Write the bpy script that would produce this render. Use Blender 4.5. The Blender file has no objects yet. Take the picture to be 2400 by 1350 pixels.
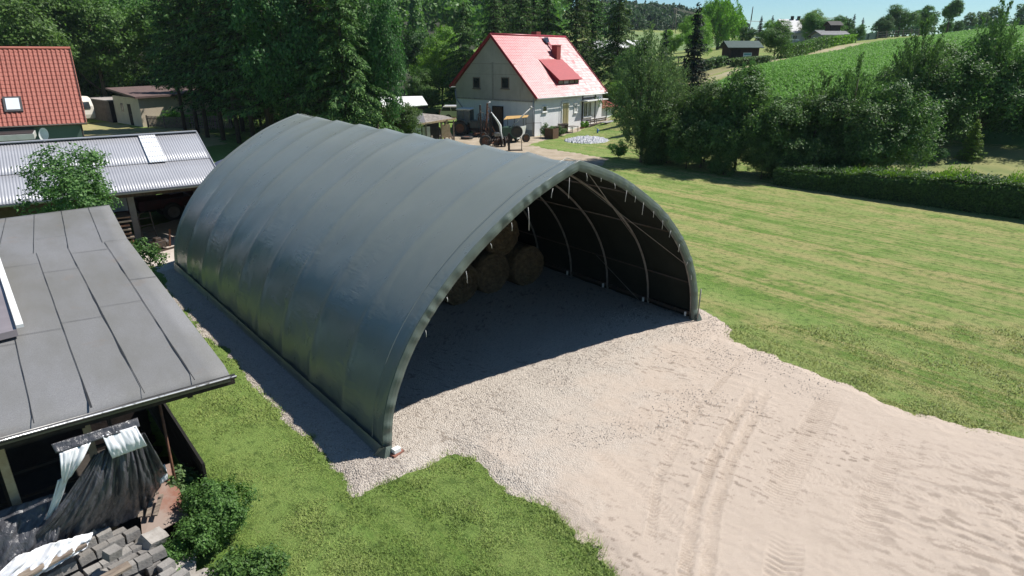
import bpy, math, random
import numpy as np
from mathutils import Vector, Matrix
R = math.radians
sc = bpy.context.scene
col = sc.collection

# ------------------------------------------------------------------ camera
cam_d = bpy.data.cameras.new('camera')
cam_d.sensor_width = 36.0
cam_d.lens = 22.284
cam_d.clip_start = 0.1
cam_d.clip_end = 6000
cam = bpy.data.objects.new('camera', cam_d)
cam.location = (0, 0, 6.569)
cam.rotation_euler = (R(90 - 20.278), 0, 0)
col.objects.link(cam)
sc.camera = cam

# ------------------------------------------------------------------ light
TO_SUN = Vector((0.702, 0.2545, 1.0)).normalized()
SUN_EL = math.asin(TO_SUN.z)
SUN_AZ = math.atan2(TO_SUN.x, TO_SUN.y)          # clockwise from +Y
world = bpy.data.worlds.new('World')
sc.world = world
world.use_nodes = True
wn = world.node_tree.nodes
wl = world.node_tree.links
bg = wn['Background']
sky = wn.new('ShaderNodeTexSky')
sky.sky_type = 'NISHITA'
sky.sun_disc = False
sky.sun_elevation = SUN_EL
sky.sun_rotation = SUN_AZ
sky.altitude = 300
sky.air_density = 1.0
sky.dust_density = 0.0
sky.ozone_density = 2.2
tint = wn.new('ShaderNodeMix'); tint.data_type = 'RGBA'; tint.blend_type = 'MULTIPLY'
tint.inputs[0].default_value = 1.0; tint.inputs[7].default_value = (.79, 1.03, 1.14, 1)
wl.new(sky.outputs[0], tint.inputs[6]); wl.new(tint.outputs[2], bg.inputs[0])
bg.inputs[1].default_value = 0.062
sun_d = bpy.data.lights.new('sun', 'SUN')
sun_d.energy = 4.7
sun_d.angle = R(0.53)
sun_d.color = (1.0, 0.955, 0.89)
sun = bpy.data.objects.new('sun', sun_d)
sun.rotation_euler = (-TO_SUN).to_track_quat('-Z', 'Y').to_euler()
sun.location = (30, 10, 40)
col.objects.link(sun)
sc.view_settings.view_transform = 'Standard'
sc.view_settings.look = 'None'
sc.view_settings.exposure = 0.58
sc.view_settings.gamma = 1.0
sc.view_settings.use_curve_mapping = False
sc.cycles.max_bounces = 6
sc.cycles.diffuse_bounces = 2
sc.cycles.glossy_bounces = 2
sc.cycles.transmission_bounces = 4
sc.cycles.transparent_max_bounces = 6
sc.cycles.use_denoising = True

# ------------------------------------------------------------------ helpers
def tag(o, label=None, cat=None, group=None, kind=None):
    if label: o['label'] = label
    if cat: o['category'] = cat
    if group: o['group'] = group
    if kind: o['kind'] = kind
    return o

def empty(name, loc, rz=0.0, label=None, cat=None, group=None, scale=None):
    o = bpy.data.objects.new(name, None)
    o.empty_display_size = 0.3
    o.location = loc
    o.rotation_euler = (0, 0, rz)
    if scale: o.scale = scale
    col.objects.link(o)
    return tag(o, label, cat, group)

def link(name, me, parent=None):
    o = bpy.data.objects.new(name, me)
    col.objects.link(o)
    if parent is not None: o.parent = parent
    return o

def copy_tree(o, parent=None):
    c = o.copy()
    col.objects.link(c)
    c.parent = parent
    for ch in o.children:
        copy_tree(ch, c)
    return c

def np_mesh(name, V, F, mat=None, smooth=False):
    V = np.asarray(V, dtype=np.float32)
    F = np.asarray(F, dtype=np.int32)
    me = bpy.data.meshes.new(name)
    n, k = F.shape
    me.vertices.add(len(V)); me.vertices.foreach_set('co', V.ravel())
    me.loops.add(n * k); me.loops.foreach_set('vertex_index', F.ravel())
    me.polygons.add(n)
    me.polygons.foreach_set('loop_start', np.arange(0, n * k, k, dtype=np.int32))
    me.polygons.foreach_set('loop_total', np.full(n, k, dtype=np.int32))
    me.polygons.foreach_set('use_smooth', np.full(n, smooth, dtype=bool))
    me.update(calc_edges=True)
    me.validate()
    if mat: me.materials.append(mat)
    return me

class MB:
    """collects simple shapes into ONE mesh"""
    def __init__(s): s.v = []; s.f = []
    def add(s, vs, fs):
        b = len(s.v)
        s.v += [tuple(p) for p in vs]
        s.f += [tuple(i + b for i in q) for q in fs]
        return s
    def box(s, x0, x1, y0, y1, z0, z1, M=None):
        vs = [Vector((x, y, z)) for z in (z0, z1) for x, y in ((x0, y0), (x1, y0), (x1, y1), (x0, y1))]
        if M is not None: vs = [M @ v for v in vs]
        return s.add(vs, [(3, 2, 1, 0), (4, 5, 6, 7), (0, 1, 5, 4), (1, 2, 6, 5), (2, 3, 7, 6), (3, 0, 4, 7)])
    def bar(s, a, b, w, h=None, up=(0, 0, 1)):
        """rectangular bar from a to b"""
        h = h or w
        a = Vector(a); b = Vector(b); d = (b - a)
        L = d.length
        if L < 1e-6: return s
        d.normalize(); upv = Vector(up)
        if abs(d.dot(upv)) > .98: upv = Vector((1, 0, 0))
        x = d.cross(upv).normalized(); y = x.cross(d)
        vs = []
        for p in (a, b):
            for i, j in ((-1, -1), (1, -1), (1, 1), (-1, 1)):
                vs.append(p + x * (i * w / 2) + y * (j * h / 2))
        return s.add(vs, [(3, 2, 1, 0), (4, 5, 6, 7), (0, 1, 5, 4), (1, 2, 6, 5), (2, 3, 7, 6), (3, 0, 4, 7)])
    def tube(s, pts, r, n=8, cap=True):
        pts = [Vector(p) for p in pts]
        rs = r if isinstance(r, (list, tuple)) else [r] * len(pts)
        b = len(s.v); up = None
        for i, p in enumerate(pts):
            d = (pts[min(i + 1, len(pts) - 1)] - pts[max(i - 1, 0)]).normalized()
            if up is None:
                up = Vector((0, 0, 1)) if abs(d.z) < .9 else Vector((1, 0, 0))
            x = d.cross(up).normalized(); y = x.cross(d).normalized(); up = y
            for k in range(n):
                t = 2 * math.pi * k / n
                s.v.append(tuple(p + (x * math.cos(t) + y * math.sin(t)) * rs[i]))
        for i in range(len(pts) - 1):
            for k in range(n):
                s.f.append((b + i * n + k, b + i * n + (k + 1) % n, b + (i + 1) * n + (k + 1) % n, b + (i + 1) * n + k))
        if cap:
            s.f.append(tuple(b + k for k in range(n))[::-1])
            s.f.append(tuple(b + (len(pts) - 1) * n + k for k in range(n)))
        return s
    def prism(s, poly, a, b, axis='y'):
        """extrude polygon (list of 2D) between a and b along an axis"""
        n = len(poly)
        def P(p, t):
            if axis == 'y': return (p[0], t, p[1])
            if axis == 'x': return (t, p[0], p[1])
            return (p[0], p[1], t)
        vs = [P(p, a) for p in poly] + [P(p, b) for p in poly]
        fs = [tuple(range(n)), tuple(range(2 * n - 1, n - 1, -1))]
        fs += [(i, i + n, (i + 1) % n + n, (i + 1) % n) for i in range(n)]
        return s.add(vs, fs)
    def slab(s, q, t):
        """quad of four points with thickness t downwards along its normal"""
        q = [Vector(p) for p in q]
        nrm = (q[1] - q[0]).cross(q[3] - q[0]).normalized()
        vs = q + [p - nrm * t for p in q]
        return s.add(vs, [(0, 1, 2, 3), (7, 6, 5, 4), (0, 4, 5, 1), (1, 5, 6, 2), (2, 6, 7, 3), (3, 7, 4, 0)])
    def lathe(s, prof, n=20, M=None, axis='z'):
        b = len(s.v); m = len(prof)
        for r, z in prof:
            for k in range(n):
                t = 2 * math.pi * k / n
                v = Vector((r * math.cos(t), r * math.sin(t), z))
                if axis == 'y': v = Vector((v.x, v.z, v.y))
                if axis == 'x': v = Vector((v.z, v.x, v.y))
                if M is not None: v = M @ v
                s.v.append(tuple(v))
        for i in range(m - 1):
            for k in range(n):
                s.f.append((b + i * n + k, b + i * n + (k + 1) % n, b + (i + 1) * n + (k + 1) % n, b + (i + 1) * n + k))
        return s
    def build(s, name, mat, parent=None, smooth=False, bevel=0.0, fix=True):
        me = bpy.data.meshes.new(name)
        me.from_pydata(s.v, [], s.f)
        me.update()
        if fix:
            import bmesh
            bm = bmesh.new(); bm.from_mesh(me)
            bmesh.ops.recalc_face_normals(bm, faces=bm.faces)
            bm.to_mesh(me); bm.free()
        if smooth:
            me.polygons.foreach_set('use_smooth', np.ones(len(me.polygons), dtype=bool))
        if mat: me.materials.append(mat)
        o = link(name, me, parent)
        if bevel:
            m = o.modifiers.new('bevel', 'BEVEL'); m.width = bevel; m.segments = 2; m.limit_method = 'ANGLE'
        return o

# ---- noise for height fields (numpy)
_rs = np.random.RandomState(7)
_tab = _rs.rand(256, 256)
def vnoise(x, y, seed=0):
    x = np.asarray(x, float) + seed * 17.3; y = np.asarray(y, float) + seed * 9.1
    xi = np.floor(x).astype(int); yi = np.floor(y).astype(int)
    fx = x - xi; fy = y - yi
    fx = fx * fx * (3 - 2 * fx); fy = fy * fy * (3 - 2 * fy)
    g = lambda i, j: _tab[i % 256, j % 256]
    return (g(xi, yi) * (1 - fx) + g(xi + 1, yi) * fx) * (1 - fy) + (g(xi, yi + 1) * (1 - fx) + g(xi + 1, yi + 1) * fx) * fy - .5
def fbm(x, y, oct=4, seed=0):
    a = 1.0; s = 0; f = 1.0
    for i in range(oct):
        s = s + a * vnoise(x * f, y * f, seed + i * 3); a *= .5; f *= 2.03
    return s

def sdf_poly(x, y, poly):
    """signed distance, negative inside"""
    P = np.array(poly, float)
    d = np.full(x.shape, 1e9); ins = np.zeros(x.shape, bool)
    n = len(P)
    for i in range(n):
        a = P[i]; b = P[(i + 1) % n]; e = b - a
        wx = x - a[0]; wy = y - a[1]
        t = np.clip((wx * e[0] + wy * e[1]) / (e @ e), 0, 1)
        d = np.minimum(d, np.hypot(wx - e[0] * t, wy - e[1] * t))
        c = ((a[1] > y) != (b[1] > y)) & (x < (b[0] - a[0]) * (y - a[1]) / (b[1] - a[1] + 1e-12) + a[0])
        ins ^= c
    return np.where(ins, -d, d)

def seg_dist(x, y, pts):
    """distance to a polyline and arc length along it, side sign"""
    best = np.full(x.shape, 1e9); arc = np.zeros(x.shape); sgn = np.zeros(x.shape); acc = 0.0
    for a, b in zip(pts[:-1], pts[1:]):
        a = np.array(a); b = np.array(b); e = b - a; L = np.hypot(*e)
        wx = x - a[0]; wy = y - a[1]
        t = np.clip((wx * e[0] + wy * e[1]) / (L * L), 0, 1)
        dd = np.hypot(wx - e[0] * t, wy - e[1] * t)
        s = (wx * e[1] - wy * e[0]) / L
        m = dd < best
        best = np.where(m, dd, best); arc = np.where(m, acc + t * L, arc); sgn = np.where(m, s, sgn)
        acc += L
    return best, arc, sgn

# ------------------------------------------------------------------ materials
def new_mat(name):
    m = bpy.data.materials.new(name); m.use_nodes = True
    nt = m.node_tree
    return m, nt.nodes, nt.links, nt.nodes['Principled BSDF']

def mixcol(N, L, fac, a, b):
    mx = N.new('ShaderNodeMix'); mx.data_type = 'RGBA'
    for sock, v in ((mx.inputs[0], fac), (mx.inputs[6], a), (mx.inputs[7], b)):
        if hasattr(v, 'is_linked') or hasattr(v, 'links'): L.new(v, sock)
        elif isinstance(v, (int, float)): sock.default_value = v
        else: sock.default_value = (*v, 1) if len(v) == 3 else v
    return mx.outputs[2]

def noise(N, L, scale, detail=4, rough=.55, vec=None, dist=0.0):
    n = N.new('ShaderNodeTexNoise'); n.inputs['Scale'].default_value = scale
    n.inputs['Detail'].default_value = detail; n.inputs['Roughness'].default_value = rough
    n.inputs['Distortion'].default_value = dist
    if vec is not None: L.new(vec, n.inputs['Vector'])
    return n.outputs['Fac']

def ramp(N, L, fac, stops):
    r = N.new('ShaderNodeValToRGB')
    e = r.color_ramp.elements
    while len(e) < len(stops): e.new(.5)
    for i, (p, c) in enumerate(stops):
        e[i].position = p
        e[i].color = (c, c, c, 1) if isinstance(c, (int, float)) else (*c, 1)
    L.new(fac, r.inputs[0])
    return r.outputs[0]

def coords(N, L, scale=(1, 1, 1), rot=(0, 0, 0), kind='Object'):
    t = N.new('ShaderNodeTexCoord'); mp = N.new('ShaderNodeMapping')
    mp.inputs['Scale'].default_value = scale; mp.inputs['Rotation'].default_value = rot
    L.new(t.outputs[kind], mp.inputs[0])
    return mp.outputs[0]

def bump(N, L, B, height, strength, dist=0.02):
    b = N.new('ShaderNodeBump'); b.inputs['Strength'].default_value = strength
    b.inputs['Distance'].default_value = dist
    L.new(height, b.inputs['Height']); L.new(b.outputs[0], B.inputs['Normal'])
    return b

def simple(name, c, rough=.65, c2=None, scale=4.0, bstr=0.0, bscale=30.0, metal=0.0, spec=.4, stretch=(1, 1, 1), lo=.35, hi=.65, coat=0.0):
    """plain paint, wood, metal or fabric with a second tone worn into it by noise"""
    m, N, L, B = new_mat(name)
    v = coords(N, L, stretch)
    if c2 is None: c2 = tuple(x * .72 for x in c)
    f = ramp(N, L, noise(N, L, scale, 5, .6, v), [(lo, 0.0), (hi, 1.0)])
    L.new(mixcol(N, L, f, c, c2), B.inputs['Base Color'])
    B.inputs['Roughness'].default_value = rough
    B.inputs['Metallic'].default_value = metal
    B.inputs['Specular IOR Level'].default_value = spec
    B.inputs['Coat Weight'].default_value = coat
    if bstr: bump(N, L, B, noise(N, L, bscale, 4, .6, v), bstr)
    return m

def leaf_mat(name, c, var=.35, hue2=None, trans=.36, rough=.5, spec=.25):
    """foliage: every leaf island its own shade, every tree a little different"""
    m, N, L, B = new_mat(name)
    g = N.new('ShaderNodeNewGeometry'); oi = N.new('ShaderNodeObjectInfo')
    hue2 = hue2 or (c[0] * 1.3, c[1] * 1.22, c[2] * .95)
    a = mixcol(N, L, g.outputs['Random Per Island'], tuple(x * (1 - var) for x in c), tuple(x * (1 + var) for x in hue2))
    hs = N.new('ShaderNodeHueSaturation')
    mr = N.new('ShaderNodeMapRange'); mr.inputs[3].default_value = .82; mr.inputs[4].default_value = 1.18
    L.new(oi.outputs['Random'], mr.inputs[0]); L.new(mr.outputs[0], hs.inputs['Value'])
    mr2 = N.new('ShaderNodeMapRange'); mr2.inputs[3].default_value = .485; mr2.inputs[4].default_value = .515
    L.new(oi.outputs['Random'], mr2.inputs[0]); L.new(mr2.outputs[0], hs.inputs['Hue'])
    L.new(a, hs.inputs['Color'])
    B.inputs['Roughness'].default_value = rough
    B.inputs['Specular IOR Level'].default_value = spec
    L.new(hs.outputs[0], B.inputs['Base Color'])
    t = N.new('ShaderNodeBsdfTranslucent')
    hs2 = N.new('ShaderNodeHueSaturation'); hs2.inputs['Saturation'].default_value = 1.15; hs2.inputs['Value'].default_value = 1.3
    L.new(hs.outputs[0], hs2.inputs['Color']); L.new(hs2.outputs[0], t.inputs[0])
    mx = N.new('ShaderNodeMixShader'); mx.inputs[0].default_value = trans
    L.new(B.outputs[0], mx.inputs[1]); L.new(t.outputs[0], mx.inputs[2])
    L.new(mx.outputs[0], N['Material Output'].inputs[0])
    return m

M = {}
M['leaf_mid'] = leaf_mat('leaf_mid', (.080, .166, .050))
M['leaf_dark'] = leaf_mat('leaf_dark', (.054, .116, .040))
M['leaf_hedge'] = leaf_mat('leaf_hedge', (.078, .148, .052))
M['leaf_bright'] = leaf_mat('leaf_bright', (.135, .26, .055))
M['leaf_grey'] = leaf_mat('leaf_grey', (.105, .178, .08))
M['leaf_forest'] = leaf_mat('leaf_forest', (.085, .19, .058), var=.25)
M['leaf_far'] = leaf_mat('leaf_far', (.046, .096, .046), var=.25)
M['needle'] = leaf_mat('needle', (.030, .062, .024), hue2=(.105, .195, .052), trans=.2, rough=.6, spec=.15)
M['needle_lit'] = leaf_mat('needle_lit', (.042, .085, .03), hue2=(.11, .20, .055), trans=.2, rough=.6, spec=.15)  # brighter needle copy, sunlight on the boughs put into the colour
M['needle_blue'] = leaf_mat('needle_blue', (.014, .028, .022), hue2=(.03, .05, .03), trans=.1, rough=.65, spec=.15)
M['bark'] = simple('bark', (.10, .075, .055), .9, (.05, .037, .028), 8, .6, 20, stretch=(1, 1, .25))
M['bark_pale'] = simple('bark_pale', (.23, .19, .15), .9, (.10, .08, .06), 8, .4, 20, stretch=(1, 1, .3))
M['steel'] = simple('galvanised_steel', (.30, .28, .26), .5, (.2, .18, .16), 6, metal=.5)
M['white_paint'] = simple('white_paint', (.80, .80, .78), .5, (.66, .66, .63), 3)
M['rope'] = simple('rope', (.78, .77, .74), .8, (.6, .58, .55), 20)
M['wood_grey'] = simple('wood_grey', (.27, .22, .17), .85, (.13, .10, .08), 5, .3, 25, stretch=(1, 6, 6))
M['wood_brown'] = simple('wood_brown', (.15, .085, .05), .8, (.07, .04, .025), 5, .3, 25, stretch=(4, 4, .6))
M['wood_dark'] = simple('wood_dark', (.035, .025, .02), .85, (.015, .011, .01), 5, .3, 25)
M['wood_fresh'] = simple('wood_fresh', (.55, .42, .27), .8, (.40, .28, .16), 5, .2, 25)
M['black_iron'] = simple('black_iron', (.03, .028, .027), .6, (.07, .045, .03), 9, .2, 40)
M['rust'] = simple('rust', (.20, .09, .05), .85, (.10, .05, .035), 7, .3, 30)
M['rubber'] = simple('rubber', (.022, .021, .02), .8, (.05, .045, .04), 6)
M['glass_dark'] = simple('glass_dark', (.02, .024, .026), .06, (.035, .04, .045), 2, spec=.8)
M['red_paint'] = simple('red_paint', (.33, .025, .02), .4, (.2, .02, .02), 5)

# ------------------------------------------------------------------ terrain
# control heights in metres (x, y, z) for the slope beyond the hedge
CTRL = np.array([
 (-40, 60, 0), (-20, 60, 0), (0, 50, 0), (5, 60, 0), (9.5, 66, .1), (-10, 80, 0), (-35, 75, 0), (-60, 70, 0), (0, 75, .0), (6, 80, .6),
 (15, 42, .25), (20, 38, .3), (26, 36, .3), (34, 32, .3), (45, 20, .3), (70, 0, .5), (30, 45, 1.2), (20, 49, 2.2),
 (18.3, 65, 4.27), (29.7, 78, 5.2), (39, 88, 6.1), (67, 115, 8.7), (97, 130, 11.2), (32.6, 60, 4.6), (22.9, 55, 3.3), (60, 60, 7.0), (80, 80, 9.4), (110, 100, 12.0), (120, 60, 12.),
 (26.8, 80, 5.9), (31.9, 82, 5.9), (88.4, 140, 10.4), (37.7, 130, 7.2), (20, 95, 4.5), (10, 110, 4.0), (140, 150, 12.0),
 (37.7, 200, 9.7), (45, 240, 13.0), (52.4, 280, 15.8), (65, 260, 13.6), (69, 400, 27), (110, 400, 22), (150, 400, 11), (46, 330, 21), (200, 400, 6), (250, 300, 7),
 (60, 150, 8.6), (51, 150, 8.0), (24, 140, 6.0), (154, 220, 13.2), (49, 110, 7.9), (89, 180, 9.6), (30, 170, 7.5), (210, 220, 16), (200, 120, 15),
 (-12, 115, 3), (-40, 110, 6), (-80, 110, 12), (-28, 180, 13), (-70, 180, 24), (-120, 150, 26), (-28, 260, 24), (10, 300, 22), (-100, 300, 45), (-200, 250, 55), (0, 420, 34), (10, 200, 10),
 (69, 560, 20), (-100, 560, 45), (250, 560, 5), (330, 400, 5), (330, 100, 16), (-260, 100, 30), (-150, 60, 10)], float)
def _tps_fit(P):
    n = len(P); X = P[:, :2] / 100.0; z = P[:, 2]
    r = np.linalg.norm(X[:, None] - X[None], axis=2)
    K = np.where(r > 0, r * r * np.log(r + 1e-9), 0) + np.eye(n) * .004
    A = np.zeros((n + 3, n + 3)); A[:n, :n] = K
    A[:n, n] = 1; A[:n, n + 1:] = X; A[n:, :n] = A[:n, n:].T
    return np.linalg.solve(A, np.concatenate([z, np.zeros(3)])), X
_W, _X = _tps_fit(CTRL)
def terrain(x, y):
    x = np.asarray(x, float); y = np.asarray(y, float); sh = x.shape
    q = np.stack([x.ravel(), y.ravel()], 1) / 100.0
    out = np.zeros(len(q))
    for i in range(0, len(q), 20000):
        b = q[i:i + 20000]
        r = np.linalg.norm(b[:, None] - _X[None], axis=2)
        k = np.where(r > 0, r * r * np.log(r + 1e-9), 0)
        out[i:i + 20000] = k @ _W[:-3] + _W[-3] + b @ _W[-2:]
    d = ((q[:, 0] * 100 - 6.3) * .727 + (q[:, 1] * 100 - 42.7) * .687)
    t = np.clip((d - 1.0) / 14.0, 0, 1); t2 = np.clip((q[:, 1] * 100 - 92) / 40, 0, 1); t = np.maximum(t, t2); t = t * t * (3 - 2 * t)
    return (np.maximum(out, -1.5) * t).reshape(sh)
def tz(x, y): return float(terrain(np.array([x]), np.array([y]))[0])

def grid_mesh(name, xs, ys, hfun, mask=None, mat=None, smooth=True):
    X, Y = np.meshgrid(xs, ys)
    Z = hfun(X, Y)
    nx = len(xs); ny = len(ys)
    V = np.stack([X.ravel(), Y.ravel(), Z.ravel()], 1)
    i = np.arange(nx - 1)[None] + np.arange(ny - 1)[:, None] * nx
    F = np.stack([i, i + 1, i + 1 + nx, i + nx], 2).reshape(-1, 4)
    if mask is not None:
        mk = mask(X, Y).ravel()
        F = F[mk[F].any(1)]
        used = np.unique(F); re = np.full(len(V), -1); re[used] = np.arange(len(used))
        V = V[used]; F = re[F]
    return np_mesh(name, V, F, mat, smooth)

def sp(*seg):
    return np.unique(np.concatenate([np.arange(a, b, s) for a, b, s in seg]))

# tent frame: u along its width, v along its length
AX, AY, YAW = -2.2126, 9.2966, 0.70354
CU, SU = math.cos(YAW), math.sin(YAW)
def wor(u, v, z=0.0): return (AX + u * CU - v * SU, AY + u * SU + v * CU, z)

# gravel / sand drive outline (metres)
PAD = [(-11.9, 19.9), (-9.81, 17.24), (-7.83, 14.8), (-5.43, 11.9), (-3.52, 9.58), (-2.48, 8.32), (-1.78, 8.85), (-.95, 9.35), (-.43, 8.9), (0, 8.41),
       (.64, 7.67), (1.19, 7.02), (1.45, 6.4), (1.6, 5.2), (1.2, 3.2), (14, 3.0), (14, 7.2), (9.3, 9.84), (8.41, 10.26), (7.56, 10.87), (6.88, 12.09),
       (6.14, 13.0), (5.69, 13.67), (5.43, 14.28), (5.55, 15.15), (5.15, 16.1), (-3.4, 26.2), (-5.5, 25.2)]
def pad_sd(x, y):
    return sdf_poly(x, y, PAD) + fbm(x * 1.6, y * 1.6, 4, 3) * .34 + vnoise(x * 9, y * 9, 5) * .07

# ---- ground sheet
def lawn_mat():
    m, N, L, B = new_mat('lawn')
    ROT = (0, 0, -(YAW + math.pi / 2))             # x of this space runs along the mowing lines
    v = coords(N, L)
    tx = N.new('ShaderNodeTexCoord')
    vr = N.new('ShaderNodeVectorRotate'); vr.inputs['Angle'].default_value = -(YAW + math.pi / 2); vr.rotation_type = 'Z_AXIS'
    L.new(tx.outputs['Object'], vr.inputs[0])
    ms = N.new('ShaderNodeMapping'); ms.inputs['Scale'].default_value = (.03, 1.0, 1); L.new(vr.outputs[0], ms.inputs[0])
    ms2 = N.new('ShaderNodeMapping'); ms2.inputs['Scale'].default_value = (.03, 5.2, 1); L.new(vr.outputs[0], ms2.inputs[0])
    big = noise(N, L, .16, 3, .5, v)
    streak = noise(N, L, 1.0, 4, .6, ms.outputs[0], .4)
    streak2 = noise(N, L, 1.0, 4, .65, ms2.outputs[0], .6)
    fine = noise(N, L, 14, 4, .7, v)
    patch = noise(N, L, 1.1, 5, .62, v)
    # mown field on the right is strawy, the strip beside the tent is green
    gpos = N.new('ShaderNodeSeparateXYZ'); L.new(tx.outputs['Object'], gpos.inputs[0])
    add = N.new('ShaderNodeMath'); add.operation = 'MULTIPLY_ADD'; add.inputs[1].default_value = .12; add.inputs[2].default_value = .12
    L.new(gpos.outputs[0], add.inputs[0])
    side = ramp(N, L, add.outputs[0], [(0.0, .12), (.9, 1.0)])
    green = mixcol(N, L, ramp(N, L, fine, [(.3, 0.0), (.7, 1.0)]), (.092, .178, .033), (.16, .235, .05))
    straw = mixcol(N, L, fine, (.24, .235, .085), (.385, .34, .15))
    s1 = N.new('ShaderNodeMath'); s1.operation = 'ADD'; L.new(streak, s1.inputs[0]); L.new(streak2, s1.inputs[1])
    s2 = N.new('ShaderNodeMath'); s2.operation = 'MULTIPLY_ADD'; s2.inputs[1].default_value = .5; L.new(s1.outputs[0], s2.inputs[0])
    pm = N.new('ShaderNodeMath'); pm.operation = 'MULTIPLY_ADD'; pm.inputs[1].default_value = .45; pm.inputs[2].default_value = -.22
    L.new(patch, pm.inputs[0]); L.new(pm.outputs[0], s2.inputs[2])
    sf = ramp(N, L, s2.outputs[0], [(.44, 0.0), (.55, 1.0)])
    sm = N.new('ShaderNodeMath'); sm.operation = 'MULTIPLY'; L.new(sf, sm.inputs[0]); L.new(side, sm.inputs[1])
    c = mixcol(N, L, sm.outputs[0], green, straw)
    bare = ramp(N, L, noise(N, L, 2.3, 5, .6, v), [(.66, 0.0), (.76, .75)])
    c = mixcol(N, L, bare, c, (.27, .21, .11))
    # mower bands: paler turf laid over in strips
    mb = N.new('ShaderNodeMapping'); mb.inputs['Scale'].default_value = (.05, 1.0, 1); mb.inputs['Location'].default_value = (3, 7, 0); L.new(vr.outputs[0], mb.inputs[0])
    bf = ramp(N, L, noise(N, L, 1.0, 2, .5, mb.outputs[0], .3), [(.44, 0.0), (.60, .65)])
    c = mixcol(N, L, bf, c, (.195, .275, .075))
    # stronger dark tufts
    tf = ramp(N, L, noise(N, L, 5.5, 3, .6, v), [(.34, .6), (.5, 0.0)])
    c = mixcol(N, L, tf, c, (.045, .085, .018))
    L.new(c, B.inputs['Base Color'])
    B.inputs['Roughness'].default_value = .9; B.inputs['Specular IOR Level'].default_value = .15
    bump(N, L, B, noise(N, L, 22, 5, .75, v), .9, .06)
    return m
M['lawn'] = lawn_mat()
xs = sp((-420, -120, 12), (-120, -30, 4), (-30, 40, 1.5), (40, 150, 4), (150, 560, 10))
ys = sp((-30, 30, 3), (30, 100, 1.5), (100, 200, 4), (200, 760, 10))
g = link('ground', grid_mesh('ground', xs, ys, lambda x, y: terrain(x, y) - .0, None, M['lawn']))
tag(g, kind='structure')

# ---- gravel pad and sand drive: one sheet with tyre tracks pressed into it
TR = [([(5.34, 11.9), (4.29, 10.26), (3.56, 9.08), (2.93, 7.9), (2.46, 6.64), (2.2, 4.5)], .20, 1.0, .055, .14),
      ([(6.62, 11.54), (5.48, 9.98), (4.63, 8.85), (3.88, 7.81)], .24, .8, .075, 0),
      ([(5.51, 13.44), (4.43, 11.9), (3.74, 11.03), (2.99, 9.71), (2.37, 8.62), (1.9, 7.0)], .08, .8, .085, 0),
      ([(7.3, 10.56), (6.46, 9.2), (5.76, 8.3), (4.87, 7.1)], .2, .55, .075, 0),
      ([(4.0, 7.4), (3.6, 6.6), (3.3, 5.6)], .24, .8, .1, 0),
      ([(1.2, 9.8), (2.1, 8.3), (2.6, 7.2), (2.9, 6.0)], .13, .45, .08, 0),
      ([(0.2, 12.6), (1.6, 10.8), (3.0, 9.6), (5.2, 8.6), (8.2, 7.6)], .2, .28, .08, 0),
      ([(1.8, 12.8), (3.4, 11.2), (5.2, 9.9), (8.6, 8.6)], .2, .22, .09, 0)]
def drive_h(x, y):
    sd = pad_sd(x, y)
    z = .058 + fbm(x * .7, y * .7, 3, 1) * .03
    # raked ripples running from the tent towards the right front
    p = x * .80 - y * .60; q = x * .60 + y * .80
    rip = fbm(p * 1.7, q * 8.0, 3, 11)
    z = z + np.where(rip > .1, (rip - .1) * .024, 0) * np.clip(fbm(x * .5, y * .5, 2, 21) * 2 + .6, 0, 1)
    rough = fbm(x * 14, y * 14, 3, 31)
    z = z + rough * .007
    # churned clods at lower right
    w = np.clip(1 - np.hypot((x - 7.6) / 3.0, (y - 7.2) / 2.2), 0, 1)
    cl = fbm(p * 4, q * 9, 4, 41)
    z = z + w * np.clip(cl, -.05, .5) * .045
    for pts, hw, amp, per, split in TR:
        d, arc, sg = seg_dist(x, y, pts)
        ends = np.clip(np.minimum(arc, arc.max() - arc) / .6, 0, 1)
        ends = ends * np.clip(1.0 + .8 * vnoise(arc * 1.1, sg * 0 + hw * 50, 51), .4, 1)
        if split:
            dd = np.abs(np.abs(sg) - split); inside = (dd < .095) & (d < 10)
            lug = np.sign(np.sin(2 * math.pi * (arc / per + np.abs(sg) * 5)))
            prof = np.clip(1 - dd / .1, 0, 1) ** .5
            z = np.where(inside, z + ends * amp * (-.013 * prof + .011 * lug), z)
            rim = np.clip(1 - np.abs(dd - .125) / .035, 0, 1)
            z = z + rim * .005 * ends * amp * (d < .5)
        else:
            inside = d < hw
            lug = np.sin(2 * math.pi * (arc / per + np.abs(sg) / hw * .9))
            z = np.where(inside, z + ends * amp * (-.009 + .015 * lug * np.clip(1.2 - np.abs(sg) / hw, 0, 1) ** .3), z)
            rim = np.clip(1 - np.abs(d - hw) / .05, 0, 1)
            z = z + rim * .004 * ends * amp
    z = np.maximum(z, .014)
    edge = np.clip(-sd / .38, -1, 1)
    return np.where(edge < 1, z * np.clip(edge, 0, 1) + np.minimum(edge, 0) * .08 + .004, z)

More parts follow.
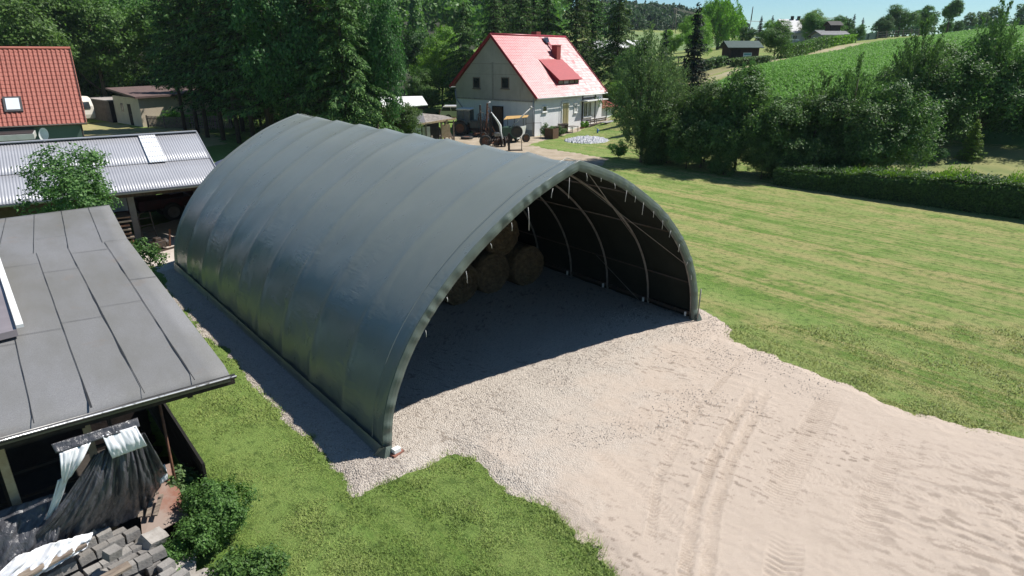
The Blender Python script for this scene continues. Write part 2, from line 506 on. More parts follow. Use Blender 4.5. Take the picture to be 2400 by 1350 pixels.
def drive_mat():
    m, N, L, B = new_mat('gravel_sand')
    v = coords(N, L)
    sx = N.new('ShaderNodeSeparateXYZ'); L.new(v, sx.inputs[0])
    # where the crushed stone gives way to sand (distance from the tent front, broken up)
    d1 = N.new('ShaderNodeVectorMath'); d1.operation = 'DOT_PRODUCT'; d1.inputs[1].default_value = (-SU, CU, 0)
    L.new(v, d1.inputs[0])
    off = N.new('ShaderNodeMath'); off.operation = 'ADD'; off.inputs[1].default_value = -(-SU * AX + CU * AY)
    L.new(d1.outputs['Value'], off.inputs[0])                     # = v in the tent frame
    d2 = N.new('ShaderNodeVectorMath'); d2.operation = 'DOT_PRODUCT'; d2.inputs[1].default_value = (CU, SU, 0)
    L.new(v, d2.inputs[0])
    off2 = N.new('ShaderNodeMath'); off2.operation = 'ADD'; off2.inputs[1].default_value = -(CU * AX + SU * AY)
    L.new(d2.outputs['Value'], off2.inputs[0])                    # = u
    k = N.new('ShaderNodeMath'); k.operation = 'MULTIPLY_ADD'; k.inputs[1].default_value = -.42
    L.new(off2.outputs[0], k.inputs[0]); L.new(off.outputs[0], k.inputs[2])
    nz = noise(N, L, .9, 4, .6, v)
    k2 = N.new('ShaderNodeMath'); k2.operation = 'MULTIPLY_ADD'; k2.inputs[1].default_value = 6.0
    L.new(nz, k2.inputs[0]); L.new(k.outputs[0], k2.inputs[2])
    k3 = N.new('ShaderNodeMath'); k3.operation = 'MULTIPLY_ADD'; k3.inputs[1].default_value = .18; k3.inputs[2].default_value = .42
    L.new(k2.outputs[0], k3.inputs[0])
    grav = ramp(N, L, k3.outputs[0], [(.18, 0.0), (.62, 1.0)])
    vo = N.new('ShaderNodeTexVoronoi'); vo.inputs['Scale'].default_value = 34; L.new(v, vo.inputs['Vector'])
    vo2 = N.new('ShaderNodeTexVoronoi'); vo2.inputs['Scale'].default_value = 70; L.new(v, vo2.inputs['Vector'])
    stone = mixcol(N, L, ramp(N, L, noise(N, L, 60, 2, .5, v), [(.3, 0.0), (.7, 1.0)]), (.40, .355, .305), (.54, .485, .425))
    sh = N.new('ShaderNodeSeparateColor'); L.new(vo.outputs['Color'], sh.inputs[0])
    stone = mixcol(N, L, ramp(N, L, sh.outputs[0], [(.0, .5), (.35, 0.0)]), stone, (.27, .225, .185))
    sand = mixcol(N, L, noise(N, L, 3.0, 6, .65, v), (.39, .318, .255), (.482, .402, .332))
    sand = mixcol(N, L, ramp(N, L, noise(N, L, 130, 2, .5, v), [(.4, 0.0), (.75, .55)]), sand, (.52, .445, .38))
    c = mixcol(N, L, grav, sand, stone)
    # dark crumbs showing through in streaks
    crumb = ramp(N, L, noise(N, L, 7.5, 6, .72, coords(N, L, (1, 2.4, 1), (0, 0, R(38)))), [(.64, 0.0), (.74, .45)])
    c = mixcol(N, L, crumb, c, (.17, .12, .085))
    peb = ramp(N, L, noise(N, L, 24, 3, .6, v), [(.73, 0.0), (.76, .5)])
    c = mixcol(N, L, peb, c, (.14, .11, .085))
    at = N.new('ShaderNodeAttribute'); at.attribute_name = 'soil'  # mask of the darker tone in lug grooves, churned corner and streaks
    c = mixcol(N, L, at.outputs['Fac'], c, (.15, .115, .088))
    L.new(c, B.inputs['Base Color'])
    B.inputs['Roughness'].default_value = .95; B.inputs['Specular IOR Level'].default_value = .12
    hm = N.new('ShaderNodeMath'); hm.operation = 'MULTIPLY'
    inv = N.new('ShaderNodeMath'); inv.operation = 'SUBTRACT'; inv.inputs[0].default_value = 1.0; L.new(vo.outputs['Distance'], inv.inputs[1])
    L.new(inv.outputs[0], hm.inputs[0]); L.new(grav, hm.inputs[1])
    h2 = N.new('ShaderNodeMath'); h2.operation = 'MULTIPLY_ADD'; h2.inputs[1].default_value = .5
    L.new(noise(N, L, 55, 5, .75, v), h2.inputs[0]); L.new(hm.outputs[0], h2.inputs[2])
    bump(N, L, B, h2.outputs[0], .8, .03)
    return m
M['drive'] = drive_mat()
dx = sp((-14, -3.2, .09), (-3.2, 10.4, .026), (10.4, 14.2, .12))
dy = sp((2.8, 4.2, .1), (4.2, 13.6, .026), (13.6, 27, .1))
def drive_dark(x, y):
    """darker tone in the tyre lug grooves, the churned corner and fine streaks"""
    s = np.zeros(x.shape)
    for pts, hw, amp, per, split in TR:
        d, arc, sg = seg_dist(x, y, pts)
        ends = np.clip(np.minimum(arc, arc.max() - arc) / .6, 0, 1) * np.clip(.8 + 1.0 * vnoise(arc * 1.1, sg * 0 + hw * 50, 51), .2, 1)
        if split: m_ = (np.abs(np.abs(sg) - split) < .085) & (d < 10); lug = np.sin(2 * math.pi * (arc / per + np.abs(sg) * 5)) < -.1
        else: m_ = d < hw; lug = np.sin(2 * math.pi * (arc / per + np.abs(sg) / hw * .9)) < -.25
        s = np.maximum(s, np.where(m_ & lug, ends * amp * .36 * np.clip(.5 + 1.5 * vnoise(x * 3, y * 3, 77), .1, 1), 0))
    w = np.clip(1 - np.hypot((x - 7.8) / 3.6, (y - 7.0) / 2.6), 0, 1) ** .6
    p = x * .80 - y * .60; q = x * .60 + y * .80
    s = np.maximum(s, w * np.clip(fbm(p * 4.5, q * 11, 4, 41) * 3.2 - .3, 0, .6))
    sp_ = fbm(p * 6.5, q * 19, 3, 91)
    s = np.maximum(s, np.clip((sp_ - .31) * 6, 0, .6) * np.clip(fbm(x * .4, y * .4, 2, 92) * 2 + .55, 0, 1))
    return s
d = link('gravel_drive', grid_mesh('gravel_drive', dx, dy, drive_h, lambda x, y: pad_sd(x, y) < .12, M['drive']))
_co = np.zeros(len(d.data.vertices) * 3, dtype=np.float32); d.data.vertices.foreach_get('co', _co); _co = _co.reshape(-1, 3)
_at = d.data.attributes.new('soil', 'FLOAT', 'POINT'); _at.data.foreach_set('value', drive_dark(_co[:, 0].astype(float), _co[:, 1].astype(float)).astype(np.float32))  # 'soil' only holds the darker tone of grooves, churned corner and streaks
tag(d, kind='structure')

# ---- smaller ground surfaces
def patch(name, poly, mat, z=.012, step=.35, wob=.5, lift=0.0):
    P = np.array(poly); lo = P.min(0) - .8; hi = P.max(0) + .8
    xs = np.arange(lo[0], hi[0] + step, step); ys = np.arange(lo[1], hi[1] + step, step)
    sd = lambda x, y: sdf_poly(x, y, poly) + fbm(x * .9, y * .9, 3, 6) * wob
    def h(x, y):
        e = np.clip(-sd(x, y) / (step * 1.2), -1, 1)
        return terrain(x, y) + np.where(e > 0, z + lift * np.clip(-sd(x, y) / 3, 0, 1), e * .12)
    o = link(name, grid_mesh(name, xs, ys, h, lambda x, y: sd(x, y) < step * .6, mat))
    return tag(o, kind='structure')
M['dirt'] = simple('yard_dirt', (.40, .33, .25), .95, (.27, .22, .15), 1.2, .5, 12)
M['concrete'] = simple('yard_concrete', (.52, .46, .40), .9, (.42, .36, .31), 1.0, .3, 20)
M['track'] = simple('field_track', (.36, .30, .20), .95, (.24, .24, .10), .35, .4, 5)
M['meadow'] = simple('meadow_grass', (.115, .185, .055), .95, (.16, .205, .07), .05, .3, 2)
M['verge'] = simple('dry_grass', (.25, .215, .10), .95, (.13, .175, .05), .12, .5, 6)
M['dry_lawn'] = simple('dry_lawn', (.36, .30, .14), .95, (.24, .23, .085), .4, .5, 6)
M['crop_soil'] = simple('crop_field', (.11, .22, .045), .95, (.085, .18, .04), .2, .6, 3)
patch('dirt_yard', [(-6, 51), (-4.5, 58), (1.2, 54.2), (4, 57), (9.5, 66), (10.6, 65), (5.2, 56), (2.2, 51.5), (1.4, 49.5), (3.5, 46.5), (6.6, 42.6), (5.6, 39.8), (-1, 44), (-4, 47)], M['dirt'], .02, .4, .6)
patch('concrete_yard', [(-14.3, 22.2), (-12.25, 19.4), (-11.1, 20.6), (-11.2, 22.6), (-10.0, 24.0), (-8.2, 28.4), (-12.4, 29), (-14.9, 24.6)], M['concrete'], .03, .25, .15)
patch('shed_shade_floor', [wor(-2.85, .1)[:2], wor(-2.75, 9)[:2], wor(-10, 9)[:2], wor(-10, .0)[:2]], simple('shed_shade_floor', (.05, .042, .035), .95, (.03, .026, .022), 2, .4, 12), .02, .3, .12)  # near-black ground colour stands in for the shade beneath the shed roof
patch('hedge_strip', [(18, 36), (24, 30), (34, 22), (44, 26), (40, 37), (30, 41.5), (22, 42)], simple('strip_grass', (.24, .23, .085), .95, (.14, .17, .05), .6, .6, 5), .03, .6, .5)
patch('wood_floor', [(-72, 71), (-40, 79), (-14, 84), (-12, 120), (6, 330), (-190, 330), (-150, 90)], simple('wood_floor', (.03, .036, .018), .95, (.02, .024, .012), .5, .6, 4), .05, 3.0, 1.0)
patch('dry_lawn', [(-33, 45), (-27, 44), (-22, 50), (-29, 61.5), (-35, 61), (-41, 67), (-45, 66)], M['dry_lawn'], .02, .6, .5)
patch('field_track', [(14.5, 60.5), (18.3, 65.6), (29.7, 79.6), (39, 92), (67, 122), (92, 140), (98, 139), (68, 116.6), (39.5, 88.6), (30, 77.6), (18.8, 63.6), (16, 59.5)], M['track'], .03, 1.0, .9)
patch('mown_slope', [(14.0, 62), (18.0, 66.4), (29.4, 80), (36, 90), (28, 92), (20, 84), (12, 76), (10, 70)], M['verge'], .02, 1.0, 1.0)
patch('crop_field', [(15.5, 57.5), (19.6, 63.2), (30.5, 77.2), (40, 88), (68.5, 116), (99, 139), (125, 150), (150, 120), (140, 60), (90, 34), (50, 34), (34, 40), (24, 47)], M['crop_soil'], .04, 1.2, .6)
patch('meadow', [(12, 150), (20, 190), (40, 262), (62, 262), (75, 200), (60, 170), (30, 148)], M['meadow'], .05, 4.0, 1.0)

# ------------------------------------------------------------------ the fabric tunnel tent
W2 = 4.6
_hp = [(4.60, 0), (4.50, .8), (4.24, 1.5), (3.84, 2.15), (3.33, 2.72), (2.72, 3.25), (2.05, 3.70), (1.30, 4.12), (.62, 4.40), (0, 4.60)]
def _resample(p, n):
    p = np.array(p, float)
    # Catmull-Rom through the half profile, then even arc length
    q = np.vstack([2 * p[0] - p[1], p, 2 * p[-1] - p[-2]]); out = []
    for i in range(1, len(q) - 2):
        for t in np.linspace(0, 1, 12, endpoint=False):
            a, b, c, d = q[i - 1:i + 3]
            out.append(.5 * ((2 * b) + (-a + c) * t + (2 * a - 5 * b + 4 * c - d) * t * t + (-a + 3 * b - 3 * c + d) * t ** 3))
    out.append(p[-1]); out = np.array(out)
    s = np.concatenate([[0], np.cumsum(np.hypot(*np.diff(out, axis=0).T))])
    t = np.linspace(0, s[-1], n)
    return np.stack([np.interp(t, s, out[:, 0]), np.interp(t, s, out[:, 1])], 1)
_half = _resample(_hp, 61)
PROF = np.vstack([np.stack([W2 - _half[:, 0], _half[:, 1]], 1), np.stack([W2 + _half[::-1][1:, 0], _half[::-1][1:, 1]], 1)])   # left foot -> apex -> right foot
NP_ = len(PROF)
_tan = np.gradient(PROF, axis=0); _tan /= np.linalg.norm(_tan, axis=1)[:, None]
PN = np.stack([-_tan[:, 1], _tan[:, 0]], 1)                     # outward normals
LEN = 13.36
NB = 9
BAY = LEN / NB

def tent_mat():
    m, N, L, B = new_mat('tent_fabric')
    v = coords(N, L)
    f = noise(N, L, 1.3, 5, .6, v)
    c = mixcol(N, L, f, (.178, .198, .176), (.203, .223, .200))
    dust = ramp(N, L, noise(N, L, 1.0, 5, .65, coords(N, L, (.35, 2.2, .35))), [(.48, 0.0), (.78, .40)])
    c = mixcol(N, L, dust, c, (.22, .225, .205))
    L.new(c, B.inputs['Base Color'])
    B.inputs['Roughness'].default_value = .34
    rr = ramp(N, L, noise(N, L, 2.0, 4, .6, v), [(.3, .26), (.7, .36)])
    L.new(rr, B.inputs['Roughness'])
    B.inputs['Specular IOR Level'].default_value = .7
    wr = noise(N, L, 1.0, 3, .45, coords(N, L, (.9, 2.6, .9)), .6)
    # short tension wrinkles in patches on the lower flanks
    fine = noise(N, L, 1.0, 3, .5, coords(N, L, (3.0, 3.2, 15), (R(22), 0, 0)), .5)
    sx = N.new('ShaderNodeSeparateXYZ'); L.new(v, sx.inputs[0])
    zb = ramp(N, L, noise(N, L, .9, 2, .5, v), [(.50, 0.0), (.60, 1.0)])
    mr = N.new('ShaderNodeMapRange'); mr.inputs[1].default_value = 3.6; mr.inputs[2].default_value = 1.6; L.new(sx.outputs[2], mr.inputs[0])
    k1 = N.new('ShaderNodeMath'); k1.operation = 'MULTIPLY'; L.new(zb, k1.inputs[0]); L.new(mr.outputs[0], k1.inputs[1])
    k2 = N.new('ShaderNodeMath'); k2.operation = 'MULTIPLY'; L.new(k1.outputs[0], k2.inputs[0]); L.new(fine, k2.inputs[1])
    k3 = N.new('ShaderNodeMath'); k3.operation = 'MULTIPLY_ADD'; k3.inputs[1].default_value = .9; L.new(k2.outputs[0], k3.inputs[0]); L.new(wr, k3.inputs[2])
    b = bump(N, L, B, k3.outputs[0], .22, .06)
    return m
M['tent'] = tent_mat()
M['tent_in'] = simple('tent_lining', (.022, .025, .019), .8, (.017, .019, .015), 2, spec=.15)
M['tent_hem'] = simple('tent_hem_fabric', (.105, .130, .112), .5, (.085, .108, .092), 3, .25, 9, spec=.5)

tent = empty('tunnel_tent', wor(0, 0), YAW, 'large grey green fabric tunnel tent with open front standing on the gravel pad', 'tent')

def cover():
    vv = np.linspace(0, LEN, NB * 14 + 1)
    rng = np.random.RandomState(3)
    V = []
    wr = rng.rand(200)
    for v in vv:
        t = (v / BAY) % 1.0
        if v >= LEN - 1e-6: t = 1.0
        s = np.arange(NP_) / (NP_ - 1)
        sag = -.046 * (math.sin(math.pi * t) ** .36)
        # tension folds fanning from the ribs and near the feet
        fold = .010 * np.sin(38 * s + 6 * t + np.sin(v * 1.7) * 2) * np.exp(-((t - .5) / .33) ** 2)
        fold = fold * np.clip(vnoise(s * 9, np.full_like(s, v * .8), 3) * 2 + .25, 0, 1)
        pull = .012 * np.sin(v * 9.0 + s * 14) * np.exp(-(s / .06) ** 2) + .012 * np.sin(v * 9.0 + 2 - s * 14) * np.exp(-((1 - s) / .06) ** 2)
        off = .05 + sag + fold + pull
        top = .02 * math.sin(math.pi * t) * np.exp(-((s - .5) / .05) ** 2)
        P = PROF + PN * off[:, None]
        P = P - np.stack([np.zeros(NP_), top], 1)
        P[:, 1] = np.maximum(P[:, 1], .01)
        V.append(np.stack([P[:, 0], np.full(NP_, v), P[:, 1]], 1))
    V = np.concatenate(V)
    n = len(vv)
    i = np.arange(NP_ - 1)[None] + np.arange(n - 1)[:, None] * NP_
    F = np.stack([i, i + 1, i + 1 + NP_, i + NP_], 2).reshape(-1, 4)
    return V, F
V, F = cover()
link('cover', np_mesh('cover', V, F, M['tent'], True), tent)
# dark inside face of the cover, 12 mm in
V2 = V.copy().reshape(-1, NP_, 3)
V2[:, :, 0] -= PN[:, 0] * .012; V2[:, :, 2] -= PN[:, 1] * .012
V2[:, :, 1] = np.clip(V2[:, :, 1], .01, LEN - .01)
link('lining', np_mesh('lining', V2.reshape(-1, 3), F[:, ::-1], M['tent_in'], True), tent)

def rib_at(v, off=-.10, r=.026, name='arch_rib'):
    m = MB()
    pts = [(PROF[i, 0] + PN[i, 0] * off, v, max(PROF[i, 1] + PN[i, 1] * off, 0.0)) for i in range(0, NP_, 3)]
    m.tube(pts, r, 8)
    return m.build(name, M['steel'], tent, True)
for k in range(NB + 1):
    rib_at(min(max(k * BAY, .10), LEN - .1))
for s in (10, 26, 42, 60, 78, 94, 110):
    m = MB(); p = PROF[s] + PN[s] * -.075
    m.tube([(p[0], .1, p[1]), (p[0], LEN - .1, p[1])], .016, 6)
    m.build('purlin', M['black_iron'], tent, True)
def inner(s, v, off=-.12):
    p = PROF[s] + PN[s] * off
    return (p[0], v, max(p[1], .03))
for a, b in (((64, .15), (100, BAY)), ((74, BAY), (104, .12)), ((110, 2.2 * BAY), (119, 1.2 * BAY)), ((56, .15), (20, BAY))):
    m = MB(); m.tube([inner(*a), inner(*b)], .008, 5); m.build('brace', M['steel'], tent, True)
# base rails and feet
for s, sx in ((0, 1), (NP_ - 1, -1)):
    x = PROF[s, 0] + sx * .10
    m = MB(); m.box(x - .03, x + .03, .05, LEN - .05, .18, .26); m.build('base_rail', M['black_iron'], tent)
    for k in range(NB + 1):
        v = min(max(k * BAY, .10), LEN - .1)
        m = MB(); m.box(x - .09, x + .09, v - .09, v + .09, .0, .045); m.tube([(x, v, .0), (x, v, .2)], .028, 8)
        m.build('foot_plate', M['steel'], tent)
        m = MB(); m.box(x + sx * .05 - .02, x + sx * .05 + .02, v + .12, v + .16, .12, .24); m.build('ratchet_buckle', M['white_paint'], tent)
# loose skirt lying along the left and right foot
for s, sx in ((0, -1), (NP_ - 1, 1)):
    Vv = []; nv = 160
    for j, v in enumerate(np.linspace(-.02, LEN, nv)):
        w = .05 + .02 * math.sin(v * 5) + .02 * vnoise(np.array(v * 3.0), np.array(2.0 + s)) * 2
        x = PROF[s, 0]
        Vv += [(x + sx * .050, v, .26), (x + sx * (.058 + w * .1), v, .22), (x + sx * (.062 + w * .25), v, .12), (x + sx * (.07 + w * .5), v, .05), (x + sx * (.09 + w * 1.1), v, .03)]
    i = np.arange(4)[None] + np.arange(nv - 1)[:, None] * 5
    Fq = np.stack([i, i + 1, i + 6, i + 5], 2).reshape(-1, 4)
    link('ground_skirt', np_mesh('ground_skirt', Vv, Fq, M['tent'], True), tent)
# gathered hem wrapped round the front arch
def hem():
    V = []; ns = 900
    s = np.linspace(0, 1, ns); idx = s * (NP_ - 1)
    px = np.interp(idx, np.arange(NP_), PROF[:, 0]); pz = np.interp(idx, np.arange(NP_), PROF[:, 1])
    nx = np.interp(idx, np.arange(NP_), PN[:, 0]); nz = np.interp(idx, np.arange(NP_), PN[:, 1])
    gath = .5 + .5 * np.sin(s * 260 + 3 * np.sin(s * 31)); gath = gath * (.5 + vnoise(s * 60, s * 0, 8))
    rows = [(.053, .002, 0), (.046, -.014, .4), (-.02, -.030, 1.0), (-.08, -.030, 1.3), (-.135, -.012, 1.2), (-.15, .05, .4)]
    for off, v, g in rows:
        o = off + (gath - .3) * .020 * g
        vv = v - (gath - .3) * .034 * g
        V.append(np.stack([px + nx * o, np.full(ns, 0.0) + vv, np.maximum(pz + nz * o, .005)], 1))
    V = np.stack(V, 1).reshape(-1, 3); k = len(rows)
    i = np.arange(k - 1)[None] + np.arange(ns - 1)[:, None] * k
    F = np.stack([i, i + 1, i + 1 + k, i + k], 2).reshape(-1, 4)
    return V, F
V, F = hem()
link('front_hem', np_mesh('front_hem', V, F, M['tent_hem'], False), tent)
# seam cord just behind the hem
m = MB(); m.tube([(PROF[i, 0] + PN[i, 0] * .056, .34, PROF[i, 1] + PN[i, 1] * .056) for i in range(0, NP_, 2)], .007, 5); m.build('hem_cord', M['tent'], tent, True)
m = MB(); m.tube([(PROF[i, 0] + PN[i, 0] * .058, LEN - .30, PROF[i, 1] + PN[i, 1] * .058) for i in range(0, NP_, 2)], .007, 5); m.build('hem_cord', M['tent'], tent, True)
# tie straps hanging from the hem
rg = random.Random(5)
for s, ln in ((21, .16), (27, .12), (32, .28), (38, .12), (43, .2), (47, .55), (53, .22), (57, .5), (62, .2), (66, .1), (70, .14), (74, .3), (77, .16), (80, .34), (84, .18), (88, .26), (92, .2), (97, .24), (103, .1), (107, .16)):
    p = PROF[s] + PN[s] * -.15
    m = MB(); sw = rg.uniform(-.03, .03)
    m.tube([(p[0], -.03, p[1]), (p[0] + sw, -.03, p[1] - ln * .4), (p[0] + sw * 1.2, -.025, p[1] - ln * .8)], .0045, 5)
    m.build('tie_strap', M['rope'], tent, True)
# closed gable cloth at the back
m = MB(); mid = [(p[0], LEN - .06, p[1]) for p in PROF[::2]]
n = len(mid); m.v = mid + [(W2, LEN - .05, 2.0)]
m.f = [(i, i + 1, n) for i in range(n - 1)] + [(n - 1, 0, n)]
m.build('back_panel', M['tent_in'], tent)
# folded cloth ears at both front corners
for x, sx in ((0, -1), (2 * W2, 1)):
    m = MB()
    m.add([(x, -.09, .26), (x + sx * .10, -.02, .24), (x + sx * .20, .10, .01), (x + sx * .10, -.16, .008), (x - sx * .10, -.14, .01), (x - sx * .12, -.06, .22)],
          [(0, 3, 4, 5), (0, 1, 2, 3)])
    m.build('corner_flap', M['tent_hem'], tent, False)
m = MB(); m.tube([(2 * W2 - .08, -.09, -.05), (2 * W2 - .07, -.10, .95)], .018, 6); m.build('corner_stake', M['steel'], tent, True)

# brick and white block at the foot of the near corner
bk = MB(); bk.box(-.12, .12, -.06, .06, 0, .09)
o = bk.build('brick', simple('brick_red', (.30, .13, .09), .9, (.2, .09, .07), 8), None, bevel=.006)
x, y, _ = wor(.17, -.14); o.location = (x, y, .02); o.rotation_euler.z = YAW + .25
tag(o, 'red brown brick lying at the near foot of the tunnel tent', 'brick')
bk = MB(); bk.box(-.07, .07, -.05, .05, 0, .08)
o = bk.build('concrete_block', M['white_paint'], None, bevel=.006)
x, y, _ = wor(.165, -.135); o.location = (x, y, .112); o.rotation_euler.z = YAW + .1
tag(o, 'small white block on the brick at the near tent foot', 'block')

# ------------------------------------------------------------------ round hay bales
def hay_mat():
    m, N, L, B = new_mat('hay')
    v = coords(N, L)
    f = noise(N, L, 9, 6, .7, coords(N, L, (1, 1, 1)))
    c = mixcol(N, L, ramp(N, L, f, [(.3, 0.0), (.7, 1.0)]), (.085, .055, .03), (.23, .155, .08))  # hay tones lowered, the tent's inner shade is put into the colour
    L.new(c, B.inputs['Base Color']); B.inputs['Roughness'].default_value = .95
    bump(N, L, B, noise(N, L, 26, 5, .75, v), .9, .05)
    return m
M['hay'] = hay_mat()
def bale_mesh():
    V = []; nt = 64; rng = np.random.RandomState(4)
    prof = []
    R0, Wd = .605, .6
    # end face spiral grooves, rounded shoulder, wrapped barrel, other face
    for r in np.linspace(0.0, R0 - .09, 34): prof.append((r, -Wd - .02 + .022 * math.sin(r * 60)))
    for a in np.linspace(0, math.pi / 2, 6): prof.append((R0 - .09 + .09 * math.sin(a), -Wd + .09 - .09 * math.cos(a)))
    for t in np.linspace(-Wd + .1, Wd - .1, 26): prof.append((R0 + .008 * math.sin(t * 70), t))
    for a in np.linspace(math.pi / 2, 0, 6): prof.append((R0 - .09 + .09 * math.sin(a), Wd - .09 + .09 * math.cos(a)))
    for r in np.linspace(R0 - .1, 0.0, 20): prof.append((r, Wd + .01 + .02 * math.sin(r * 60)))
    k = len(prof)
    for j in range(nt):
        a = 2 * math.pi * j / nt
        for (r, y) in prof:
            rr = r * (1 + .018 * math.sin(3 * a + 1) + .01 * rng.randn()); yy = y + .012 * rng.randn() + .012 * math.sin(a + r * 9)
            if y < -Wd + .02: yy += .018 * math.sin(r * 60 + a)
            V.append((rr * math.cos(a), yy, rr * math.sin(a) - (.03 if math.sin(a) < -.9 else 0)))
    i = np.arange(k - 1)[None] + np.arange(nt)[:, None] * k
    j2 = np.arange(k - 1)[None] + ((np.arange(nt) + 1) % nt)[:, None] * k
    F = np.stack([i, i + 1, j2 + 1, j2], 2).reshape(-1, 4)
    return np_mesh('hay_bale', V, F, M['hay'], True)
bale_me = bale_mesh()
rb = random.Random(3)
BALES = [(1.55, .60, 'round hay bale mostly hidden behind the tent edge, leftmost of the bottom row'),
         (2.77, .60, 'round hay bale second from the left end of the bottom row in the tent'),
         (3.98, .60, 'round hay bale just inside the tent edge in the bottom row'),
         (5.20, .60, 'round hay bale in the bottom row under the left upper bale'),
         (6.42, .60, 'round hay bale in the bottom row below the gap between the upper ones'),
         (7.66, .60, 'round hay bale at the right end of the bottom row in the tent'),
         (4.20, 1.66, 'upper round hay bale half hidden behind the tent edge'),
         (5.55, 1.66, 'upper round hay bale at left beside the topmost right one'),
         (6.86, 1.64, 'reddish upper round hay bale at the right end of the upper row')]
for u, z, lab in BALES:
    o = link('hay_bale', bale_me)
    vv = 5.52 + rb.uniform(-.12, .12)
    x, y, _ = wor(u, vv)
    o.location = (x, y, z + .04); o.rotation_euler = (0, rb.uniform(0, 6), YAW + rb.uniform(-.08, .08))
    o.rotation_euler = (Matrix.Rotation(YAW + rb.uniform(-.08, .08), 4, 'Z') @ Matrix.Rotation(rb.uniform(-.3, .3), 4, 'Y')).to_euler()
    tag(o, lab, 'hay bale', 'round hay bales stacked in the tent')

# ------------------------------------------------------------------ felt-roofed shed at lower left (tent frame)
shed = empty('felt_roofed_shed', wor(0, 0), YAW, 'open shed with a flat grey bitumen felt roof at the lower left', 'shed')
def felt_mat():
    m, N, L, B = new_mat('roof_felt')
    v = coords(N, L)
    g = noise(N, L, 90, 3, .7, v)
    c = mixcol(N, L, ramp(N, L, g, [(.3, 0.0), (.7, 1.0)]), (.135, .135, .137), (.235, .235, .237))
    st = ramp(N, L, noise(N, L, .55, 5, .65, coords(N, L, (1, .35, 1))), [(.40, 0.0), (.62, .8)])
    c = mixcol(N, L, st, c, (.13, .127, .113))
    st2 = ramp(N, L, noise(N, L, 1.6, 5, .7, v), [(.60, 0.0), (.78, .45)])
    c = mixcol(N, L, st2, c, (.19, .14, .10))
    L.new(c, B.inputs['Base Color']); B.inputs['Roughness'].default_value = .72; B.inputs['Specular IOR Level'].default_value = .35
    bump(N, L, B, noise(N, L, 120, 3, .7, v), .35, .006)
    return m
M['felt'] = felt_mat()
M['tar'] = simple('tar', (.022, .022, .022), .55, (.035, .034, .033), 9)
# roof lines: q=0 eave, 1 ridge bend, 2 back edge;  u measured along the eave
def shed_pt(u, q):
    L0 = [(-2.32, -.32, 2.50), (-2.22, 6.2, 2.90), (-1.80, 10.85, 2.75)]
    if q <= 1: a, b, t = L0[0], L0[1], q
    else: a, b, t = L0[1], L0[2], q - 1
    p = [a[i] * (1 - t) + b[i] * t for i in range(3)]
    du = u                                             # metres to the left of the right edge
    return (p[0] - du, p[1] + du * .055 * (1 - min(q, 1)) + du * .0, p[2])
m = MB(); us = np.linspace(0, 9.5, 40); qs = np.concatenate([np.linspace(0, 1, 30), np.linspace(1.04, 2, 20)])
V = []
for q in qs:
    for u in us:
        p = shed_pt(u, q)
        zz = p[2] + .003 * float(vnoise(np.array(u * 2.2), np.array(q * 9), 4)) + (-.06 * max(0, 1 - q / .03) if q < .03 else 0)
        V.append((p[0], p[1], zz))
nu = len(us)
i = np.arange(nu - 1)[None] + np.arange(len(qs) - 1)[:, None] * nu
F = np.stack([i, i + nu, i + 1 + nu, i + 1], 2).reshape(-1, 4)
roof = link('roof', np_mesh('roof', V, F, M['felt'], True), shed)
sm = roof.modifiers.new('thickness', 'SOLIDIFY'); sm.thickness = .09; sm.offset = -1 if False else 1
# tar seams between the felt strips
def seam(m, a, b, w0, w1, seed, drips=True):
    """irregular tar line lying on the roof from (u,q) a to b"""
    n = max(8, int(60 * (abs(b[1] - a[1]) + abs(b[0] - a[0]) / 6)))
    V = []
    for i in range(n + 1):
        t = i / n; u = a[0] + (b[0] - a[0]) * t; q = a[1] + (b[1] - a[1]) * t
        n1 = float(vnoise(np.array(t * n * .35), np.array(seed * 3.1), 2)) + .5; n2 = float(vnoise(np.array(t * n * .12), np.array(seed * 7.7), 6)) + .5
        w = w0 + w1 * max(0, n2 - .55) * 3 * n1 + .004 * n1
        j = .006 * (float(vnoise(np.array(t * n * .2), np.array(seed * 1.3), 9)))
        p = Vector(shed_pt(u + j, q)); 
        if abs(b[1] - a[1]) * 6 > abs(b[0] - a[0]): d = Vector((-1, 0, 0))
        else: d = Vector((0, -1, 0))
        V += [p + d * (-w * .35) + Vector((0, 0, .103)), p + d * (w * .65 + w1 * max(0, n2 - .62) * 4 * n1) + Vector((0, 0, .103))]
    k = len(m.v); m.v += [tuple(p) for p in V]
    m.f += [(k + 2 * i, k + 2 * i + 1, k + 2 * i + 3, k + 2 * i + 2) for i in range(n)]
m = MB(); rs = random.Random(8)
cols_ = [.42, 1.0, 1.56, 2.12, 2.68, 3.3, 3.95, 4.6, 5.3, 6.0]
for i, u in enumerate(cols_):
    seam(m, (u, .0), (u + rs.uniform(-.03, .03), 1.0), .006, .010, i + 1)
    seam(m, (u + .02, 1.0), (u + .05, 2.0), .006, .005, i + 20)
cross = {0: [.62, 1.0], 1: [.47, .93], 2: [.42, .80, 1.28], 3: [.40, .90], 4: [.37, .86, 1.25], 5: [.5, .84], 6: [.3, .7]}
prev = 0.0
for i, u in enumerate([0.0] + cols_[:7]):
    if i in cross:
        for q in cross[i]: seam(m, (u + .0, q), (cols_[i], q + .012), .006, .008, 40 + i * 3 + int(q * 9))
for k in range(5): seam(m, (2.4, .46 + .05 * k), (2.66, .465 + .05 * k), .008, .015, 80 + k)
m.build('tar_seam', M['tar'], shed, fix=False)
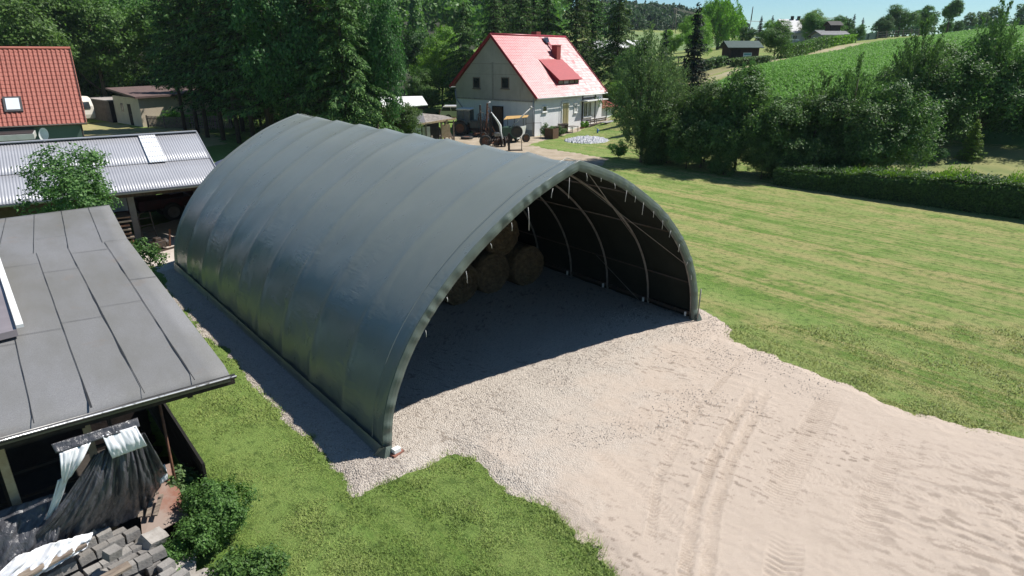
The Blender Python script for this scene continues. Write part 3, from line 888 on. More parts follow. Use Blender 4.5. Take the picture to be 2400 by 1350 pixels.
# raised light panel lying on the roof, with white edge trim
ph = empty('roof_panel', wor(0, 0), YAW, 'flat metal panel with a white edge lying on the felt roof at the left border', 'roof panel')
q = [(-4.36, 2.30, 2.80), (-4.40, 5.9, 3.02), (-6.9, 5.9, 3.02), (-6.9, 2.05, 2.79)]
m = MB(); m.slab([(a, b, c + .10) for a, b, c in q], .10); m.build('panel', simple('panel_metal', (.33, .29, .30), .45, (.25, .22, .23), 1.5, metal=.3), ph)
m = MB(); m.slab([(-4.27, 2.30, 2.965), (-4.31, 5.9, 3.16), (-4.395, 5.9, 3.16), (-4.355, 2.30, 2.965)], .05); m.build('edge_trim', M['white_paint'], ph)
# gutter, fascia, rafters
ga = Vector(shed_pt(-.06, 0)); gb = Vector(shed_pt(9.4, 0)); dg = (gb - ga).normalized(); pg = Vector((dg.y, -dg.x, 0)).normalized()
if pg.y > 0: pg = -pg
m = MB(); n = 9; V = []
for a in (ga, gb):
    for k in range(n):
        t = math.pi * k / (n - 1)
        V.append(a + pg * (.05 - .045 * math.cos(t)) + Vector((0, 0, .045 - .05 * math.sin(t))))
m.add(V, [(k, k + 1, n + k + 1, n + k) for k in range(n - 1)])
gut = m.build('gutter', simple('gutter_metal', (.06, .06, .062), .35, (.03, .03, .03), 5, metal=.4), shed, True)
sm = gut.modifiers.new('thickness', 'SOLIDIFY'); sm.thickness = .006
m = MB(); m.tube([ga + pg * .096 + Vector((0, 0, .047)), gb + pg * .096 + Vector((0, 0, .047))], .009, 6); m.build('gutter_lip', simple('zinc_lip', (.75, .75, .77), .3, (.2, .2, .2), 14, metal=.6, lo=.5, hi=.6), shed, True)
m = MB(); m.bar(ga + Vector((0, .05, -.07)), gb + Vector((0, .05, -.07)), .03, .11); m.build('fascia', M['wood_dark'], shed)
for k in range(8):
    m = MB(); u = .5 + k * 1.2
    a = Vector(shed_pt(u, .01)) + Vector((0, 0, -.10)); b = Vector(shed_pt(u, 1)) + Vector((0, 0, -.10)); m.bar(a, b, .06, .14)
    m.build('rafter', M['wood_dark'], shed)
# added plank wall, blackened as shade under the right roof edge, back wall, posts
m = MB()
for k in range(5): m.box(-2.76, -2.72, .25, 9.5, .03 + k * .2, .215 + k * .2)
m.build('shade_wall', simple('shade_black_planks', (.013, .011, .010), .9, (.009, .008, .007), 5), shed)
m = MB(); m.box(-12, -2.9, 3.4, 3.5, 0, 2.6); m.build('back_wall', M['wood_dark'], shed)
for x, y, c in ((-4.83, .25, 'wood_fresh'), (-3.95, .55, 'wood_fresh'), (-7.0, .3, 'wood_grey'), (-2.74, 5.5, 'wood_dark')):
    m = MB(); m.bar((x, y, 0), (x, y, 2.45), .09, .09, up=(0, 1, 0)); m.build('post', M[c], shed)
# rack of dark bars inside
rack = empty('storage_rack', wor(-7, 1.9), YAW, 'dark storage rack of thin bars inside the open shed', 'rack')
for k in range(4):
    m = MB(); m.bar((-2.2, 0, .5 + .42 * k), (3.4, 0, .5 + .42 * k), .04); m.build('rail', M['black_iron'], rack)
for k in range(5):
    m = MB(); m.bar((-2.2 + 1.4 * k, 0, 0), (-2.2 + 1.4 * k, 0, 2.1), .05); m.build('upright', M['black_iron'], rack)
# rust red pole by the opening
m = MB(); m.tube([(0, 0, 0), (.02, .02, 2.2)], .02, 8); o = m.build('red_pole', M['rust'], None, True)
x, y, _ = wor(-3.1, .55); o.location = (x, y, 0); tag(o, 'thin rust red pole standing in the dark shed opening', 'pole')

# ------------------------------------------------------------------ black plastic sheet hanging from the shed eave
tarp = empty('plastic_sheet', wor(0, 0), YAW, 'crumpled black plastic sheet with white underside hanging from the shed eave', 'plastic sheet')
def plastic():
    m, N, L, B = new_mat('black_plastic')
    v = coords(N, L)
    B.inputs['Base Color'].default_value = (.066, .066, .074, 1)
    B.inputs['Roughness'].default_value = .30
    B.inputs['Specular IOR Level'].default_value = .6
    bump(N, L, B, noise(N, L, 5, 5, .6, coords(N, L, (2.2, 2.2, .7)), 1.0), .55, .06)
    return m
M['plastic'] = plastic()
M['plastic_white'] = simple('white_plastic', (.78, .79, .80), .4, (.66, .67, .70), 3, .25, 5)
def drape(top, bot, n=300, rows=60, fold=.06, seed=0, bulge=.0, freq=60):
    """cloth spanning two curves (lists of points), gathered at the top"""
    top = np.array(top, float); bot = np.array(bot, float)
    tt = np.linspace(0, 1, n)
    ip = lambda P: np.stack([np.interp(tt, np.linspace(0, 1, len(P)), P[:, k]) for k in range(3)], 1)
    A = ip(top); Bm = ip(bot); V = []
    for r in np.linspace(0, 1, rows):
        P = A * (1 - r) + Bm * r
        f = fold * (.5 * np.sin(tt * freq + 4.5 * np.sin(tt * 7 + seed) + r * 2.5) * (.25 + .9 * r * (1 - .4 * r)) + 1.5 * fbm(tt * 14, np.full(n, r * 2.5), 3, seed) + .7 * fbm(tt * 30, np.full(n, r * 9), 3, seed + 5) * r)
        P[:, 1] += -f - bulge * math.sin(math.pi * r) - .36 * np.clip((P[:, 2] - .9) / 1.2, 0, 1)
        P[:, 1] -= (.004 + .010 * r * (1 - r)) * np.sin(tt * freq * 2.1 + 5 * np.sin(tt * 5 + seed) + r * 3) * (freq > 30)
        P[:, 2] += .3 * f - .08 * bulge * math.sin(math.pi * r)
        V.append(P)
    V = np.stack(V).reshape(-1, 3)
    i = np.arange(n - 1)[None] + np.arange(rows - 1)[:, None] * n
    return V, np.stack([i, i + 1, i + 1 + n, i + n], 2).reshape(-1, 4)
def drape_part(name, mat, *a, **k):
    V, F = drape(*a, **k)
    o = link(name, np_mesh(name, V, F, M[mat], True), tarp)
    s = o.modifiers.new('thickness', 'SOLIDIFY'); s.thickness = .006
    return o
drape_part('hanging_sheet', 'plastic', [(-3.98, .06, 2.0), (-3.70, .03, 2.14), (-3.42, .05, 2.1)], [(-5.15, -.15, .85), (-4.4, -.20, .85), (-3.65, .05, .72), (-3.2, .30, 1.05)], fold=.065, seed=1, bulge=.16, freq=52)
drape_part('lower_sheet', 'plastic', [(-6.2, .1, 1.55), (-5.2, .25, 1.5), (-4.5, .15, 1.55), (-4.2, .05, 1.5)], [(-6.8, -.5, .9), (-5.6, -.45, .85), (-4.9, -.35, .85), (-4.55, -.28, .9)], fold=.05, seed=4, bulge=.10, freq=40)
drape_part('white_fold', 'plastic_white', [(-3.86, .0, 2.27), (-3.5, -.03, 2.27)], [(-3.82, -.10, 1.96), (-3.44, -.10, 1.98)], n=30, rows=16, fold=.012, seed=7, bulge=.03, freq=14)
drape_part('white_fold', 'plastic_white', [(-4.30, .0, 2.22), (-3.98, -.02, 2.24)], [(-4.36, -.08, 1.80), (-4.26, -.08, 1.88)], n=30, rows=16, fold=.02, seed=9, bulge=.03, freq=11)
drape_part('white_fold', 'plastic_white', [(-4.38, -.03, 1.86), (-4.26, -.05, 1.9)], [(-4.60, -.08, 1.34), (-4.52, -.10, 1.36)], n=20, rows=20, fold=.015, seed=12, bulge=.02, freq=9)
drape_part('white_fold', 'plastic_white', [(-4.95, -.33, 1.12), (-4.55, -.36, 1.14), (-4.2, -.36, 1.05)], [(-5.6, -.62, .88), (-4.9, -.62, .86), (-4.3, -.50, .96)], n=70, rows=30, fold=.06, seed=15, bulge=.04, freq=22)
drape_part('white_fold', 'plastic_white', [(-6.9, -.6, 1.02), (-5.6, -.60, .95)], [(-6.9, -.75, .9), (-5.5, -.70, .88)], n=60, rows=14, fold=.04, seed=17, bulge=.02, freq=12)
drape_part('white_fold', 'plastic_white', [(-3.32, .24, 1.28), (-3.22, .28, 1.28)], [(-3.34, .18, 1.0), (-3.22, .22, 1.02)], n=14, rows=12, fold=.015, seed=19, bulge=.02, freq=8)
drape_part('top_edge', 'plastic', [(-4.35, .06, 2.33), (-3.46, .03, 2.34)], [(-4.33, -.01, 2.23), (-3.46, -.04, 2.25)], n=40, rows=8, fold=.012, seed=21, freq=20)

# rusty sheet, laths and rubble beside the heap
m = MB(); m.slab([(-3.72, -.35, .62), (-3.12, -.15, .55), (-3.05, .95, .78), (-3.5, .95, .80)], .012)
o = m.build('metal_sheet', simple('rusty_sheet', (.24, .185, .155), .75, (.20, .09, .06), 1.3, .2, 20, lo=.42, hi=.55)); o.location = wor(0, 0); o.rotation_euler.z = YAW
tag(o, 'rusty flat metal sheet lying between the heap of blocks and the bushes', 'metal sheet')
rl = random.Random(2)
for k, (a, b, lab) in enumerate([((-3.72, .22, .80), (-3.36, .30, .78), 'short grey lath lying crosswise on the rusty sheet'),
     ((-3.66, -.05, .735), (-3.56, .32, .80), 'weathered grey lath lying slanted at left on the rusty sheet'),
     ((-3.58, -.10, .73), (-3.42, .28, .80), 'grey lath lying lengthwise on the rusty sheet, middle one'),
     ((-3.50, -.12, .72), (-3.34, .20, .785), 'pale lath lying at right on the rusty sheet')]):
    m = MB(); m.bar(Vector(a) + Vector((0, 0, .02)), Vector(b) + Vector((0, 0, .02)), .055, .025); o = m.build('wooden_lath', M['wood_grey']); o.location = wor(0, 0); o.rotation_euler.z = YAW
    tag(o, lab, 'lath', 'laths on the rusty sheet')

# ------------------------------------------------------------------ heap of paving blocks: tilted tiers of single stones
pm = simple('paving_stone', (.235, .222, .207), .92, (.15, .14, .13), 5, .5, 40)
pm2 = simple('paving_stone_pale', (.30, .285, .265), .92, (.21, .195, .18), 5, .5, 40)
def stone_me(seed, mat):
    r = random.Random(seed); m = MB(); a, b, c = .084, .070, .058
    m.box(-a, a, -b, b, -c, c)
    o = m.build('paving_block', mat); 
    import bmesh
    bm = bmesh.new(); bm.from_mesh(o.data)
    bmesh.ops.bevel(bm, geom=list(bm.edges), offset=.005, segments=1, affect='EDGES')
    for v in bm.verts: v.co += Vector((r.uniform(-.004, .004), r.uniform(-.004, .004), r.uniform(-.004, .004)))
    bm.to_mesh(o.data); bm.free()
    me = o.data; bpy.data.objects.remove(o); return me
stones = [stone_me(i, pm if i % 2 else pm2) for i in range(6)]
rp = random.Random(11)
def put_stone(p, rot, label=None):
    o = link('paving_block', stones[rp.randrange(6)])
    o.location = p; o.rotation_euler = rot
    tag(o, label or 'grey concrete paving block in the tumbled tiers below the plastic sheet', 'paving block', 'paving blocks heaped beside the shed')
HM = Matrix.Translation(wor(0, 0)) @ Matrix.Rotation(YAW, 4, 'Z')
def tier(org, rz, tilt, roll, nu, nv, nl, skip=.06, step_back=.5, sc_=.84, board=True, label=None):
    T = HM @ Matrix.Translation(org) @ Matrix.Rotation(rz, 4, 'Z') @ Matrix.Rotation(tilt, 4, 'Y') @ Matrix.Rotation(roll, 4, 'X')
    for l in range(nl):
        for j in range(nv):
            if l > nl - 2 - 0 and j < step_back * l * .4: continue
            for i in range(nu):
                if rp.random() < skip: continue
                if l < nl - 1 and 0 < j < nv - 1 and 0 < i < nu - 1: continue     # wholly hidden inside
                p = Vector((i * .178 + (.088 if (l + j) % 2 else 0) + rp.uniform(-.014, .014), j * .150 + rp.uniform(-.012, .012) + l * .03, l * .124 + .06))
                jit = Matrix.Rotation(rp.gauss(0, .06), 4, 'Z') @ Matrix.Rotation(rp.gauss(0, .05), 4, 'X') @ Matrix.Rotation(rp.gauss(0, .04), 4, 'Y')
                Mx = T @ Matrix.Translation(p) @ jit
                put_stone(Mx.to_translation(), Mx.to_euler(), label)
    return T
# soil and rubble mound carrying the tiers
def mound(name, cx, cy, rx, ry, hgt, mat, label, cat, seed, parent=None, n=48):
    xs = np.linspace(-1.15, 1.15, n); X, Y = np.meshgrid(xs, xs)
    r = np.hypot(X, Y); Z = hgt * np.clip(1 - r ** 2.2, -.12, 1) + hgt * .22 * fbm(X * 3, Y * 3, 4, seed)
    V = np.stack([X * rx, Y * ry, Z], 2).reshape(-1, 3)
    i = np.arange(n - 1)[None] + np.arange(n - 1)[:, None] * n
    F = np.stack([i, i + 1, i + 1 + n, i + n], 2).reshape(-1, 4)
    keep = (V[F][:, :, 2] > -.1 * hgt).any(1)
    o = link(name, np_mesh(name, V, F[keep], mat, True)); x, y, z = wor(cx, cy); o.location = (x, y, 0); o.rotation_euler.z = YAW
    tag(o, label, cat, kind='stuff'); return o
mound('rubble_mound', -4.7, -.95, 1.5, 1.35, .60, simple('rubble', (.16, .14, .125), .95, (.09, .078, .065), 9, .7, 30), 'dark rubble and soil under the heap of paving blocks', 'rubble', 3)
tier((-5.55, -.38, .62), .16, -.05, -.10, 6, 3, 3)
tier((-4.72, -.36, .66), .17, .05, -.08, 4, 3, 3)
tier((-5.45, -.84, .48), .17, .02, -.14, 10, 3, 3, .03)
tier((-5.25, -1.28, .38), .18, .03, -.14, 10, 3, 3, .03)
tier((-4.95, -1.72, .28), .18, .05, -.10, 9, 3, 3, .03)
tier((-6.35, -.55, .62), .17, .02, -.10, 4, 3, 3, .05)
tier((-6.1, -1.05, .42), .26, -.05, -.14, 4, 3, 3, .12)
tier((-4.45, -2.12, .12), .20, .06, -.05, 7, 2, 3, .06)
for k in range(20):
    u = rp.uniform(-5.9, -4.0); v = rp.uniform(-2.2, -.1)
    x, y, _ = wor(u, v)
    h = .62 * max(0, 1 - (((u + 4.7) / 1.5) ** 2 + ((v + .75) / 1.15) ** 2)) + .10
    h += .34 if rp.random() < .5 and abs(u + 4.7) < .8 else .02
    put_stone((x, y, h), (rp.uniform(-.5, .5), rp.uniform(-.5, .5), rp.uniform(0, 3)))
for i, (a, b, lab) in enumerate([((-6.0, -.78, .92), (-4.3, -.48, 1.0), 'long grey board lying between the two upper tiers of blocks'),
      ((-5.6, -1.24, .78), (-3.95, -.96, .80), 'long grey board lying below the middle tier of blocks'),
      ((-5.0, -1.85, .50), (-3.5, -1.55, .46), 'grey board lying in front of the lowest tier of blocks'),
      ((-5.9, -.52, .92), (-5.0, -.40, 1.0), 'short board under the stones at the left border')]):
    m = MB(); m.bar(a, b, .13, .03); o = m.build('wooden_board', M['wood_grey']); o.location = wor(0, 0); o.rotation_euler.z = YAW
    tag(o, lab, 'board', 'boards between the paving blocks')
def chunk(name, p, s, rot, mat, lab, cat, seed, group=None):
    r = random.Random(seed); m = MB(); m.box(-s[0], s[0], -s[1], s[1], -s[2], s[2]); o = m.build(name, mat)
    import bmesh
    bm = bmesh.new(); bm.from_mesh(o.data); bmesh.ops.subdivide_edges(bm, edges=list(bm.edges), cuts=4, use_grid_fill=True)
    for v in bm.verts:
        n = float(fbm(np.array(v.co.x * 9 + seed), np.array(v.co.y * 9 + v.co.z * 7), 3, seed)); v.co *= 1 + .16 * n
    bm.to_mesh(o.data); bm.free()
    x, y, _ = wor(p[0], p[1]); o.location = (x, y, p[2]); o.rotation_euler = rot; tag(o, lab, cat, group); return o
cm = simple('broken_concrete', (.34, .315, .29), .95, (.22, .2, .18), 7, .6, 25)
chunk('concrete_chunk', (-3.42, -.82, .30), (.15, .20, .06), (.3, .5, .5), cm, 'flat broken concrete slab leaning beside the heap of blocks', 'concrete chunk', 4)
chunk('concrete_chunk', (-3.28, -1.06, .16), (.16, .13, .08), (.1, .3, .9), cm, 'pale broken concrete lump on the ground in front of the big bush', 'concrete chunk', 5)
chunk('concrete_chunk', (-3.10, -1.05, .12), (.10, .09, .06), (.2, -.2, .2), cm, 'small concrete crumb at the right end of the rubble', 'concrete chunk', 6)
chunk('concrete_chunk', (-3.62, -.50, .66), (.13, .10, .08), (.4, .3, 1.2), cm, 'tilted concrete piece at the upper right corner of the block heap', 'concrete chunk', 7)

# ------------------------------------------------------------------ corrugated sheets
def corrugated(name, p0, ex, ey, nx, ny, pitch, amp, mat, parent):
    """sheet from p0 along ex (across the waves) and ey (down the slope)"""
    p0 = np.array(p0, float); ex = np.array(ex, float); ey = np.array(ey, float)
    Lx = np.linalg.norm(ex); n = int(Lx / pitch * nx)
    nrm = np.cross(ex, ey); nrm /= np.linalg.norm(nrm)
    if nrm[2] < 0: nrm = -nrm
    t = np.linspace(0, 1, n + 1); V = []
    for s in np.linspace(0, 1, ny + 1):
        w = amp * np.sin(2 * math.pi * t * Lx / pitch)
        V.append(p0 + np.outer(t, ex) + s * ey + np.outer(w, nrm))
    V = np.concatenate(V); k = n + 1
    i = np.arange(n)[None] + np.arange(ny)[:, None] * k
    F = np.stack([i, i + 1, i + 1 + k, i + k], 2).reshape(-1, 4)
    o = link(name, np_mesh(name, V, F, mat, True), parent)
    s = o.modifiers.new('thickness', 'SOLIDIFY'); s.thickness = .006; s.offset = 0
    return o
M['zinc'] = simple('corrugated_zinc', (.40, .405, .43), .5, (.34, .345, .37), .5, metal=.25, spec=.5)
M['zinc_blue'] = simple('corrugated_blue', (.24, .27, .36), .42, (.2, .22, .3), .7, metal=.3, spec=.5)
M['translucent'] = simple('translucent_sheet', (.80, .82, .84), .4, (.72, .74, .78), 3, spec=.5)
M['plaster_brown'] = simple('barn_wall', (.17, .125, .09), .9, (.11, .08, .06), 2, .3, 15)

# ---- open barn with corrugated roof; local x runs along the ridge towards the tent, y towards the viewer
BR = R(35.5)
barn = empty('corrugated_roof_barn', (-12.67, 26.0, 0), BR, 'long open barn with grey corrugated metal roof behind the felt shed', 'barn')
hw, ze, zr = 3.6, 2.2, 3.6
Lb = 15.0
# y to the viewer is -Y in this frame
corrugated('roof', (-Lb, .02, zr + .03), (Lb, 0, 0), (0, -hw * .56, -(zr - ze) * .56), 7, 3, .085, .0065, M['zinc'], barn)
corrugated('roof', (-Lb, -hw * .54, zr - (zr - ze) * .54 + .002), (Lb + .0, 0, 0), (0, -hw * .47, -(zr - ze) * .47), 7, 3, .085, .0065, M['zinc'], barn)
corrugated('roof', (-Lb, .0, zr + .03), (Lb, 0, 0), (0, hw, -(zr - ze)), 7, 3, .085, .0065, M['zinc'], barn)
m = MB(); m.bar((-Lb, 0, zr + .07), (.02, 0, zr + .07), .24, .03); m.build('ridge_cap', M['zinc'], barn)
corrugated('translucent_sheet', (-2.05, -.05, zr + .055), (.56, 0, 0), (0, -hw * .56, -(zr - ze) * .56), 7, 3, .085, .0065, M['translucent'], barn)
for k in range(1, 6):
    m = MB(); y = -hw * .56 * k / 6; m.bar((-2.05, y, zr + .09 - (zr - ze) * .56 * k / 6), (-1.49, y, zr + .09 - (zr - ze) * .56 * k / 6), .012, .008); m.build('sheet_joint', M['zinc'], barn)
m = MB(); n = 7; V = []
for x in (-Lb, .02):
    for k in range(n):
        t = math.pi * k / (n - 1); V.append((x, -hw - .06 - .06 * math.cos(t), ze - .03 - .07 * math.sin(t)))
m.add(V, [(k, k + 1, n + k + 1, n + k) for k in range(n - 1)])
m.build('gutter', M['zinc'], barn, True)
m = MB(); m.bar((-Lb, -hw + .05, ze - .12), (0, -hw + .05, ze - .12), .05, .2); m.build('eave_beam', M['wood_brown'], barn)
m = MB(); m.bar((.02, 0, zr - .02), (.02, -hw, ze - .02), .03, .14); m.bar((.02, 0, zr - .02), (.02, hw, ze - .02), .03, .14); m.build('verge_board', M['zinc'], barn)
wy = -hw + .95
m = MB(); m.box(-Lb, -5.0, wy, wy + .2, 0, 2.35); m.build('wall', M['plaster_brown'], barn)
m = MB(); m.box(-Lb, -3.2, hw - .5, hw - .3, 0, 2.15); m.build('back_wall', M['plaster_brown'], barn)
m = MB(); m.box(-3.02, -2.82, wy, wy + .22, 0, 2.3); m.build('concrete_post', simple('concrete_post', (.42, .38, .34), .9, (.32, .29, .26), 4, .2, 20), barn)
m = MB(); m.box(-5.0, -3.05, wy + .02, wy + .12, 1.35, 2.3); m.build('gable_panel', simple('panel_grey', (.30, .31, .33), .8, (.24, .25, .26), 2), barn)
for x in (.0, -.2): pass
m = MB(); m.box(-.22, -.02, wy, wy + .2, 0, 2.3); m.build('timber_post', M['wood_brown'], barn)
m = MB(); m.box(-.2, -.05, hw - .5, hw - .3, 0, 2.2); m.build('timber_post', M['wood_brown'], barn)
m = MB(); m.box(-4.2, -1.5, hw - .42, hw - .34, 0, 2.15); m.build('rear_boarding', M['wood_dark'], barn)
m = MB(); m.box(-.16, -.06, wy + .25, hw - .55, 0, 2.2); m.prism([(wy + .25, 2.2), (hw - .55, 2.2), (0, 3.4)], -.16, -.06, 'x'); m.build('end_wall', M['wood_brown'], barn)
# stack of boards beside the post
rs = random.Random(4); BM = Matrix.Translation((-12.67, 26.0, 0)) @ Matrix.Rotation(BR, 4, 'Z')
def place(o, p, rz=0.0, base=BM):
    sc_ = o.scale.copy(); Mx = base @ Matrix.Translation(p) @ Matrix.Rotation(rz, 4, 'Z'); o.matrix_world = Mx; o.scale = sc_; return o
for k in range(9):
    m = MB(); zz = .12 + k * .145
    c = ['wood_brown', 'wood_grey', 'rust', 'wood_grey'][k % 4]
    m.box(-.62 + rs.uniform(-.05, .05), .62 + rs.uniform(-.05, .05), -.45, .45, zz, zz + .05)
    m.bar((-.5, 0, zz - .04), (.5, 0, zz - .04), .12, .07)
    o = m.build('plank_layer', M[c]); place(o, (-3.75, wy - .45, 0))
    tag(o, 'layer of stacked boards in the timber stack left of the concrete barn post', 'board', 'layers of the timber stack')
# machinery inside: red trailer bed and a dark machine
def wheel(parent, p, r, w, axis='y', rimc='steel', name='wheel', lugs=0):
    """wheel = tyre with a rim as its sub-part"""
    Mx = Matrix.Translation(p)
    m = MB(); m.lathe([(r * .62, -w / 2), (r * .9, -w / 2), (r, -w * .32), (r, w * .32), (r * .9, w / 2), (r * .62, w / 2), (r * .62, -w / 2)], 24, Mx, axis)
    if lugs:
        for k in range(lugs):
            t = 2 * math.pi * k / lugs
            for sd in (-1, 1):
                c, s_ = math.cos(t + sd * .06), math.sin(t + sd * .06)
                a = Vector((c * r, sd * w * .02, s_ * r)); c2, s2 = math.cos(t + .12), math.sin(t + .12)
                b = Vector((c2 * r, sd * w * .48, s2 * r))
                m.bar(Vector(p) + a, Vector(p) + b, .05, .05, up=(c, 0, s_))
    t = m.build(name, M['rubber'], parent, False)
    m = MB(); m.lathe([(0.001, -w * .18), (r * .2, -w * .26), (r * .45, -w * .12), (r * .60, -w * .40), (r * .63, -w * .40), (r * .63, w * .40), (r * .60, w * .40), (r * .45, w * .12), (r * .2, w * .26), (.001, w * .18)], 24, Mx, axis)
    m.build('rim', M[rimc], t, True)
    return t
dark_red = simple('old_red', (.09, .010, .010), .6, (.05, .008, .008), 5)
tr = empty('red_trailer', (0, 0, 0), 0, 'low red farm trailer parked in the shade inside the open barn', 'trailer')
place(tr, (-1.5, 1.5, 0), .1)
m = MB(); m.box(-1.0, 1.0, -.6, .6, .55, .62); m.box(-1.0, 1.0, -.62, -.57, .62, .92); m.box(-1.0, 1.0, .57, .62, .62, .92); m.box(-1.02, -.97, -.6, .6, .62, .92); m.box(.97, 1.02, -.6, .6, .62, .92)
m.build('bed', dark_red, tr)
m = MB(); m.bar((-1.0, 0, .5), (-2.0, 0, .45), .08); m.build('drawbar', M['black_iron'], tr)
for y in (-.7, .7): wheel(tr, (.2, y, .38), .38, .18)
for (x, y, hh, lab) in ((-3.4, 1.0, 1.3, 'red mowing machine standing at left in the dark barn'), (-.6, 2.5, 1.2, 'red machine with slatted top at the back opening of the barn')):
    k = empty('farm_machine', (0, 0, 0), 0, lab, 'farm machine'); place(k, (x, y, 0), .2)
    m = MB(); m.prism([(-.7, .25), (.7, .25), (.75, .7), (.45, .95), (-.6, .9)], -.45, .45); m.build('body', dark_red, k)
    for q in range(6): m = MB(); m.bar((-.6 + q * .22, -.4, .9), (-.6 + q * .22, .4, hh), .04); m.build('slat', M['black_iron'], k)
    for yy in (-.55, .55): wheel(k, (0, yy, .3), .3, .14)
# sack barrow and hose reel in front of the post
ht = empty('sack_barrow', (0, 0, 0), 0, 'black iron sack barrow with curved frame standing before the concrete barn post', 'sack barrow'); place(ht, (-2.6, wy - .45, .03), .3)
for x in (-.22, .22):
    m = MB(); m.tube([(x, -.05, .1), (x, .05, .7), (x, .12, 1.05), (x * .8, .05, 1.25), (x * .4, -.08, 1.30)], .022, 6); m.build('side_rail', M['black_iron'], ht, True)
for z in (.3, .55, .8, 1.05):
    m = MB(); m.bar((-.22, .04 + z * .06, z), (.22, .04 + z * .06, z), .03); m.build('crossbar', M['black_iron'], ht)
m = MB(); m.box(-.26, .26, -.38, -.04, .05, .08); m.build('toe_plate', M['black_iron'], ht)
for x in (-.3, .3): wheel(ht, (x, .05, .16), .16, .06, 'x', 'black_iron')
eg = empty('engine_block', (0, 0, 0), 0, 'small black engine on a frame lying beside the sack barrow on the concrete', 'engine'); place(eg, (-2.45, wy - 1.0, .03), .5)
m = MB(); m.box(-.22, .22, -.15, .15, .1, .34); m.box(-.12, .1, -.1, .1, .34, .46); m.build('block', M['black_iron'], eg, bevel=.02)
m = MB(); m.lathe([(.001, -.05), (.16, -.05), (.16, .05), (.001, .05)], 16, Matrix.Translation((.28, 0, .2)), 'x'); m.build('flywheel', M['black_iron'], eg)
m = MB(); m.bar((-.5, -.25, .04), (.6, -.3, .04), .05); m.bar((-.45, .2, .04), (.5, .25, .04), .05); m.bar((-.3, -.4, .04), (-.25, .4, .04), .05); m.build('frame', M['black_iron'], eg)
m = MB(); m.bar((0, 0, 0), (.08, 0, .62), .06); o = m.build('iron_rod', M['rust']); place(o, (-2.05, wy - .7, .03)); tag(o, 'short rusty iron rod standing upright right of the small engine', 'rod')

# ---- second corrugated roof showing left behind the tent
s2 = empty('blue_roof_shed', wor(5.6, 20.5), R(35.5), 'shed with bluish corrugated roof showing just behind the back of the tunnel tent', 'shed')
corrugated('roof', (-2.6, -3.4, 1.55), (0, 5.4, 0), (4.2, 0, 1.35), 7, 2, .16, .02, M['zinc_blue'], s2)
m = MB(); m.box(-2.3, 1.5, -3.1, 1.7, 0, 1.55); m.build('wall', M['plaster_brown'], s2)

# ------------------------------------------------------------------ tiled roofs: rows of real tile courses
def tile_roof(name, p0, ex, ey, course, pitch, amp, mat, parent, step=.02):
    """ex along the eave, ey up the slope"""
    p0 = np.array(p0, float); ex = np.array(ex, float); ey = np.array(ey, float)
    Lx = np.linalg.norm(ex); Ly = np.linalg.norm(ey); nr = max(2, int(round(Ly / course))); n = int(Lx / pitch * 6)
    nrm = np.cross(ex, ey); nrm /= np.linalg.norm(nrm)
    if nrm[2] < 0: nrm = -nrm
    t = np.linspace(0, 1, n + 1); ph = t * Lx / pitch % 1.0
    w = amp * (np.sin(2 * math.pi * ph) + .35 * np.sin(4 * math.pi * ph))
    rows = []
    rng = np.random.RandomState(1)
    for r in range(nr):
        j = rng.uniform(-.004, .004, n + 1)
        for s, o in ((r / nr, step), ((r + 1) / nr, 0.0)):
            rows.append(p0 + np.outer(t, ex) + s * ey + np.outer(w + o + j, nrm))
    V = np.concatenate(rows); k = n + 1
    i = np.arange(n)[None] + np.arange(2 * nr - 1)[:, None] * k
    F = np.stack([i, i + 1, i + 1 + k, i + k], 2).reshape(-1, 4)
    return link(name, np_mesh(name, V, F, mat, False), parent)
def tile_mat(name, a, b, rough=.6, spec=.3):
    m, N, L, B = new_mat(name); v = coords(N, L)
    f = noise(N, L, 3.2, 6, .7, v); f2 = noise(N, L, .5, 4, .6, v)
    c = mixcol(N, L, ramp(N, L, f, [(.3, 0.0), (.7, 1.0)]), a, b)
    c = mixcol(N, L, ramp(N, L, f2, [(.5, 0.0), (.8, .4)]), c, tuple(x * .55 for x in b))
    L.new(c, B.inputs['Base Color']); B.inputs['Roughness'].default_value = rough; B.inputs['Specular IOR Level'].default_value = spec
    return m
M['tile_orange'] = tile_mat('orange_tiles', (.34, .105, .075), (.27, .08, .058), .62)
M['tile_red'] = tile_mat('red_metal_tiles', (.44, .07, .08), (.38, .06, .07), .42, .62)
M['trim_red'] = simple('red_trim', (.33, .028, .04), .4, (.25, .02, .03), 2)

# ---- house with orange roof at the left border; x along its eave to the right, -y to the viewer
LH = empty('orange_roof_house', (-26.95, 40.71, 0), R(33), 'house with orange tiled roof and green walls at the left border', 'house')
we = 12.0
tile_roof('roof', (-we, -.35, 2.55), (we + .35, 0, 0), (0, 3.5, 4.35), .30, .24, .022, M['tile_orange'], LH)
tile_roof('roof', (-we, 7.0, 2.55), (we + .35, 0, 0), (0, -3.8, 4.35), .30, .24, .022, M['tile_orange'], LH)
m = MB(); m.tube([(-we, 3.15, 6.90), (.35, 3.15, 6.90)], .10, 8); m.build('ridge_tiles', M['tile_orange'], LH, True)
gm = simple('green_plaster', (.115, .175, .15), .85, (.095, .15, .13), 1.2)
m = MB(); m.box(-we, 0, 0, 6.4, 0, 2.6); m.prism([(0, 2.6), (6.4, 2.6), (3.15, 6.7)], -we, -.02, 'x'); m.build('wall', gm, LH)
m = MB(); m.bar((.30, -.35, 2.5), (.30, 3.15, 6.85), .04, .16); m.build('verge_board', M['wood_dark'], LH)
m = MB(); m.tube([(-we, -.42, 2.5), (.35, -.42, 2.5)], .06, 8); m.build('gutter', M['black_iron'], LH, True)
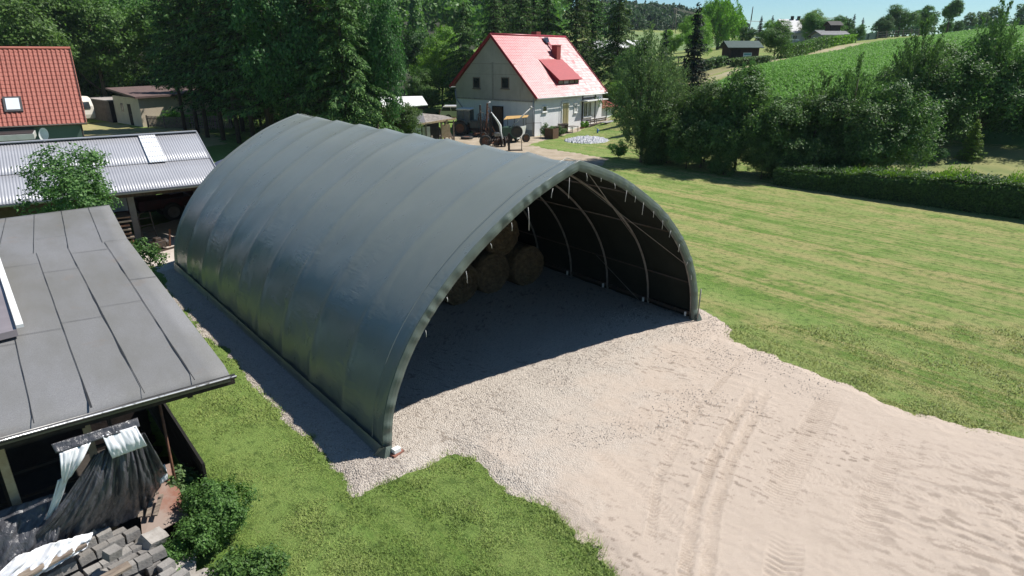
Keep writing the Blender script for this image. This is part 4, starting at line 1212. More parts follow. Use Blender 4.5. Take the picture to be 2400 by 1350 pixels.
m = MB(); m.tube([(.0, -.2, 0), (.0, -.2, 2.45)], .05, 6); m.build('downpipe', M['wood_dark'], LH, True)
sl = Vector((0, 3.5, 4.35)).normalized(); nr_ = Vector((0, -4.35, 3.5)).normalized()
def on_roof(x, t, o): return Vector((x, -.35, 2.55)) + sl * t + nr_ * o
rf = MB(); rf.slab([on_roof(-3.62, .95, .10), on_roof(-2.72, .95, .10), on_roof(-2.72, 2.0, .10), on_roof(-3.62, 2.0, .10)], .12)
rw = rf.build('roof_window', simple('window_frame_dark', (.08, .075, .075), .5), LH)
rf = MB(); rf.slab([on_roof(-3.5, 1.08, .115), on_roof(-2.84, 1.08, .115), on_roof(-2.84, 1.88, .115), on_roof(-3.5, 1.88, .115)], .01); rf.build('pane', simple('sky_glass', (.75, .78, .82), .08, (.7, .74, .8), 1, spec=.9), rw)
# porch with flat roof in front of that house
m = MB(); m.box(-8.0, -2.35, -2.6, -.05, 1.95, 2.25); m.build('porch_roof', simple('porch_fascia', (.50, .50, .48), .7, (.42, .42, .4), 2), LH)
m = MB(); m.box(-8.0, -2.4, -2.5, -.1, 2.255, 2.29); m.build('porch_felt', M['tar'], LH)
m = MB(); m.box(-8.0, -2.6, -2.4, -.3, 0, 1.94); m.build('porch_wall', simple('porch_wall', (.20, .23, .20), .85), LH)
m = MB(); m.box(-3.4, -1.3, -2.35, -2.3, 1.0, 1.45); m.build('porch_rail', simple('rail_pale', (.45, .44, .42), .8, (.2, .19, .18), 14, lo=.45, hi=.55), LH)
dish = empty('satellite_dish', (0, 0, 0), 0, 'round white satellite dish on a mast before the green house wall', 'satellite dish')
dish.scale = (.62, .62, .9)
place(dish, (-1.85, -2.2, 0), R(-25), Matrix.Translation((-26.95, 40.71, 0)) @ Matrix.Rotation(R(33), 4, 'Z'))
Mx = Matrix.Translation((0, -.1, 2.35)) @ Matrix.Rotation(R(-20), 4, 'X')
m = MB(); m.lathe([(.001, .0), (.15, -.012), (.3, -.05), (.42, -.10), (.44, -.115), (.42, -.08), (.3, -.03), (.001, .03)], 24, Mx, 'y'); m.build('reflector', M['white_paint'], dish, True)
m = MB(); m.tube([(0, .05, 0), (0, .05, 2.4)], .035, 8); m.build('mast', M['steel'], dish, True)
m = MB(); m.tube([Mx @ Vector((0, -.05, -.42)), Mx @ Vector((0, -.5, -.1))], .015, 5); m.build('feed_arm', M['steel'], dish, True)

# ---- cream garage, weathered board shed, caravan, picket fence
GA = R(139)
G = empty('cream_garage', (-35.2, 62.1, 0), R(49), 'small cream garage with flat brown roof under the spruce branches', 'garage')
# x to the right-back (lit side), y to the left-back (front with the door)
cream = simple('cream_plaster', (.56, .48, .37), .85, (.50, .42, .32), 1.4)
m = MB(); m.box(0, 7.0, 0, 6.6, 0, 2.65); m.build('wall', cream, G)
m = MB(); m.add([(-.35, -.35, 2.62), (7.4, -.35, 2.82), (7.4, 7.0, 3.3), (-.35, 7.0, 3.2), (-.35, -.35, 2.80), (7.4, -.35, 3.0), (7.4, 7.0, 3.48), (-.35, 7.0, 3.38)], [(3, 2, 1, 0), (4, 5, 6, 7), (0, 1, 5, 4), (1, 2, 6, 5), (2, 3, 7, 6), (3, 0, 4, 7)])
m.build('roof', simple('brown_felt', (.145, .095, .085), .8, (.11, .075, .07), 1.5), G)
m = MB(); m.box(-.03, .0, 2.2, 3.0, 0.02, 2.0); dr = m.build('door', M['wood_dark'], G)
m = MB(); m.box(-.05, -.03, 2.3, 2.36, .95, 1.05); m.build('handle', M['steel'], dr)
m = MB(); m.box(-.03, .0, 4.2, 4.7, 1.2, 2.0); m.build('window', M['glass_dark'], G)
ws = empty('board_shed', (-40.6, 66.3, 0), R(139), 'long weathered grey board shed between the caravan and the cream garage', 'shed')
m = MB(); 
for k in range(26): m.box(.25 * k, .25 * k + .24, -.02 - .02 * (k % 2), .0, 0, 2.05 + .02 * ((k * 7) % 3))
m.build('boarding', simple('weathered_boards', (.16, .135, .125), .9, (.09, .075, .07), 3, .3, 20), ws)
m = MB(); m.box(0, 6.5, -2.6, -.05, 0, 1.98); m.build('body', M['wood_dark'], ws)
m = MB(); m.box(-.1, 6.7, -2.8, .15, 2.10, 2.18); m.build('roof', simple('shed_roof_pale', (.42, .38, .36), .8, (.3, .27, .25), 2), ws)
cv = empty('caravan', (-44.3, 66.0, 0), R(150), 'rounded cream caravan half hidden behind the orange-roofed house', 'caravan')
prof = [(-2.2, .45), (2.1, .45), (2.25, 1.0), (2.15, 1.9), (1.9, 2.4), (1.5, 2.6), (-1.6, 2.6), (-2.0, 2.35), (-2.25, 1.7), (-2.3, .9)]
m = MB(); m.prism(prof, -1.05, 1.05); m.build('body', simple('caravan_cream', (.72, .69, .62), .4, (.66, .62, .55), 2), cv, bevel=.12)
for x0, x1 in ((-1.6, -.6), (.6, 1.6)):
    for y in (-1.06, 1.06):
        m = MB(); m.box(x0, x1, y - .012, y + .012, 1.45, 2.05); m.build('window', M['glass_dark'], cv)
m = MB(); m.add([(-2.33, -.7, 1.45), (-2.33, .7, 1.45), (-2.14, .7, 2.1), (-2.14, -.7, 2.1)], [(0, 1, 2, 3)]); m.build('window', M['glass_dark'], cv)
for y in (-.9, .9): wheel(cv, (0, y, .32), .32, .18)
def fence(name, a, b, hgt, mat, label, cat, pale=.09, gap=.07, post=2.0, group=None):
    a = Vector(a); b = Vector(b); d = b - a; L = d.xy.length; e = empty(name, a, math.atan2(d.y, d.x), label, cat, group)
    dz = d.z / L
    m = MB(); k = 0; x = 0
    while x < L - pale:
        m.box(x, x + pale, -.012, .012, .06 + dz * x, hgt + dz * x); x += pale + gap
    m.build('pales', mat, e)
    for z in (.25, hgt * .78):
        m = MB(); m.bar((0, .03, z), (L, .03, z + dz * L), .03, .06); m.build('rail', mat, e)
    x = 0
    while x <= L + .01:
        m = MB(); m.box(x - .05, x + .05, .04, .13, -.2 + dz * x, hgt + .05 + dz * x); m.build('post', mat, e); x += post
    return e
fm = simple('old_picket', (.22, .17, .125), .9, (.13, .1, .075), 4, .2, 20)
fence('picket_fence', (-34.4, 61.4, 0), (-29.6, 60.0, 0), 1.1, fm, 'old brown picket fence running from the cream garage to the spruce trunks', 'fence')
fence('picket_fence', (-29.5, 60.0, 0), (-26.0, 60.6, 0), 1.2, simple('picket_grey', (.30, .26, .22), .9, (.2, .17, .14), 4), 'paler picket fence standing between the bare spruce trunks', 'fence')

# ------------------------------------------------------------------ white farmhouse with red roof
H = empty('farmhouse', (1.91, 54.78, 0), R(53), 'two storey farmhouse with red metal roof, grey gable and white lower walls', 'house')
LX, LY, EZ, RZ, RY = 11.3, 8.75, 3.45, 8.0, 4.5
def render_mat(name, a, b, c):
    m, N, L, B = new_mat(name); v = coords(N, L)
    k = mixcol(N, L, ramp(N, L, noise(N, L, .8, 6, .65, v), [(.35, 0.0), (.7, 1.0)]), a, b)
    k = mixcol(N, L, ramp(N, L, noise(N, L, 1.0, 5, .7, coords(N, L, (2.5, 2.5, .35))), [(.55, 0.0), (.75, .55)]), k, c)
    L.new(k, B.inputs['Base Color']); B.inputs['Roughness'].default_value = .92
    bump(N, L, B, noise(N, L, 14, 5, .7, v), .25, .02); return m
gr = render_mat('grey_render', (.44, .405, .355), (.35, .325, .285), (.25, .23, .205))
wr_ = render_mat('white_render', (.72, .72, .72), (.64, .64, .65), (.45, .45, .46))
# lower storey walls and upper gable as separate skins so their edges stay clean
m = MB(); m.box(0, LX, 0, LY, 0, 2.86); m.box(.05, LX, .0, LY - .0, 2.86, EZ); m.build('white_wall', wr_, H)
m = MB(); zl = 3.95
m.add([(-.03, 0, 2.86), (-.03, LY, 2.86), (-.03, LY, zl), (-.03, RY, RZ), (-.03, 0, EZ), (.25, 0.0, 2.87), (.25, LY, 2.87), (.25, LY, zl), (.25, RY, RZ), (.25, 0, EZ)],
      [(0, 1, 2, 3, 4), (9, 8, 7, 6, 5), (0, 5, 6, 1), (1, 6, 7, 2), (2, 7, 8, 3), (3, 8, 9, 4), (4, 9, 5, 0)])
m.build('gable_wall', gr, H)
m = MB(); m.add([(LX, 0, EZ), (LX, LY, zl), (LX, RY, RZ), (LX - .2, 0, EZ), (LX - .2, LY, zl), (LX - .2, RY, RZ)], [(0, 1, 2), (5, 4, 3)]); m.build('far_gable', gr, H)
m = MB(); m.box(-.055, -.03, 0, LY, 2.78, 2.90); m.build('string_course', simple('course', (.36, .34, .31), .9, (.25, .23, .21), 4), H)
m = MB(); m.box(-.035, 0, 4.35, 4.55, 2.9, 5.9); m.box(-.033, 0, 2.0, 6.9, 5.75, 5.8); m.box(-.033, 0, 1.2, 7.6, 4.9, 4.94); m.build('render_joint', simple('joint', (.33, .31, .28), .9, (.26, .24, .21), 5), H)
m = MB(); m.box(-.02, 0, 4.8, LY, 0, 1.05); m.box(-.02, 0, 0, 3.2, 0, .5); m.build('bare_plinth', simple('plinth', (.40, .41, .43), .9, (.30, .31, .33), 1.0, .3, 12), H)
tile_roof('roof', (-.25, -.38, 3.12), (LX + .45, 0, 0), (0, RY + .38, RZ + .10 - 3.12), .34, .26, .010, M['tile_red'], H, .016)
tile_roof('roof', (-.25, 9.25, 3.80), (LX + .45, 0, 0), (0, -(9.25 - RY), RZ + .10 - 3.80), .34, .26, .010, M['tile_red'], H, .016)
m = MB(); m.tube([(-.25, RY, RZ + .13), (LX + .2, RY, RZ + .13)], .09, 8); m.build('ridge_cap', M['trim_red'], H, True)
for x in (-.28, LX + .22):
    m = MB(); m.bar((x, -.38, 3.10), (x, RY, RZ + .09), .05, .20); m.bar((x, 9.25, 3.78), (x, RY, RZ + .09), .05, .20); m.build('verge_trim', M['trim_red'], H)
m = MB(); m.tube([(-.2, -.45, 3.07), (LX + .2, -.45, 3.04)], .06, 8); m.build('gutter', M['white_paint'], H, True)
m = MB(); m.tube([(-.2, 9.32, 3.72), (LX, 9.32, 3.7)], .06, 8); m.build('gutter', M['white_paint'], H, True)
m = MB(); m.tube([(-.06, 8.75, 3.6), (-.1, 8.7, 2.8), (-.1, 7.4, 1.5), (-.1, 7.3, .1)], .05, 6); m.build('downpipe', simple('grey_pipe', (.30, .32, .36), .6), H, True)
m = MB(); m.tube([(-.08, .12, 3.1), (-.08, .12, .1)], .045, 6); m.build('downpipe', simple('grey_pipe2', (.42, .42, .43), .6), H, True)
def window(parent, face, p, w, h, frame=M['wood_grey'], pane=M['glass_dark'], bars=1, name='window'):
    """window set on face 'gable' (plane x=0, width along y) or 'long' (plane y=0, width along x)"""
    a, z = p
    def bx(m, u0, u1, z0, z1, d0, d1):
        return m.box(-d1, -d0, u0, u1, z0, z1) if face == 'gable' else m.box(u0, u1, -d1, -d0, z0, z1)
    m = MB(); t = .07
    bx(m, a, a + t, z, z + h, .035, .075); bx(m, a + w - t, a + w, z, z + h, .035, .075); bx(m, a + t, a + w - t, z + h - t, z + h, .035, .075); bx(m, a + t, a + w - t, z, z + t, .035, .075)
    for k in range(bars): bx(m, a + w * (k + 1) / (bars + 1) - .02, a + w * (k + 1) / (bars + 1) + .02, z + t, z + h - t, .037, .06)
    f = m.build(name, frame, parent)
    m = MB(); bx(m, a + t, a + w - t, z + t, z + h - t, .033, .040); m.build('pane', pane, f)
    m = MB(); bx(m, a - .06, a + w + .06, z - .06, z, .03, .13); m.build('sill', frame, f)
    return f
window(H, 'gable', (5.85, 3.70), .82, .95, bars=0)
window(H, 'gable', (2.65, 3.78), .86, .92, bars=0)
m = MB(); m.box(-.05, .0, 3.42, 4.42, .03, 2.22); dr = m.build('door', M['wood_brown'], H)
m = MB(); m.box(-.085, -.05, 3.52, 3.56, 1.0, 1.12); m.build('handle', M['steel'], dr)
m = MB(); m.box(-.07, -.0, 3.32, 3.41, .03, 2.30); m.box(-.07, 0, 4.43, 4.52, .03, 2.30); m.box(-.07, 0, 3.32, 4.52, 2.23, 2.31); m.build('door_frame', M['wood_dark'], H)
window(H, 'long', (1.05, 1.92), .68, .52, M['white_paint'], M['glass_dark'], 0)
window(H, 'long', (6.15, 1.55), .5, .85, M['white_paint'], simple('net_curtain', (.55, .54, .5), .8), 0)
# curtain door
m = MB(); V = []
for k in range(41):
    x = 4.2 + .95 * k / 40; y = -.06 - .035 * math.sin(k * 1.5)
    V += [(x, y, .25), (x, y, 2.45)]
m.add(V, [(2 * k, 2 * k + 2, 2 * k + 3, 2 * k + 1) for k in range(40)]); m.build('door_curtain', simple('curtain_cream', (.62, .56, .36), .9, (.48, .40, .2), 3, stretch=(9, 1, .2)), H, True)
m = MB(); m.box(4.08, 4.18, -.08, 0, .1, 2.55); m.box(5.17, 5.27, -.08, 0, .1, 2.55); m.box(4.08, 5.27, -.08, 0, 2.5, 2.6); m.build('door_frame', M['white_paint'], H)
m = MB(); m.box(4.0, 5.4, -.75, 0, .0, .16); m.build('door_step', M['concrete'], H)
m = MB(); m.tube([(3.75, -.03, .5), (3.75, -.03, 2.2), (4.2, -.03, 2.75), (5.6, -.03, 2.85), (7.4, -.03, 2.7)], .02, 5); m.build('cable', M['white_paint'], H)
# half-timbered porch end
tb = simple('timber_black', (.03, .022, .02), .7)
for x in (7.55, 9.85): m = MB(); m.box(x, x + .16, -.06, 0, .05, 3.1); m.build('timber', tb, H)
m = MB(); m.box(7.72, 9.84, -.055, 0, 2.62, 2.74); m.build('timber', tb, H)
m = MB(); m.box(7.4, 11.25, -.7, 0, 2.46, 2.54); m.build('canopy', M['white_paint'], H)
window(H, 'long', (7.78, 1.0), .75, 1.35, M['white_paint'], M['glass_dark'], 1)
window(H, 'long', (8.60, 1.0), .6, 1.35, M['white_paint'], M['glass_dark'], 1)
m = MB(); m.box(9.25, 9.83, -.05, 0, .1, 2.45); d2 = m.build('door', M['white_paint'], H)
m = MB(); m.box(9.33, 9.40, -.08, -.05, 1.05, 1.15); m.build('handle', M['steel'], d2)
# dormer
dm = MB(); dm.slab([(4.05, .22, 4.42), (7.85, .22, 4.42), (7.85, 2.5, 6.12), (4.05, 2.5, 6.12)], .07); dmr = dm.build('dormer_roof', simple('dormer_red', (.36, .045, .05), .55, (.30, .04, .045), 2, stretch=(1, 6, 1)), H)
dm = MB()
for x in (4.2, 7.66): dm.add([(x, .50, 3.9), (x, .50, 4.55), (x, 2.4, 5.95), (x + .05, .50, 3.9), (x + .05, .50, 4.55), (x + .05, 2.4, 5.95)], [(0, 1, 2), (5, 4, 3), (0, 3, 4, 1), (1, 4, 5, 2), (2, 5, 3, 0)])
dm.build('dormer_cheek', M['trim_red'], H)
dm = MB(); dm.box(4.25, 7.66, .50, .54, 3.95, 4.58); fr = dm.build('dormer_front', M['wood_brown'], H)
for x in (4.6, 5.5, 6.4, 7.1):
    dm = MB(); dm.box(x - .25 * (x != 7.1) - .1, x + .35, .46, .50, 4.08, 4.50); dm.build('pane', M['glass_dark'] if x != 5.5 else simple('lit_pane', (.45, .44, .42), .3), fr)
# chimneys and roof hatch
cb = simple('chimney_red', (.30, .06, .05), .7, (.24, .05, .04), 6)
m = MB(); m.box(6.85, 7.5, 2.42, 3.0, 5.6, 7.25); m.box(6.82, 7.53, 2.39, 3.03, 7.25, 7.33); m.build('chimney', cb, H)
m = MB(); m.box(6.9, 7.6, 4.75, 5.35, 7.2, 8.5); m.build('chimney', cb, H)
m = MB(); m.slab([(7.05, 3.75, 7.47), (7.6, 3.75, 7.47), (7.6, 4.2, 7.93), (7.05, 4.2, 7.93)], .1); m.slab([(7.05, 3.72, 7.47), (7.6, 3.72, 7.47), (7.65, 3.95, 8.0), (7.0, 3.95, 8.0)], .03); m.build('roof_hatch', M['glass_dark'], H)
m = MB(); m.bar((7.3, 3.1, 6.95), (7.3, 3.7, 7.55), .25, .04); m.build('roof_step', M['trim_red'], H)
# tiled lean-to at the far end
A = empty('lean_to', (1.91, 54.78, 0), R(53), 'small white lean-to with orange tiles at the far right end of the farmhouse', 'lean-to')
m = MB(); m.box(LX + .02, LX + 3.2, .3, 3.6, 0, 1.75); m.build('wall', wr_, A)
tile_roof('roof', (LX + .05, -.05, 1.62), (3.5, 0, 0), (0, 3.4, 1.0), .3, .24, .025, M['tile_orange'], A)
m = MB(); m.box(LX + 1.5, LX + 1.56, .26, .3, 0, 1.7); m.build('post', tb, A)
HMx = Matrix.Translation((1.91, 54.78, 0)) @ Matrix.Rotation(R(53), 4, 'Z')
def hplace(o, p, rz=0): return place(o, p, rz, HMx)
# bench and tubs along the long wall
b = empty('garden_bench', (0, 0, 0), 0, 'long black bench with slender legs before the white farmhouse wall', 'bench'); hplace(b, (8.4, -1.4, .03))
m = MB()
for k in range(4): m.box(-1.9, 1.9, -.22 + .12 * k, -.12 + .12 * k, .44, .48)
m.build('seat', M['black_iron'], b)
m = MB()
for k in range(2): m.box(-1.9, 1.9, .27, .30, .6 + .16 * k, .72 + .16 * k)
m.build('backrest', M['black_iron'], b)
for x in (-1.7, 0, 1.7):
    m = MB(); m.bar((x, -.2, 0), (x, -.2, .44), .05); m.bar((x, .25, 0), (x, .30, .9), .05); m.build('leg', M['black_iron'], b)
t = empty('garden_table', (0, 0, 0), 0, 'long dark garden table standing in front of the black bench', 'table'); hplace(t, (8.6, -2.6, .03))
m = MB(); m.box(-1.6, 1.6, -.35, .35, .70, .74); m.build('table_top', simple('grey_table', (.34, .33, .32), .6), t)
for x in (-1.4, 1.4):
    for y in (-.3, .3): m = MB(); m.bar((x, y, 0), (x, y, .7), .05); m.build('leg', M['black_iron'], t)
pot_m = simple('terracotta', (.38, .15, .08), .8)
def pot(p, lab, leafm='leaf_bright'):
    o = empty('flower_pot', (0, 0, 0), 0, lab, 'flower pot', 'pots along the farmhouse'); hplace(o, p)
    m = MB(); m.lathe([(.001, 0), (.13, 0), (.19, .3), (.21, .3), (.21, .34), (.17, .34), (.16, .28), (.001, .28)], 14); m.build('pot', pot_m, o)
    return o
POTS = [pot((5.9, -1.1, .02), 'terracotta flower pot with pale green plant next to the farmhouse bench'), pot((6.4, -1.2, .02), 'terracotta pot with yellowish plant left of the white box'), pot((1.2, -.9, .02), 'terracotta pot with straggly plant near the farmhouse corner')]
m = MB(); m.box(-.3, .3, -.2, .2, 0, .36); o = m.build('white_box', M['white_paint'], None, bevel=.02); hplace(o, (7.0, -2.3, .02)); tag(o, 'small white box on the path before the black bench', 'box')
m = MB(); m.lathe([(.001, 0), (.42, 0), (.46, .85), (.48, .85), (.48, .9), (.42, .9), (.40, .1), (.001, .1)], 18); o = m.build('barrel', M['black_iron'], None, True); hplace(o, (2.7, -1.1, 0)); tag(o, 'black barrel by the white wall, right of the small window', 'barrel')
m = MB(); m.box(-.45, .45, -.3, .3, 0, .75); m.box(-.48, .48, -.33, .33, .75, .8); o = m.build('black_crate', M['black_iron'], None, bevel=.02); hplace(o, (1.7, -1.3, 0)); tag(o, 'black lidded crate against the white wall below the small window', 'crate')
m = MB()
m.box(-.5, .5, -.4, .4, .62, .66)
for x in (-.45, .45):
    for y in (-.35, .35): m.bar((x, y, 0), (x, y, .62), .05)
o = m.build('steel_frame_table', M['steel'], None); hplace(o, (3.5, -1.5, 0)); tag(o, 'light metal frame table between the black barrel and the curtained door', 'table')
m = MB()
m.box(-.42, .42, -.40, -.36, 0, .85); m.box(-.42, .42, .36, .40, 0, .85); m.box(-.42, -.38, -.36, .36, 0, .85); m.box(.38, .42, -.36, .36, 0, .85); m.box(-.38, .38, -.36, .36, .0, .7)
o = m.build('compost_bin', M['wood_brown'], None); hplace(o, (-.4, -2.0, 0)); tag(o, 'brown wooden bin in front of the farmhouse corner', 'bin')

# ------------------------------------------------------------------ yard machines and sheds by the farmhouse
# low shack with metal gable roof
S = empty('wooden_shack', (-7.2, 51.6, 0), R(20), 'low ramshackle wooden shack with grey metal roof in front of the farmhouse yard', 'shack')
m = MB(); m.box(-2.3, 1.2, -1.0, 2.2, 0, 1.55); m.build('wall', M['wood_dark'], S)
m = MB(); m.box(-2.35, -1.5, -1.06, -1.01, 0, 1.4); m.build('red_boarding', M['red_paint'], S)
m = MB(); m.box(-1.0, -.25, -1.08, -1.02, .0, 1.35); m.build('white_panel', M['white_paint'], S)
m = MB(); m.box(-.15, .45, -1.10, -1.03, .0, 1.25); m.build('white_panel', simple('cream_panel', (.66, .60, .52), .8), S)
rm = simple('grey_roof_sheet', (.20, .195, .20), .6, (.15, .145, .15), 2, metal=.3)
m = MB(); m.slab([(-2.6, -1.25, 1.50), (.1, -1.35, 1.50), (.3, .6, 2.15), (-2.6, .6, 2.15)], .05); m.slab([(-2.6, .6, 2.15), (.3, .6, 2.15), (1.3, 2.4, 1.6), (-2.6, 2.4, 1.6)], .05); m.build('roof', rm, S)
m = MB(); m.slab([(.1, -1.35, 1.51), (2.6, -.6, 1.75), (2.2, 1.2, 1.85), (.3, .6, 2.12)], .05); m.build('awning', simple('awning_felt', (.16, .14, .13), .9, (.3, .27, .24), 5), S)
m = MB(); m.bar((-.5, -1.45, 1.46), (2.7, -.62, 1.74), .06, .14); m.build('awning_beam', M['wood_fresh'], S)
for x, y in ((.1, -1.25), (1.4, -.9), (2.5, -.55)): m = MB(); m.bar((x, y, 0), (x, y, 1.6), .1); m.build('post', M['wood_grey'], S)
rs = random.Random(9)
SM = Matrix.Translation((-7.2, 51.6, 0)) @ Matrix.Rotation(R(20), 4, 'Z')
PL = ['grey plank leaning below the shack awning, leftmost', 'dark plank leaning below the shack awning next to the grey one', 'weathered plank under the awning in the middle of the leaning row', 'brown plank leaning below the awning, right of the middle', 'grey plank leaning at the open right end of the shack', 'long slanting prop board at the right corner of the shack']
for k, lab in enumerate(PL):
    m = MB(); x = .6 + .36 * k; hgt = rs.uniform(1.1, 1.6) if k < 5 else 1.75
    m.bar((x, -1.35 + .23 * (x - .1), 0), (x + rs.uniform(-.2, .2) - (.5 if k == 5 else 0), -.75 + .23 * (x - .1), hgt), .16, .04, up=(0, 1, 0))
    o = m.build('plank', M[['wood_grey', 'wood_dark', 'wood_grey', 'wood_brown', 'wood_grey', 'wood_grey'][k]]); o.matrix_world = SM; tag(o, lab, 'plank', 'planks leaning on the shack')
m = MB(); m.box(-.35, .35, -.03, .03, 0, 1.0); m.bar((-.1, -.06, .9), (.15, -.06, 1.35), .3, .04); o = m.build('wooden_chair_back', M['wood_fresh']); o.matrix_world = SM @ Matrix.Translation((1.75, -.95, .35)); tag(o, 'curved yellow wooden piece hanging under the shack awning', 'wooden piece')
# white roofed shed behind
Wd = empty('white_roof_shed', (-10.6, 64.6, 0), R(18), 'grey shed with sloping white roof behind the tree beside the farmhouse', 'shed')
m = MB(); m.add([(-2, -1.5, 0), (1.6, -1.5, 0), (1.6, 1.6, 0), (-2, 1.6, 0), (-2, -1.5, 1.7), (1.6, -1.5, 1.9), (1.6, 1.6, 2.3), (-2, 1.6, 2.3)], [(3, 2, 1, 0), (4, 5, 6, 7), (0, 1, 5, 4), (1, 2, 6, 5), (2, 3, 7, 6), (3, 0, 4, 7)]); m.build('wall', simple('shed_grey', (.20, .21, .24), .85, (.16, .17, .19), 2), Wd)
m = MB(); m.slab([(-2.3, -1.9, 1.72), (2.0, -1.9, 1.95), (2.2, 2.0, 2.55), (-2.3, 2.0, 2.55)], .10); m.build('roof', M['white_paint'], Wd)
m = MB(); m.bar((-2.3, -1.86, 1.55), (2.0, -1.86, 1.78), .05, .34); m.bar((2.02, -1.9, 1.78), (2.18, 2.0, 2.38), .05, .3); m.build('fascia', M['wood_dark'], Wd)
# estate car behind the house corner
C = empty('estate_car', (-5.3, 69.4, 0), R(2), 'cream estate car parked behind the left corner of the farmhouse', 'car')
side = [(-2.25, .35), (2.25, .35), (2.3, .7), (1.35, .92), (.75, 1.40), (-1.95, 1.42), (-2.2, 1.0), (-2.3, .7)]
cp = simple('car_cream', (.56, .53, .42), .3, (.52, .49, .39), 2, spec=.6, coat=.5)
m = MB(); m.prism(side, -.82, .82); m.build('body', cp, C, bevel=.09)
m = MB(); m.prism([(1.22, .95), (.72, 1.34), (-1.9, 1.36), (-2.12, .98)], -.835, .835); m.build('side_glass', M['glass_dark'], C)
for x in (.0, -1.1, .72): m = MB(); m.bar((x + .02, -.845, .94), (x - .08, -.845, 1.38), .07, .02, up=(0, 1, 0)); m.build('pillar', cp, C)
m = MB(); m.box(-1.8, .6, -.72, .72, 1.43, 1.47); m.build('roof_panel', simple('car_roof', (.68, .70, .72), .3), C, bevel=.02)
for x in (-1.4, 1.45):
    for y in (-.78, .78): wheel(C, (x, y, .31), .31, .18)
m = MB(); m.box(-2.34, -2.28, -.75, .75, .42, .52); m.build('bumper', M['black_iron'], C)
for y in (-.65, .65): m = MB(); m.box(-2.31, -2.24, y - .09, y + .09, .75, .98); m.build('tail_light', M['red_paint'], C)
# tractor with cab
T = empty('tractor', (-3.75, 55.9, 0), R(-14), 'old green grey tractor with cab and large rear wheels before the gable wall', 'tractor')
tg = simple('tractor_green', (.10, .14, .12), .6, (.16, .13, .10), 4)
m = MB(); m.box(.2, 1.75, -.3, .3, .62, 1.12); m.prism([(.2, 1.12), (1.75, 1.12), (1.7, 1.2), (.2, 1.24)], -.28, .28); m.build('hood', tg, T, bevel=.05)
m = MB(); m.box(-.6, 1.6, -.22, .22, .4, .64); m.build('chassis', M['black_iron'], T)
m = MB(); m.prism([(-.85, 2.10), (.35, 2.10), (.42, 2.16), (.3, 2.24), (-.8, 2.24), (-.92, 2.16)], -.62, .62); m.build('cab_roof', simple('cab_white', (.62, .64, .62), .6, (.5, .52, .5), 3), T, bevel=.04)
for x, y in ((-.8, -.56), (-.8, .56), (.3, -.56), (.3, .56), (-.25, -.58), (-.25, .58)):
    m = MB(); m.bar((x * 1.02, y, 1.05), (x, y * .96, 2.1), .06); m.build('cab_pillar', tg, T)
cgm = (simple('cab_glass', (.10, .12, .12), .08, (.16, .18, .18), 2, spec=.8))
for y in (-.54, .54): m = MB(); m.box(-.76, .26, y - .005, y + .005, 1.1, 2.08); m.build('cab_glass', cgm, T)
m = MB(); m.box(-.6, -.1, -.25, .25, .85, .98); m.box(-.62, -.54, -.25, .25, .98, 1.4); m.build('seat', M['rubber'], T)
m = MB(); m.tube([(.05, 0, 1.15), (-.02, 0, 1.4)], .02, 6); m.lathe([(.15, -.012), (.17, 0), (.15, .012), (.15, -.012)], 14, Matrix.Translation((-.02, 0, 1.42)) @ Matrix.Rotation(R(-20), 4, 'Y')); m.build('steering_wheel', M['rubber'], T)
m = MB(); m.tube([(1.0, -.2, 1.2), (1.0, -.2, 1.85)], .035, 8); m.build('exhaust', M['rust'], T, True)
for y in (-.68, .68):
    wheel(T, (-.5, y, .62), .62, .34, 'y', 'rust', lugs=16)
    wheel(T, (1.35, y * .9, .38), .38, .2, 'y', 'rust')
    m = MB(); n = 8
    V = []
    for k in range(n + 1):
        t = R(200) - R(170) * k / n
        for yy in (y - .2, y + .2): V.append((-.5 + .72 * math.cos(t), yy, .62 + .72 * math.sin(t)))
    m.add(V, [(2 * k, 2 * k + 1, 2 * k + 3, 2 * k + 2) for k in range(n)]); f = m.build('mudguard', tg, T); s_ = f.modifiers.new('thickness', 'SOLIDIFY'); s_.thickness = .02
# folded hay tedder standing upright
def tine_mast(parent, x, y, hgt, w, mat, rs, n, rad=.28):
    m = MB(); m.bar((x, y, .1), (x + w, y, hgt), .12); m.build('mast', mat, parent)
    for k in range(n):
        z = .35 + (hgt - .5) * k / n; a = rs.uniform(0, 6.28); xx = x + w * (z / hgt)
        m = MB(); m.tube([(xx, y, z), (xx + rad * math.cos(a), y + rad * math.sin(a), z - .1), (xx + rad * 1.15 * math.cos(a + .2), y + rad * 1.15 * math.sin(a + .2), z - .42)], .022, 5)
        m.build('tine', mat, parent)
D = empty('hay_tedder', (-2.35, 54.3, 0), R(-10), 'dark folded hay tedder with many hanging tines standing right of the tractor', 'hay tedder')
rs = random.Random(21)
tine_mast(D, -.25, 0, 2.6, -.05, M['black_iron'], rs, 16)
tine_mast(D, .15, .1, 2.75, .15, M['rust'], rs, 16)
m = MB(); m.tube([(.28, .1, 2.7), (.55, .1, 2.85)], .05, 8); m.build('boom_tip', M['white_paint'], D, True)
m = MB(); m.bar((-1.0, .2, .45), (1.0, .1, .42), .1); m.bar((-.6, -.6, .35), (.5, .7, .4), .08); m.build('frame', M['rust'], D)
for p in ((-.7, -.1), (.8, 0), (.1, -.6)): wheel(D, (p[0], p[1], .25), .25, .12, 'y', 'rust')
m = MB()
for k in range(7): m.bar((rs.uniform(-.9, .9), rs.uniform(-.7, .3), rs.uniform(.05, .5)), (rs.uniform(-.9, .9), rs.uniform(-.7, .3), rs.uniform(.05, .6)), .05)
m.build('linkage', M['black_iron'], D)
